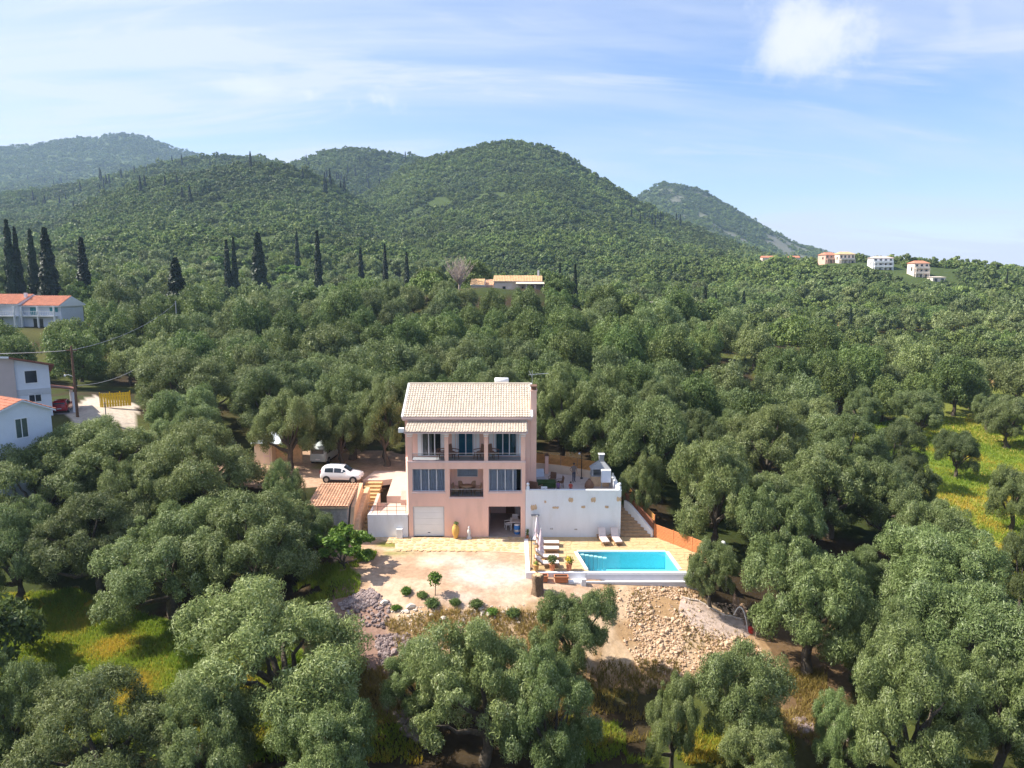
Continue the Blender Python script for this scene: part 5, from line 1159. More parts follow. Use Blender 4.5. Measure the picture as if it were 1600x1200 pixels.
def side_table(label, x, y):
    o = thing('side_table', label, 'table', (x, y, .012)); 
    for k in range(5): MB().box(-.24, .24, -.24+k*.098, -.24+k*.098+.085, .36, .39).build('slat', TEAK, o)
    for sx in (-1, 1):
        for sy in (-1, 1): MB().box(sx*.2-.02, sx*.2+.02, sy*.2-.02, sy*.2+.02, 0, .36).build('leg', TEAK, o)
side_table('low dark wooden table between the two loungers under the white wall', *at_z(951, 841, .2)); side_table('low wooden table at the front left corner of the pool deck', *at_z(834, 888, .2))
def parasol(label, x, y, Hh, m, seed, lean=0):
    o = thing('closed_parasol', label, 'parasol', (x, y, .012)); o.rotation_euler = (0, lean, seed); MB().tube([(0, 0, .05), (0, 0, Hh)], .022, 8).build('pole', STEEL, o); MB().box(-.28, .28, -.28, .28, 0, .06).build('base', GREYM, o, .01)
    n = 24; v = []; prof = [(.03, Hh-.06), (.07, Hh-.3), (.12, Hh-.8), (.17, Hh-1.3), (.10, Hh-1.38), (.21, Hh-1.75), (.24, Hh-1.95)]
    for r_, z in prof:
        for k in range(n): q = r_*(1+.28*math.cos(k*math.pi*2*8/n)+.08*math.sin(k*1.3+z*3)); v.append((q*math.cos(6.283*k/n), q*math.sin(6.283*k/n), z+(.05*math.cos(k*2.1) if z < Hh-1.9 else 0)))
    MB().add(v, [(i*n+k, i*n+(k+1) % n, (i+1)*n+(k+1) % n, (i+1)*n+k) for i in range(len(prof)-1) for k in range(n)], True).build('canopy', m, o)
    MB().lathe([(.135, Hh-1.36), (.14, Hh-1.33), (.135, Hh-1.30)], n=12).build('tie', WHITEPAINT, o); MB().ball((0, 0, Hh+.02), .04).build('finial', WHITEPAINT, o)
def stripe_mat(name, a, b, k):
    m, nt, N, L, P = nodes(name); tc = N('ShaderNodeTexCoord'); wv = N('ShaderNodeTexWave'); wv.inputs['Scale'].default_value = k; wv.inputs['Distortion'].default_value = 1.2; L(tc.outputs['Object'], wv.inputs[0]); mx = N('ShaderNodeMix'); mx.data_type = 'RGBA'; L(wv.outputs[0], mx.inputs[0]); mx.inputs[6].default_value = (*a, 1); mx.inputs[7].default_value = (*b, 1); L(mx.outputs[2], P.inputs['Base Color']); P.inputs['Roughness'].default_value = .9; return m
x, y = at_z(839, 850, 0); parasol('closed lilac and white parasol behind the row of loungers', x, y, 2.35, stripe_mat('lilac_cloth', (.50, .42, .52), (.78, .75, .78), 2.2), 1)
x, y = at_z(845, 871, 0); parasol('closed white parasol with pink folds between the nearer loungers', x, y, 2.3, stripe_mat('pink_cloth', (.60, .42, .48), (.80, .74, .76), 2.6), 2)
def pot_plant(label, x, y, m, R, Hh, n, pr=.2, ph=.42, z=.012, seed=1, extra=None, pm=None, ll=.16):
    o = thing('potted_plant', label, 'plant', (x, y, z)); MB().lathe([(pr*.7, 0), (pr*.95, ph*.85), (pr*1.08, ph*.86), (pr*1.08, ph), (pr*.9, ph)], n=14).build('pot', pm or TERRACOTTA, o); MB().lathe([(.01, ph-.06), (pr*.93, ph-.06)], n=12).build('soil', SOIL, o)
    q = part('foliage', leaf_clump(R, Hh, n, ll, ll*.42, seed, m), o); q.location = (0, 0, ph-.05)
    if extra: q = part('flowers', leaf_clump(R*1.02, Hh*1.08, n, .1, .08, seed+9, extra), o); q.location = (0, 0, ph-.03)
YEL = mat('yellow_petals', (.75, .52, .03), .6, .15, 9)
x, y = at_z(863, 891, 0); pot_plant('dark green bushy plant in a terracotta pot at the deck edge', x, y, LEAF_DEEP, .42, .75, 420, .24, .5, seed=3)
x, y = at_z(889, 891, 0); pot_plant('yellow flowering plant in a terracotta pot near the pool corner', x, y, LEAF_FRESH, .38, .6, 150, .23, .5, seed=4, extra=YEL)
x, y = at_z(838, 892, 0); pot_plant('squat ochre pot with a dry plant at the front of the deck', x, y, LEAF_FRESH, .2, .3, 60, .2, .5, seed=5, pm=OCHRE)
po = thing('deck_post', 'slim dark pole standing on the left edge of the pool deck', 'post', (1.42, -6.6, .012)); MB().tube([(0, 0, 0), (0, 0, 2.35)], .035, 8).build('pole', BLACKM, po); MB().lathe([(.12, 0), (.12, .04), (.05, .06)], n=12).build('foot', BLACKM, po); MB().ball((0, 0, 2.37), .05).build('cap', BLACKM, po)
for px, w_, lab in ((848, .75, 'left short terracotta trough half behind the tree stump'), (877, .98, 'right long terracotta trough at the foot of the deck wall')):
    x, y = at_y(px, 909, -7.9)[0], -7.75; o = thing('planter_trough', lab, 'planter', (x, y, H(x, y)+.0)); m = MB(); m.add([(-w_*.45, -.2, 0), (w_*.45, -.2, 0), (w_*.45, .2, 0), (-w_*.45, .2, 0), (-w_/2, -.24, .42), (w_/2, -.24, .42), (w_/2, .24, .42), (-w_/2, .24, .42)], [(0,3,2,1),(0,1,5,4),(1,2,6,5),(2,3,7,6),(3,0,4,7)])
    m.build('trough', TERRACOTTA, o); MB().box(-w_/2-.03, w_/2+.03, -.27, -.2, .40, .46).box(-w_/2-.03, w_/2+.03, .2, .27, .40, .46).box(-w_/2-.03, -w_/2+.04, -.2, .2, .40, .46).box(w_/2-.04, w_/2+.03, -.2, .2, .40, .46).build('rim', TERRACOTTA, o); MB().box(-w_/2+.04, w_/2-.04, -.2, .2, .3, .37).build('soil', SOIL, o)
x, y = ground_hit(840, 926); stp = thing('tree_stump', 'hollow olive stump standing on the dirt in front of the pool deck', 'stump', (x, y, H(x, y))); rg = np.random.default_rng(6); m = MB(); n = 16; prof = [(.46, -.2), (.40, .2), (.34, .6), (.36, 1.0), (.40, 1.25), (.34, 1.33), (.20, 1.30), (.17, 1.05)]; v = []
for r_, z in prof:
    for k in range(n): q = r_*(1+.16*math.sin(k*2.3+z*2)+.1*math.sin(k*5.1)); v.append((q*math.cos(6.283*k/n), q*math.sin(6.283*k/n), z+(.07*math.sin(k*1.9) if z > 1.1 else 0)))
m.add(v, [(i*n+k, i*n+(k+1) % n, (i+1)*n+(k+1) % n, (i+1)*n+k) for i in range(len(prof)-1) for k in range(n)], True); m.build('trunk', mat('stump_bark', (.21, .14, .09), .95, .35, 6, .8, 16), stp); MB().lathe([(.17, 1.05), (.01, 1.0)], n=10).build('hollow', SOIL, stp); MB().lathe([(.36, 1.335), (.33, 1.36), (.22, 1.34)], n=16).build('cut_rim', mat('cut_wood', (.55, .38, .22), .9, .15, 6), stp)
# barbecue, pillar lamp, garden set on the terrace
bb = thing('barbecue_oven', 'grey masonry barbecue with sloped hood and chimney at the terrace edge', 'barbecue', (7.75, 4.6, 3.1)); CONC = mat('grey_concrete', (.33, .34, .36), .85, .1, 3)
MB().box(-.75, .85, -.5, .5, 0, .9).build('base', STONEW, bb); MB().box(-.75, -.6, -.5, .5, .902, 1.55).box(.7, .85, -.5, .5, .902, 1.55).box(-.6, .7, .35, .5, .902, 1.55).build('side_wall', CONC, bb); MB().box(-.8, .9, -.55, .55, .9, .90+.06).build('worktop', CONC, bb)
v = [(-.85, -.6, 1.552), (.95, -.6, 1.552), (.95, .6, 1.552), (-.85, .6, 1.552), (-.1, -.18, 2.15), (.4, -.18, 2.15), (.4, .3, 2.15), (-.1, .3, 2.15)]; MB().add(v, [(0,3,2,1),(4,5,6,7),(0,1,5,4),(1,2,6,5),(2,3,7,6),(3,0,4,7)]).build('hood', CONC, bb); MB().box(-.06, .36, -.14, .26, 2.152, 2.75).build('chimney', CONC, bb); MB().box(-.12, .42, -.2, .32, 2.752, 2.82).build('chimney_cap', WHITE, bb)
wp = thing('white_cabinet', 'white outdoor cabinet on legs in front of the grey barbecue', 'cabinet', (8.15, 3.35, 3.1)); MB().box(-.42, .42, -.22, .22, .62, 1.72).build('box', WHITEPAINT, wp, .02)
MB().box(-.38, .38, -.235, -.222, .66, 1.68).build('door', mat('blue_white', (.66, .71, .80), .4, .03, 3), wp)
for sx in (-.36, .36):
    for sy in (-.17, .17): MB().box(sx-.025, sx+.025, sy-.025, sy+.025, 0, .62).build('leg', GREYM, wp)
pl = thing('pillar_lamp', 'pinkish square pillar with dark cap in front of the slat fence', 'pillar', (3.25, 8.2, 3.1)); MB().box(-.16, .16, -.16, .16, 0, 1.75).build('shaft', PINK, pl); MB().box(-.23, .23, -.23, .23, 1.752, 1.82).box(-.13, .13, -.13, .13, 1.822, 1.98).build('lamp_cap', WOODDARK, pl)
lp = thing('lamp_post', 'slim black lamp post with a small pale lamp beside the barbecue', 'lamp', (6.35, 6.5, 3.1)); MB().tube([(0, 0, 0), (0, 0, 2.35), (-.1, 0, 2.45), (-.2, 0, 2.42)], [.05, .035, .03, .03], 8).build('post', BLACKM, lp); MB().ball((-.22, 0, 2.36), .09).build('lamp', WHITEPAINT, lp); MB().lathe([(.12, 0), (.12, .1), (.06, .16)], n=10).build('foot', BLACKM, lp)
chair('round brown wicker armchair in the shade of the pink house on the terrace', (2.05, 1.9, 3.1), 2.6, WICKER).scale = (1.5, 1.5, 1.25)
tb = thing('garden_table', 'low table with a dark green cloth in the middle of the terrace', 'table', (3.0, 3.6, 3.1)); MB().box(-.75, .75, -.5, .5, .55, .60).build('table_top', WOODDARK, tb); m = MB()
MB().box(-.80, .80, -.55, .55, .602, .62).box(-.80, .80, -.55, -.53, .2, .60).box(-.80, -.78, -.53, .55, .2, .60).box(.78, .80, -.53, .55, .2, .60).build('cloth', mat('green_cloth', (.035, .075, .02), .9, .2, 4), tb)
for sx in (-1, 1):
    for sy in (-1, 1): MB().box(sx*.68-.03, sx*.68+.03, sy*.42-.03, sy*.42+.03, 0, .55).build('leg', WOODDARK, tb)
chair('dark chair behind the green covered table, beside the pillar', (3.6, 5.0, 3.1), -.4, WOODDARK); chair('dark chair at the right end of the green covered table', (4.2, 3.9, 3.1), -1.4, WOODDARK)
o = thing('folded_lounger', 'pale grey padded lounge chair tilted up beside the green table', 'lounge chair', (2.55, 5.4, 3.1), .2); MB().cbox((0, 0, .35), (.9, .8, .12)).build('seat', CUSHG, o, .03); MB().cbox((0, .5, .72), (.9, .14, .75), rx=-.5).build('backrest', mat('blue_grey_pad', (.50, .54, .62), .9, .05, 4), o, .04)
for sx in (-.4, .4):
    for sy in (-.3, .3): MB().box(sx-.03, sx+.03, sy-.03, sy+.03, 0, .29).build('leg', GREYM, o)
o = thing('cool_box', 'turquoise cool box on the terrace floor by the wicker armchair', 'cool box', (2.7, 1.35, 3.1)); MB().box(-.25, .25, -.18, .18, 0, .5).build('tub', mat('turquoise_plastic', (.10, .40, .52), .5, .05, 4), o, .03); MB().box(-.27, .27, -.2, .2, .502, .78).build('lid', WHITEPAINT, o, .03)
o = thing('leather_pouffe', 'dark brown sack shaped stool left of the barbecue', 'stool', (6.75, 3.6, 3.1)); MB().lathe([(.30, 0), (.42, .12), (.40, .35), (.25, .62), (.1, .78), (.03, .8)], n=14).build('sack', WICKER, o); MB().lathe([(.10, .74), (.13, .80), (.05, .86)], n=8).build('knot', WOODDARK, o)
gl = thing('globe_lamp', 'white globe lamp on a green post behind the leaning olive tree', 'lamp', (*at_z(1129, 868, 0.0), H(*at_z(1129, 868, 0)))); z = .0-H(*at_z(1129, 868, 0)); MB().tube([(0, 0, -.2), (0, 0, z+.75)], .05, 8).build('post', mat('green_metal', (.05, .22, .09), .5, .1, 4), gl); MB().ball((0, 0, z+.98), .21, 14, 10).build('globe', WHITEPAINT, gl); MB().lathe([(.11, z+.74), (.13, z+.80), (.06, z+.82)], n=10).build('collar', BLACKM, gl)

# ------------------------------------------------------------------ people: skinned bodies posed on the terrace
SKIN = mat('skin', (.45, .25, .17), .6, .05, 5); HAIR = mat('dark_hair', (.04, .028, .02), .7, .2, 12)
def person(label, loc, rz, h, shirt, trousers, arms, stride=.06, shorts=False):
    o = thing('person', label, 'person', loc, rz); s = h/1.75
    P = {'pel': (0, 0, .95), 'wa': (0, .0, 1.08), 'ch': (0, -.01, 1.28), 'nb': (0, 0, 1.46), 'nk': (0, -.01, 1.53), 'hd': (0, -.02, 1.62), 'ht': (0, -.015, 1.71)}
    R = {'pel': .135, 'wa': .125, 'ch': .15, 'nb': .075, 'nk': .052, 'hd': .088, 'ht': .07}; E_ = [('pel', 'wa'), ('wa', 'ch'), ('ch', 'nb'), ('nb', 'nk'), ('nk', 'hd'), ('hd', 'ht')]
    for i, sx in enumerate((-1, 1)):
        t = str(i); st_ = stride*(1 if i else -1)
        P.update({'hp'+t: (sx*.09, 0, .90), 'kn'+t: (sx*.105, -.03+st_*.6, .49), 'an'+t: (sx*.11, .02+st_, .085), 'to'+t: (sx*.13, -.15+st_, .03), 'sh'+t: (sx*.18, 0, 1.40)}); R.update({'hp'+t: .095, 'kn'+t: .062, 'an'+t: .042, 'to'+t: .035, 'sh'+t: .062})
        P['el'+t], P['wr'+t], P['pa'+t] = [(sx*q[0], q[1], q[2]) for q in arms[i]]; R.update({'el'+t: .045, 'wr'+t: .032, 'pa'+t: .036})
        E_ += [('pel', 'hp'+t), ('hp'+t, 'kn'+t), ('kn'+t, 'an'+t), ('an'+t, 'to'+t), ('ch', 'sh'+t), ('sh'+t, 'el'+t), ('el'+t, 'wr'+t), ('wr'+t, 'pa'+t)]
    ks = list(P); me = bpy.data.meshes.new('body'); me.from_pydata([tuple(c*s for c in P[k]) for k in ks], [(ks.index(a), ks.index(b)) for a, b in E_], []); b = part('body', me); me.update()
    sk = b.modifiers.new('skin', 'SKIN'); sub = b.modifiers.new('smooth', 'SUBSURF'); sub.levels = sub.render_levels = 2
    if not me.skin_vertices: me.attributes  # layer is made with the modifier below
    return o, b, P, R, ks, s
def make_person(label, loc, rz, h, shirt, trousers, arms, stride=.06, child=False, shorts=False):
    import bmesh
    o, b, P, R, ks, s = person(label, loc, rz, h, shirt, trousers, arms, stride); me = b.data
    bm = bmesh.new(); bm.from_mesh(me); lay = bm.verts.layers.skin.verify(); bm.verts.ensure_lookup_table()
    for i, k in enumerate(ks):
        f = 1.25 if child and k in ('hd', 'ht') else 1.0; q = bm.verts[i][lay]; q.radius = (R[k]*s*f*(1.25 if k in ('ch', 'pel', 'wa') else 1), R[k]*s*f*(.82 if k in ('ch', 'pel', 'wa') else 1)); q.use_root = (k == 'pel')
    bm.to_mesh(me); bm.free()
    dg = bpy.context.evaluated_depsgraph_get(); nm = bpy.data.meshes.new_from_object(b.evaluated_get(dg)); b.modifiers.clear(); b.data = nm
    for m in (SKIN, shirt, trousers, DARKP): nm.materials.append(m)
    for p in nm.polygons:
        c = p.center/s; p.use_smooth = True
        arm = abs(c.x) > .20 and c.z > .7
        if c.z > 1.475: k = 0
        elif arm: k = 1 if (c.z > 1.18 and abs(c.x) < .30) else 0
        elif c.z > .93: k = 1
        elif c.z > (.52 if shorts else .10): k = 2
        elif c.z > .10: k = 0
        else: k = 3
        p.material_index = k
    b.parent = o; KIDS.setdefault(o.name, []).append(b)
    hd = Vector(P['hd'])*s; r_ = .112*s*(1.2 if child else 1)
    MB().ball((hd.x, hd.y+.022*s, hd.z+.045*s), r_, 12, 8, (.92, 1.0, .88)).build('hair', HAIR, o)
    fm = MB()
    for sx in (-1, 1): fm.ball((hd.x+sx*.034*s, hd.y-.088*s, hd.z+.012*s), .012*s, 6, 4)
    fm.build('eyes', DARKP, o); MB().ball((hd.x, hd.y-.104*s, hd.z-.015*s), .016*s, 6, 4, (.8, 1, 1.2)).build('nose', SKIN, o); MB().cbox((hd.x, hd.y-.088*s, hd.z-.05*s), (.045*s, .012*s, .01*s)).build('mouth', TERRACOTTA, o)
    for i, sx in enumerate((-1, 1)):
        w_, p = Vector(P['wr'+str(i)])*s, Vector(P['pa'+str(i)])*s; d = (p-w_).normalized(); sd = d.cross(Vector((0, 1, 0))).normalized(); fg = MB()
        for k in range(4):
            a = p+sd*(k-1.5)*.019*s; l = (.075, .085, .08, .06)[k]*s; fg.tube([a, a+d*l*.6, a+d*l*.9+Vector((0, -.03*s, 0))], [.0095*s, .009*s, .007*s], 5)
        a = w_.lerp(p, .5); fg.tube([a, a+Vector((0, -.045*s, 0))+d*.02*s, a+Vector((0, -.05*s, 0))+d*.06*s], [.012*s, .011*s, .008*s], 5); fg.build('fingers', SKIN, o)
    return o
DOWN = [(.25, .03, 1.13), (.27, -.06, .90), (.275, -.09, .82)]; HIP = [(.36, .07, 1.16), (.24, -.06, 1.00), (.19, -.10, .97)]; BENT = [(.24, .02, 1.14), (.17, -.2, 1.08), (.12, -.28, 1.1)]
x, y = at_z(896.5, 753, 3.1); make_person('man in a grey brown top and dark blue trousers standing on the terrace', (x, y, 3.1), .25, 1.76, mat('grey_shirt', (.20, .16, .145), .9, .1, 8), mat('navy_cloth', (.035, .045, .09), .9, .1, 8), [HIP, DOWN], .10)
make_person('small child in purple standing behind the white parapet', (3.92, 1.7, 3.1), 2.6, 1.22, mat('purple_cloth', (.20, .11, .24), .9, .1, 8), mat('dull_cloth', (.14, .10, .15), .9, .1, 8), [DOWN, BENT], .03, True)
make_person('child in a red and white top in front of the standing man', (4.95, 1.5, 3.1), -.3, 1.2, mat('red_cloth', (.46, .09, .06), .9, .25, 5), mat('teal_cloth', (.10, .16, .18), .9, .1, 8), [BENT, DOWN], .05, True, True)
# ------------------------------------------------------------------ houses to the left
BLUEWHITE = mat('blue_white_plaster', (.66, .70, .78), .85, .04, 1.2); BEIGEP = mat('beige_plaster', (.50, .42, .40), .85, .06, 1); TEALP = mat('teal_shutter', (.05, .25, .28), .6, .1, 3); REDWOOD = mat('red_brown_wood', (.22, .08, .05), .7, .2, 3)
DARKGLASS = mat('dark_glass', (.03, .035, .045), .08, .1, 2, spec=.6)
def win(parent, x0, x1, z0, z1, y, fm=None, pane=None, axis='y', side=-1, shutter=None, name='window', mull=True):
    """framed window on a wall plane: axis 'y' looks along y, axis 'x' along x; side is the outward sign"""
    def bx(m, a0, a1, d0, d1, b0, b1):
        d = sorted((y+side*d0, y+side*d1))
        return m.box(a0, a1, d[0], d[1], b0, b1) if axis == 'y' else m.box(d[0], d[1], a0, a1, b0, b1)
    f = MB(); t = .08; bx(f, x0-t, x0, .0, .06, z0-t, z1+t); bx(f, x1, x1+t, .0, .06, z0-t, z1+t); bx(f, x0, x1, .0, .06, z1, z1+t); bx(f, x0, x1, .0, .08, z0-t, z0)
    if mull: bx(f, (x0+x1)/2-.03, (x0+x1)/2+.03, .02, .055, z0, z1)
    o = f.build(name, fm or FRAMEW, parent); bx(MB(), x0, x1, -.05, .03, z0, z1).build('pane', pane or DARKGLASS, o)
    if shutter:
        s = MB(); bx(s, x0-.02, x0+(x1-x0)*.48, .062, .10, z0, z1); bx(s, x0+(x1-x0)*.52, x1+.02, .062, .10, z0, z1); s.build('shutter', shutter, o)
    return o
# gabled cottage: local frame with the gable on +x
gx_, gy_ = at_r(84, 700, 74)[:2]
cot = thing('gabled_cottage', 'blue white gabled cottage with red tiles, cut by the left edge', 'house', (at_r(40, 700, 73)[0], at_r(40, 700, 73)[1], 0), math.atan2(-.50, .866))
zt = at_r(30, 627, 73)[2]
MB().extr([(-3.2, -3), (2.3, -3), (2.3, zt-1.05), (.0, zt), (-3.2, zt-1.2)], 'x', -9, 0).build('wall', BLUEWHITE, cot)
cr = MB().extr([(.0, zt+.12), (2.6, zt-1.08), (2.6, zt-1.22), (.0, zt)], 'x', -9.2, .3).extr([(.0, zt+.12), (.0, zt), (-3.7, zt-1.40), (-3.7, zt-1.26)], 'x', -9.2, .3); cr = cr.build('roof', BLUEWHITE, cot)
tile_roof(-9.2, .28, (-3.72, zt-1.25), (.0, zt+.13), .3, .4, ROOFRED, 'roof_tiles', cr); tile_roof(-9.2, .28, (2.62, zt-1.07), (.0, zt+.13), .3, .4, ROOFRED, 'roof_tiles', cr)
win(cot, -.6, .3, zt-3.1, zt-1.5, 0, axis='x', side=1, pane=mat('green_glass', (.07, .10, .09), .15, .2, 3))
# tall house behind it with carport
hx_, hy_ = at_r(29, 640, 96)[:2]; zg = at_r(29, 640, 96)[2]; zb = at_r(40, 575, 96)[2]
th = thing('tall_house', 'tall white house with a beige gable wall and wide brown eaves at the left edge', 'house', (hx_, hy_, 0), .62)
MB().box(0, 3.2, 0, 7, -2, zb-1.75).extr([(0, zb-1.75), (3.2, zb-1.75), (3.2, zb+.30), (0, zb+1.1)], 'y', 0, .4).build('wall', BLUEWHITE, th)
MB().extr([(-9, -2), (-.002, -2), (-.002, zb+1.12), (-9, zb+1.85)], 'y', -.3, .3).build('gable_wall', BEIGEP, th)
rv = [(-.4, -.9, zb+1.25), (3.7, -.9, zb+.2), (3.7, 7.4, zb-1.4), (-.4, 7.4, zb-.3)]
MB().add(rv+[(p[0], p[1], p[2]+.16) for p in rv], [(3,2,1,0),(4,5,6,7),(0,1,5,4),(1,2,6,5),(2,3,7,6),(3,0,4,7)]).build('roof', REDWOOD, th)
rv = [(-9.5, -.9, zb+2.0), (-.42, -.9, zb+1.25), (-.42, 7.4, zb-.3), (-9.5, 7.4, zb+.3)]
MB().add(rv+[(p[0], p[1], p[2]+.2) for p in rv], [(3,2,1,0),(4,5,6,7),(0,1,5,4),(1,2,6,5),(2,3,7,6),(3,0,4,7)]).build('front_roof', WHITEPAINT, th)
win(th, .9, 2.0, zb-1.7, zb-.35, 0, mull=False); win(th, 1.1, 2.2, zg-.15+.9, zg+.75+.9, 0)
MB().box(0, 3.22, -.06, -.001, zb-3.1, zb-2.4).build('band', mat('grey_band', (.5, .52, .56), .8, .05, 2), th)
cx_, cy_ = at_r(80, 646, 99)[:2]; z0 = at_r(98, 646, 99)[2]; zr = at_r(90, 603, 99)[2]
cp = thing('carport', 'carport with a sloping red roof on white posts beside the tall house', 'carport', (cx_, cy_, 0), .6)
rv = [(-.5, -.8, zr+.1), (2.75, -.8, zr-.55), (2.75, 4.6, zr-1.0), (-.5, 4.6, zr-.35)]
MB().add(rv+[(p[0], p[1], p[2]+.14) for p in rv], [(3,2,1,0),(4,5,6,7),(0,1,5,4),(1,2,6,5),(2,3,7,6),(3,0,4,7)]).build('roof', REDWOOD, cp)
for y in (-.4, 4.0): MB().box(2.2, 2.55, y, y+.4, z0-.8, zr-.85).build('post', WHITE, cp)
MB().box(-.5, 2.8, -1.4, 4.8, z0-2.5, z0+.06).build('slab', STONE, cp)
car('parked_car', 'red car parked under the carport on the left', (cx_+.2, cy_+1.9, z0+.07), 1.95, REDCAR, L=3.9, Wd=1.75, Hh=1.5)
# utility pole, wires, yellow fence panels, thin stake
x, y = at_r(121, 648, 95)[:2]; zp = H(x, y); zt_ = at_r(121, 540, 95)[2]; up = thing('utility_pole', 'dark wooden utility pole with a small lamp beside the carport', 'pole', (x, y, zp)); MB().tube([(0, 0, -.5), (0, 0, zt_-zp)], [.17, .12], 8).build('shaft', WOODDARK, up); MB().cbox((0, -.05, zt_-zp-.5), (1.3, .1, .1)).build('crossarm', WOODDARK, up); MB().tube([(0, 0, 4.6), (-.5, -.2, 4.9), (-.75, -.3, 4.85)], .03, 6).ball((-.82, -.3, 4.8), .12, 8, 6).build('lamp', WHITEPAINT, up)
x2, y2 = at_r(277, 510, 150)[:2]; q = thing('utility_pole', 'thin far utility pole standing among the olives above the grove', 'pole', (x2, y2, H(x2, y2)), 0); MB().tube([(0, 0, -.5), (0, 0, 8.2)], [.15, .1], 6).build('shaft', GREYM, q)
WIRE = mat('wire', (.25, .25, .26), .5, .05, 5)
def wire(label, a, b, sag):
    o = thing('overhead_wire', label, 'wire', a); a, b = Vector(a), Vector(b); MB().tube([(b-a)*t-Vector((0, 0, sag*4*t*(1-t))) for t in np.linspace(0, 1, 13)], .035, 4).build('cable', WIRE, o)
tp = (x, y, zt_-.5); wire('sagging wire from the utility pole to the left edge', tp, (x-22, y-3, zt_+.3), .6); wire('wire running from the utility pole to the far pole', tp, (x2, y2, H(x2, y2)+7.8), 1.2); wire('low wire sloping from the utility pole over the yellow fence', (x, y, zp+3.6), (*at_r(215, 570, 98)[:2], at_r(215, 575, 98)[2]), .5)
yx, yy = at_r(158, 634, 100)[:2]; yf = thing('yellow_fence', 'row of bright yellow slatted fence panels beside the concrete lane', 'fence', (yx, yy, at_r(158, 636, 100)[2]-.1), .45); YP = mat('yellow_paint', (.72, .47, .02), .6, .12, 4)
for k in range(11): MB().box(k*.29, k*.29+.25, -.02, .02, .05, 1.75).build('slat', YP, yf)
MB().box(-.05, 3.2, .022, .07, .4, .5).box(-.05, 3.2, .022, .07, 1.3, 1.4).build('rail', YP, yf)
for xx in (-.08, 1.0, 2.1, 3.2): MB().box(xx-.05, xx+.05, .07, .17, 0, 1.9).build('post', YP, yf)
x, y = at_r(166, 655, 93)[:2]; o = thing('road_stake', 'thin grey stake beside the concrete lane on the left', 'post', (x, y, H(x, y))); MB().tube([(0, 0, -.3), (0, 0, 2.4)], .05, 6).build('pole', GREYM, o); MB().ball((0, 0, 2.42), .07).build('cap', GREYM, o)
# terrace houses with red roofs
tx, ty, tz = at_r(62, 506, 163); tz = min(tz, H(tx, ty)+.5)
tr = thing('terrace_houses', 'pair of pale blue houses with red roofs, white balconies and teal shutters', 'house', (tx-1.6, ty, tz), -.10)
zz = at_r(62, 478, 163)[2]-tz
MB().box(-14, -2.2, 0, 7, -2.5, zz+.25).box(-2.2, 5.6, .9, 7, -2.5, zz).build('wall', BLUEWHITE, tr)
for x0, x1, y0, h_ in ((-14.4, -1.9, -.7, zz+.3), (-1.9, 5.9, .1, zz)):
    r_ = MB().extr([(y0, h_), (3.7, h_+1.75), (7.6, h_), (7.6, h_-.15), (y0, h_-.15)], 'x', x0, x1).build('roof', WHITE, tr); tile_roof(x0, x1, (y0-.05, h_+.03), (3.7, h_+1.8), .38, .5, ROOFRED, 'roof_tiles', r_, amp=.08)
for x0, x1, y0 in ((-14, -2.4, -1.1), (-2.0, 5.0, -.2)):
    b = MB().box(x0, x1, y0, y0+1.1, 1.55, 1.72).build('balcony', WHITEPAINT, tr); m = MB()
    for k in range(int((x1-x0)/.35)): m.box(x0+k*.35, x0+k*.35+.05, y0+.02, y0+.06, 1.722, 2.5)
    m.box(x0, x1, y0, y0+.08, 2.5, 2.58); m.build('railing', WHITEPAINT, b)
    for k in range(3): MB().box(x0+k*(x1-x0-.3)/2, x0+k*(x1-x0-.3)/2+.28, y0+.085, y0+.35, -2, zz-.1).build('pillar', WHITEPAINT, tr)
for x0, x1, z0, z1, yy_ in ((-8.3, -6.6, 1.75, 3.9, 0), (-12.8, -11.2, 1.75, 3.9, 0), (-8.0, -5.6, -.6, 1.2, 0), (-.6, .9, 1.75, 3.7, .9), (3.4, 5.0, 2.4, 3.7, .9), (-.2, 1.8, -.9, 1.1, .9)): win(tr, x0, x1, z0, min(z1, zz-.3), yy_, shutter=TEALP if z0 > 1 else None)
MB().box(-2.6, -2.2, 2.0, 2.5, zz+1.2, zz+2.4).build('chimney', WHITE, tr)

# ------------------------------------------------------------------ far farmhouse
fx, fy, fz = at_r(772, 453, 184); fz = H(fx, fy)-.3; k_ = 184/F_PX
PINKST = mat('pinkish_stone', (.66, .54, .48), .9, .10, .8)
fh = thing('stone_farmhouse', 'long far farmhouse with orange tiled roofs, a lower left wing and a porch', 'house', (fx, fy, fz), -.03)
eh = at_r(800, 440, 184)[2]-fz; rh = at_r(800, 431.5, 187)[2]-fz
MB().extr([(0, -1.5), (6.5, -1.5), (6.5, eh), (3.25, rh-.05), (0, eh)], 'x', 0, 12).build('wall', PINKST, fh)
r_ = MB().extr([(-.3, eh+.05), (3.25, rh+.1), (6.8, eh+.05), (6.8, eh-.1), (3.25, rh-.06), (-.3, eh-.1)], 'x', -.2, 12.3).build('roof', PINKST, fh); tile_roof(-.2, 12.3, (-.35, eh+.06), (3.25, rh+.13), .4, .55, ROOFORANGE, 'roof_tiles', r_, amp=.08)
MB().box(-2.3, -.002, 1.2, 6, -1.5, eh-1.0).build('link_wall', PINKST, fh); r_ = MB().extr([(.9, eh-.95), (6.3, eh+.5), (6.3, eh+.35), (.9, eh-1.1)], 'x', -2.4, -.21).build('link_roof', PINKST, fh); tile_roof(-2.4, -.21, (.85, eh-.93), (6.3, eh+.53), .4, .55, ROOFOLD, 'roof_tiles', r_)
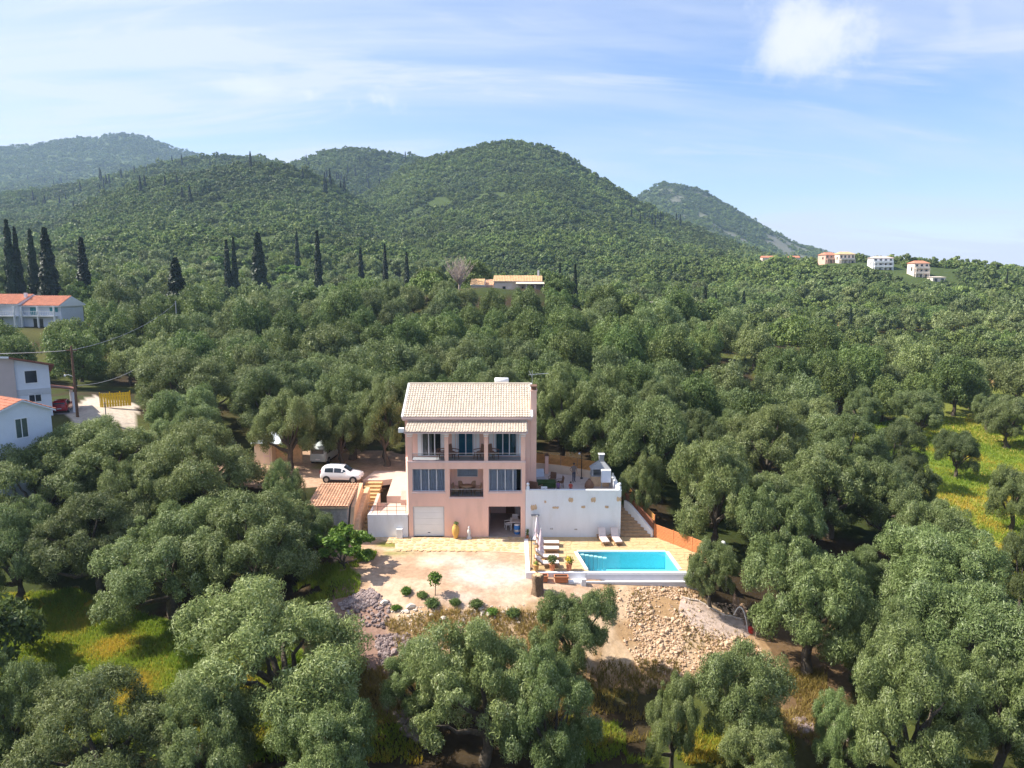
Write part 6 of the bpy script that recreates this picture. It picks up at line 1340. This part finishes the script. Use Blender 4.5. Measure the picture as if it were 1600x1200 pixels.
MB().extr([(-.5, -1.5), (5, -1.5), (5, eh-.9), (2.2, eh+.5), (-.5, eh-.9)], 'x', -5.8, -2.31).build('wing_wall', PINKST, fh); r_ = MB().extr([(-.8, eh-.85), (2.2, eh+.65), (5.3, eh-.85), (5.3, eh-1), (2.2, eh+.48), (-.8, eh-1)], 'x', -6.0, -2.41).build('wing_roof', WHITE, fh); tile_roof(-6.0, -2.41, (-.85, eh-.84), (2.2, eh+.68), .4, .55, ROOFORANGE, 'roof_tiles', r_)
for x0, x1, z0, z1 in ((2.2, 2.9, eh-2.0, eh-1.2), (2.2, 2.9, .1, 1.0), (7.0, 7.5, eh-1.9, eh-1.2), (9.6, 10.4, eh-1.9, eh-1.2)): win(fh, x0, x1, z0, z1, 0, fm=PINKST, mull=False)
p_ = MB().extr([(-2.9, 1.75), (-.01, 2.15), (-.01, 2.0), (-2.9, 1.6)], 'x', 5.6, 12.8).build('porch_roof', CREAM, fh)
for x in (5.9, 8.2, 10.4, 12.5): MB().box(x-.12, x+.12, -2.7, -2.45, -1.5, 1.58).build('porch_post', PINKST, fh)
MB().box(11.0, 11.5, 3.0, 3.5, rh-.4, rh+1.5).build('chimney', WHITE, fh)
for px, py, r, w_, lab in ((1022, 481, 205, 1.4, 'corner of a cream wall showing between olive tops beside a bright green tree'), (1203, 404, 470, 9, 'tiny red roofed house on the saddle right of the main hill'), (1242, 404, 475, 6, 'tiny orange roofed hut on the saddle nearer the hilltop houses'), (1085, 489, 205, 1.9, 'flat cream roof corner showing among the olive tops')):
    x, y, z = at_r(px, py, r); z1 = H(x, y); o = thing('small_house', lab, 'house', (x, y, z)); MB().box(-w_/2, w_/2, 0, 4, min(z1-z, 0)-2, .6).build('wall', CREAM if r > 300 else BEIGEP, o); MB().extr([(-.4, .6), (2, 1.7), (4.4, .6)], 'x', -w_/2-.2, w_/2+.2).build('roof', ROOFRED if r > 300 else BEIGEP, o)

# ------------------------------------------------------------------ hilltop houses on the right
def ridge_house(px0, px1, pyt, pyb, r, label, wm, roof, storeys, cols, depth=8, roofh=1.4, rz=.0, balc=True, flat=False):
    x0, y0, zb_ = at_r(px0, pyb, r); x1, _, _ = at_r(px1, pyb, r); zt_ = at_r(px0, pyt, r)[2]; w_ = x1-x0; zb_ = min(zb_, H((x0+x1)/2, y0))-.3; h_ = zt_-zb_-roofh
    o = thing('hilltop_house', label, 'house', ((x0+x1)/2, y0, zb_), rz, 'houses on the right hilltop'); MB().box(-w_/2, w_/2, 0, depth, -4, h_).build('wall', wm, o)
    v = [(-w_/2-.4, -.5, h_), (w_/2+.4, -.5, h_), (w_/2+.4, depth+.5, h_), (-w_/2-.4, depth+.5, h_), (-w_*.3, depth*.5, h_+roofh), (w_*.3, depth*.5, h_+roofh)]
    MB().add(v, [(0, 1, 5, 4), (1, 2, 5), (2, 3, 4, 5), (3, 0, 4), (3, 2, 1, 0)]).build('roof', roof, o)
    sh_ = h_/storeys
    for s in range(storeys):
        for c in range(cols):
            cx = -w_/2+w_*(c+.5)/cols; win(o, cx-w_/cols*.24, cx+w_/cols*.24, s*sh_+.5, s*sh_+sh_*.78, 0, fm=wm, mull=False)
        if balc and s:
            b = MB().box(-w_*.46, w_*.46, -1.5, -.01, s*sh_-.12, s*sh_+.08).build('balcony', wm, o); MB().box(-w_*.46, w_*.46, -1.5, -1.42, s*sh_+.082, s*sh_+.85).build('parapet', wm, b)
            for c in range(3): MB().box(-w_*.46+c*w_*.455, -w_*.46+c*w_*.455+.3, -1.41, -1.1, s*sh_-sh_+.1, s*sh_-.122).build('pillar', wm, o)
    win(o, 2, 3.4, h_*.5, h_*.75, -w_/2, axis='x', side=-1, fm=wm, mull=False); return o
PINKP = mat('rose_plaster', (.66, .43, .34), .85, .06, .5); CREAMP = mat('pale_cream_plaster', (.74, .64, .55), .85, .05, .5)
ridge_house(1289, 1312, 394, 411, 434, 'rose coloured left half of the hilltop villa under a red roof', PINKP, ROOFRED, 2, 3, rz=.1)
ridge_house(1311, 1340, 393, 413, 430, 'pale right half of the hilltop villa with terracotta roof and arcades', CREAMP, ROOFORANGE, 2, 4)
ridge_house(1364, 1402, 400, 423, 415, 'square white house with rows of dark windows on the right ridge', WHITE, mat('faded_roof', (.62, .45, .38), .8, .1, 1), 3, 4, roofh=1.0, rz=-.12)
ridge_house(1428, 1457, 407, 434, 402, 'tall cream house with stacked balconies lowest on the right ridge', CREAMP, ROOFRED, 3, 3, roofh=1.3, rz=-.1)
ridge_house(1457, 1484, 432, 441, 398, 'low beige outbuilding and wall below the tall cream house', CREAMP, CREAMP, 1, 2, roofh=.3, balc=False, depth=5)

# ------------------------------------------------------------------ stone banks
def stone_mesh(seed, flat=.75):
    rg_ = np.random.default_rng(seed); t = (1+5**.5)/2
    V = unit(np.array([(-1,t,0),(1,t,0),(-1,-t,0),(1,-t,0),(0,-1,t),(0,1,t),(0,-1,-t),(0,1,-t),(t,0,-1),(t,0,1),(-t,0,-1),(-t,0,1)], float))*rg_.uniform(.72, 1.18, (12, 1))*np.array([1, rg_.uniform(.7, 1), flat])*.5
    Fc = np.array([(0,11,5),(0,5,1),(0,1,7),(0,7,10),(0,10,11),(1,5,9),(5,11,4),(11,10,2),(10,7,6),(7,1,8),(3,9,4),(3,4,2),(3,2,6),(3,6,8),(3,8,9),(4,9,5),(2,4,11),(6,2,10),(8,6,7),(9,8,1)])
    return V, Fc
SM = [stone_mesh(s) for s in range(8)]
def rock_mat(name, a, b):
    m, nt, N, L, P = nodes(name); oi = N('ShaderNodeObjectInfo'); tc = N('ShaderNodeTexCoord'); no = N('ShaderNodeTexNoise'); no.inputs['Scale'].default_value = 3.1; no.inputs['Detail'].default_value = 7; L(tc.outputs['Object'], no.inputs[0])
    at = N('ShaderNodeAttribute'); at.attribute_name = 'tint'; ad = N('ShaderNodeMath'); ad.operation = 'ADD'; L(no.outputs[0], ad.inputs[0]); L(at.outputs['Fac'], ad.inputs[1]); a2 = N('ShaderNodeMath'); a2.operation = 'MULTIPLY_ADD'; L(oi.outputs['Random'], a2.inputs[0]); a2.inputs[1].default_value = .35; L(ad.outputs[0], a2.inputs[2])
    mr = N('ShaderNodeMapRange'); mr.inputs[1].default_value = .3; mr.inputs[2].default_value = 1.25; L(a2.outputs[0], mr.inputs[0]); mx = N('ShaderNodeMix'); mx.data_type = 'RGBA'; L(mr.outputs[0], mx.inputs[0]); mx.inputs[6].default_value = (*a, 1); mx.inputs[7].default_value = (*b, 1); L(mx.outputs[2], P.inputs['Base Color']); P.inputs['Roughness'].default_value = .92; P.inputs['Specular IOR Level'].default_value = .2
    bp = N('ShaderNodeBump'); bp.inputs['Strength'].default_value = .5; bp.inputs['Distance'].default_value = .04; L(no.outputs[0], bp.inputs['Height']); L(bp.outputs[0], P.inputs['Normal']); return m
ROCKP = rock_mat('pale_limestone', (.36, .22, .12), (.74, .57, .42)); ROCKG = rock_mat('purple_grey_stone', (.15, .105, .10), (.42, .34, .32)); ROCKW = rock_mat('white_limestone', (.55, .45, .35), (.78, .72, .65))
def bank(label, polys, nbig, nsmall, m, seed, big=(.34, .75), small=(.08, .3), name='stone_bank'):
    rg_ = np.random.default_rng(seed); allp = [gpoly(p) for p in polys]
    def sample(n):
        X = []; Y = []
        A = np.array([abs(sum(p[i][0]*p[(i+1) % len(p)][1]-p[(i+1) % len(p)][0]*p[i][1] for i in range(len(p)))) for p in allp])
        for p, a in zip(allp, A/A.sum()):
            q = np.array(p); k = int(n*a)+1; got = 0
            while got < k:
                x = rg_.uniform(q[:, 0].min(), q[:, 0].max(), k*3); y = rg_.uniform(q[:, 1].min(), q[:, 1].max(), k*3); ok = in_poly(x, y, p) & ((fbm(x, y, 1.5, 3, seed+60) > .48) | (rg_.random(len(x)) < .12)); X += list(x[ok][:k-got]); Y += list(y[ok][:k-got]); got += min(ok.sum(), k-got)
        return np.array(X[:n]), np.array(Y[:n])
    x, y = sample(nbig); c = (float(x.mean()), float(y.mean())); o = thing(name, label, 'stone bank', (c[0], c[1], H(*c)))
    ms = [np_mesh('stone', V, Fc, m, False, {'tint': np.zeros(12)}) for V, Fc in SM]; z = height(x, y)
    for i in range(len(x)):
        s = rg_.uniform(*big)*(1 if rg_.random() < .85 else 1.35); q = part('stone', ms[i % 8], o); q.location = (x[i]-c[0], y[i]-c[1], z[i]+s*.12-o.location.z); q.rotation_euler = tuple(rg_.uniform(-.5, .5, 2))+(rg_.uniform(0, 6.28),); q.scale = (s*1.15, s*1.15, s)
    x, y = sample(nsmall); z = height(x, y); VV = []; FF = []; TT = []
    for i in range(len(x)):
        V, Fc = SM[rg_.integers(8)]; s = rg_.uniform(small[0]**.5, small[1]**.5)**2; a = rg_.uniform(0, 6.28); R_ = np.array([[math.cos(a), -math.sin(a), 0], [math.sin(a), math.cos(a), 0], [0, 0, 1]]); FF.append(Fc+12*i); VV.append(V @ R_.T*s*1.2+np.array([x[i]-c[0], y[i]-c[1], z[i]+s*.15-o.location.z])); TT.append(np.full(12, rg_.uniform(-.25, .45)))
    q = part('small_stones', np_mesh('small_stones', np.concatenate(VV), np.concatenate(FF), m, False, {'tint': np.concatenate(TT)}), o); q['kind'] = 'stuff'
bank('bank of loose pale yellow stones falling away below the pool wall', [[(930,926),(1085,922),(1100,960),(1075,985),(960,985),(925,955)], [(960,985),(1075,985),(1170,1000),(1215,1040),(1120,1075),(1000,1050)], [(1115,945),(1165,950),(1170,975),(1120,965)]], 230, 6000, ROCKP, 1, big=(.15, .38), small=(.03, .17))
bank('heap of purple grey rubble on the slope left of the dirt yard', [[(528,945),(575,922),(612,950),(600,990),(560,985)], [(585,1000),(640,1000),(640,1060),(600,1060)]], 90, 1300, ROCKG, 2, big=(.16, .40), name='rubble_heap')
bank('scatter of white stones along the edge of the dirt yard', [[(600,960),(680,945),(880,955),(920,975),(760,985),(640,990)]], 26, 420, ROCKW, 3, big=(.2, .45), small=(.05, .16), name='scattered_stones')
bank('old dry stone wall of dark stones at the bottom left of the centre', [[(596,1108),(640,1120),(690,1165),(665,1175),(610,1135)]], 60, 300, ROCKG, 4, big=(.35, .6), name='dry_stone_wall')
bank('low line of dark stones beside the soil strip at the bottom right', [[(1235,1130),(1285,1125),(1340,1150),(1330,1165),(1250,1150)]], 40, 120, ROCKG, 5, big=(.3, .5), name='stone_row')
for px, py, s, lab in ((642, 955, .6, 'large white boulder on the edge of the dirt yard'), (1187, 1040, .6, 'pale yellow boulder at the right end of the stone bank'), (600, 945, .5, 'pale boulder at the top of the purple grey rubble')):
    x, y = ground_hit(px, py); V, Fc = SM[int(px) % 8]; o = part('boulder', np_mesh('boulder', V, Fc, ROCKW, False, {'tint': np.zeros(12)})); o.location = (x, y, H(x, y)+.1); o.scale = (s*1.4, s, s); tag(o, lab, 'boulder')
# concrete lip curving below the leaning olive
cpth = thing('concrete_path', 'curved pale concrete path edged with mortar below the leaning olive tree', 'path', (0, 0, 0)); pts = [(1062,952),(1085,965),(1110,980),(1140,988),(1166,985)]; m = MB(); V_ = []
for i, (px, py) in enumerate(pts):
    x, y = ground_hit(px, py); z = H(x, y); V_.append(Vector((x, y, z)))
for a, b in zip(V_, V_[1:]):
    d = (b-a); n = Vector((-d.y, d.x, 0)).normalized()
    e = d*.02
v = []; rgc = np.random.default_rng(4); V_ = [V_[0]]+[q for a, b in zip(V_, V_[1:]) for q in (a.lerp(b, .5), b)]
for i, p in enumerate(V_):
    d = (V_[min(i+1, len(V_)-1)]-V_[max(i-1, 0)]); n = Vector((-d.y, d.x, 0)).normalized(); w_ = .45+.75*math.sin(math.pi*(i+.6)/(len(V_)+.2))*rgc.uniform(.8, 1.2)
    for o_, dz in ((w_, -.25), (w_*.9, .10), (0, .14+rgc.uniform(-.03, .03)), (-w_*.7, .05), (-w_*1.25-rgc.uniform(0, .35), -.12)):
        q = p+n*o_; v.append(Vector((q.x, q.y, H(q.x, q.y)+dz)))
f = [(i*5+k, i*5+k+1, i*5+k+6, i*5+k+5) for i in range(len(V_)-1) for k in range(4)]
m = MB(); m.add(v, f, True).build('slab', mat('rough_concrete', (.52, .40, .33), .95, .22, 3.5, .8, 7), cpth)
m = MB()
for i in range(len(V_)-1): m.tube([v[i*5+1]+Vector((0, 0, .02)), v[i*5+6]+Vector((0, 0, .02))], [.06, .09], 6)
m.build('mortar_edge', mat('pale_mortar', (.62, .52, .44), .9, .14, 4, .5, 14), cpth)
hx0 = ground_hit(1146, 975); hx1 = ground_hit(1168, 990); ho = thing('white_hose', 'white hose arching over the end of the stone bank', 'hose', (hx0[0], hx0[1], H(*hx0)))
b_ = Vector((hx1[0]-hx0[0], hx1[1]-hx0[1], H(*hx1)-H(*hx0))); MB().tube([Vector((b_.x*t, b_.y*t, b_.z*t+1.5*math.sin(math.pi*min(1, t*.9+.1))**.7)) for t in np.linspace(0, 1, 12)], .04, 6).build('pipe', WHITEPAINT, ho)
rx, ry = ground_hit(1173, 990); o = thing('red_canister', 'small red canister at the lower end of the white hose', 'canister', (rx, ry, H(rx, ry))); REDP = mat('red_plastic', (.50, .04, .03), .45, .1, 4); MB().lathe([(.17, 0), (.20, .05), (.20, .38), (.12, .48), (.07, .50)], n=14).build('tank', REDP, o); MB().tube([(-.1, 0, .46), (-.08, 0, .6), (.08, 0, .6), (.1, 0, .46)], .02, 6).build('handle', BLACKM, o); MB().lathe([(.06, .5), (.06, .56), (.02, .57)], n=10).build('cap', BLACKM, o)
wf = [ground_hit(*p) for p in ((1145, 950), (1152, 968), (1163, 985), (1180, 1005))]; wfo = thing('wire_fence', 'sagging rusty wire mesh fence beside the brown soil right of the bank', 'fence', (wf[0][0], wf[0][1], H(*wf[0]))); P_ = [Vector((a[0]-wf[0][0], a[1]-wf[0][1], H(*a)-H(*wf[0]))) for a in wf]
for p in P_: MB().tube([p+Vector((0, 0, -.2)), p+Vector((.03, 0, 1.35))], .03, 5).build('post', RUST, wfo)
m = MB()
for a, b in zip(P_, P_[1:]):
    for k in range(8): m.tube([a+Vector((0, 0, .08+k*.17)), b+Vector((0, 0, .08+k*.17))], .007, 3, cap=False)
    for k in range(8): t = (k+.5)/8; m.tube([a.lerp(b, t), a.lerp(b, t)+Vector((0, 0, 1.28))], .007, 3, cap=False)
m.build('mesh', RUST, wfo)['kind'] = 'stuff'
x, y = ground_hit(1134, 925); o = thing('grey_post', 'short pale grey post rising beside the leaning olive tree', 'post', (x, y, H(x, y))); MB().box(-.07, .07, -.07, .07, -.2, 2.1).build('shaft', STEEL, o); MB().box(-.09, .09, -.09, .09, 2.1, 2.14).build('cap', STEEL, o)

# ------------------------------------------------------------------ small plants and grass
BUSHM = [leaf_clump(.36+.1*i, .42, 360, .46, .06, 50+i, LEAF_DEEP if i else LEAF_FRESH) for i in range(3)]
for i, (px, py, s, lab) in enumerate(((635, 922, 1.15, 'leftmost green bush in the row along the yard edge'), (660, 930, .85, 'small bush left of the sapling'), (675, 942, .95, 'dark bush at the foot of the sapling'), (619, 950, .8, 'bright bush beside the large white boulder'), (711, 945, .9, 'bush right of the sapling in the row along the yard edge'), (744, 948, .95, 'upright dark bush near the middle of the yard edge'), (769, 957, 1.0, 'round green bush near the right end of the yard edge'), (802, 962, 1.05, 'rightmost bush of the row along the yard edge'))):
    x, y = ground_hit(px, py+5); o = thing('low_bush', lab, 'bush', (x, y, H(x, y)-.03), i*1.1, 'bushes along the edge of the dirt yard'); o.scale = (s*(.85+.12*(i % 4)), s, s*(.8+.17*(i % 3))); part('foliage', BUSHM[i % 3], o); MB().tube([(0, 0, -.1), (.03, 0, .3)], [.03, .015], 5).build('stem', BARK, o)
x, y = ground_hit(680, 934); sp = thing('sapling', 'young bright green sapling with a thin stem on the yard edge', 'tree', (x, y, H(x, y))); MB().tube([(0, 0, -.1), (.03, .02, .7), (0, 0, 1.5)], [.035, .028, .015], 6).tube([(.03, .02, .7), (.3, .1, 1.25)], [.02, .01], 5).tube([(.03, .02, .8), (-.28, -.05, 1.35)], [.02, .01], 5).build('stem', BARK, sp); o = part('foliage', leaf_clump(.55, 1.0, 420, .2, .12, 71, LEAF_FRESH), sp); o.location = (0, 0, .75)
def tufts(name, label, polys, n, hh, ww, cols, seed, cat='grass', world=False, thr=.40):
    """blades: three thin triangles per tuft"""
    rg_ = np.random.default_rng(seed); X = []; Y = []
    ps = [p if world else gpoly(p) for p in polys]
    for p in ps:
        q = np.array(p); a = np.prod(q.max(0)-q.min(0)); 
        x = rg_.uniform(q[:, 0].min(), q[:, 0].max(), n*2); y = rg_.uniform(q[:, 1].min(), q[:, 1].max(), n*2); ok = in_poly(x, y, p) & (fbm(x, y, 1.8, 3, seed) > thr); X.append(x[ok][:n]); Y.append(y[ok][:n])
    x = np.concatenate(X); y = np.concatenate(Y); z = height(x, y); k = len(x); V = []; 
    for b in range(3):
        a = rg_.uniform(0, 6.28, k); h_ = hh*rg_.uniform(.5, 1.4, k); dx = np.cos(a)*ww; dy = np.sin(a)*ww; lx = rg_.normal(0, .35, k)*h_; ly = rg_.normal(0, .35, k)*h_
        V.append(np.stack([np.stack([x-dx, y-dy, z-.03], 1), np.stack([x+dx, y+dy, z-.03], 1), np.stack([x+lx, y+ly, z+h_], 1)], 1))
    V = np.concatenate(V).reshape(-1, 3); t = np.tile(np.clip(fbm(x, y, 3.5, 3, seed+3)*1.4-.2+rg_.normal(0, .15, k), 0, 1), 3); me = np_mesh(name, V, np.arange(len(V)).reshape(-1, 3), cols, False, {'tint': np.repeat(t, 3)}); o = part(name, me); tag(o, label, cat, kind='stuff')
GRASSM = leaf_mat('grass_blades', (.16, .26, .03), (.30, .36, .05), (.52, .38, .06), .45, .6, .0); DRYM = leaf_mat('dry_grass', (.20, .17, .04), (.36, .27, .08), (.52, .40, .17), .35, .7, .0); 
tufts('meadow_grass', 'yellow green grass with orange flowers on the lower left terrace', [GRASS_L], 34000, .26, .035, GRASSM, 5, world=True, thr=.2)
tufts('meadow_grass', 'sunny yellow green meadow grass between the olives on the right', [GRASS_R], 30000, .3, .055, GRASSM, 6, world=True, thr=.2)
tufts('dry_grass', 'dry yellowish grass and weeds on the slope below the dirt yard', [[(600,975),(700,960),(880,965),(860,1040),(700,1040),(620,1020)], [(560,1040),(660,1060),(680,1150),(560,1150)], [(850,1010),(1060,1040),(1080,1150),(860,1180)], [(1200,1060),(1290,1040),(1300,1180),(1180,1180)]], 2300, .34, .028, DRYM, 7)
tufts('bank_weeds', 'dry weeds growing between the pale stones of the bank', [[(930,935),(1085,930),(1170,1000),(1215,1045),(1000,1060),(940,1000)]], 900, .25, .03, DRYM, 17, thr=.55)
tufts('shade_weeds', 'dark weeds under the trees around the lower terraces', [[(500,860),(590,865),(560,930),(430,960)], [(380,1100),(660,1120),(660,1198),(380,1198)], [(880,1120),(1240,1150),(1240,1198),(880,1198)]], 3000, .3, .03, GRASSM, 8)
# ------------------------------------------------------------------ air
def haze():
    m = bpy.data.materials.new('haze'); m.use_nodes = True; nt = m.node_tree; nt.nodes.clear()
    o = nt.nodes.new('ShaderNodeOutputMaterial'); v = nt.nodes.new('ShaderNodeVolumePrincipled')
    v.inputs['Color'].default_value = (.50, .70, 1.0, 1); v.inputs['Density'].default_value = HAZE; v.inputs['Anisotropy'].default_value = .25
    nt.links.new(v.outputs[0], o.inputs['Volume'])
    b = MB().box(-2850, 2850, -2850, 2800, -70, 500).build('haze', m); tag(b, kind='stuff')
HAZE = .00015
haze()
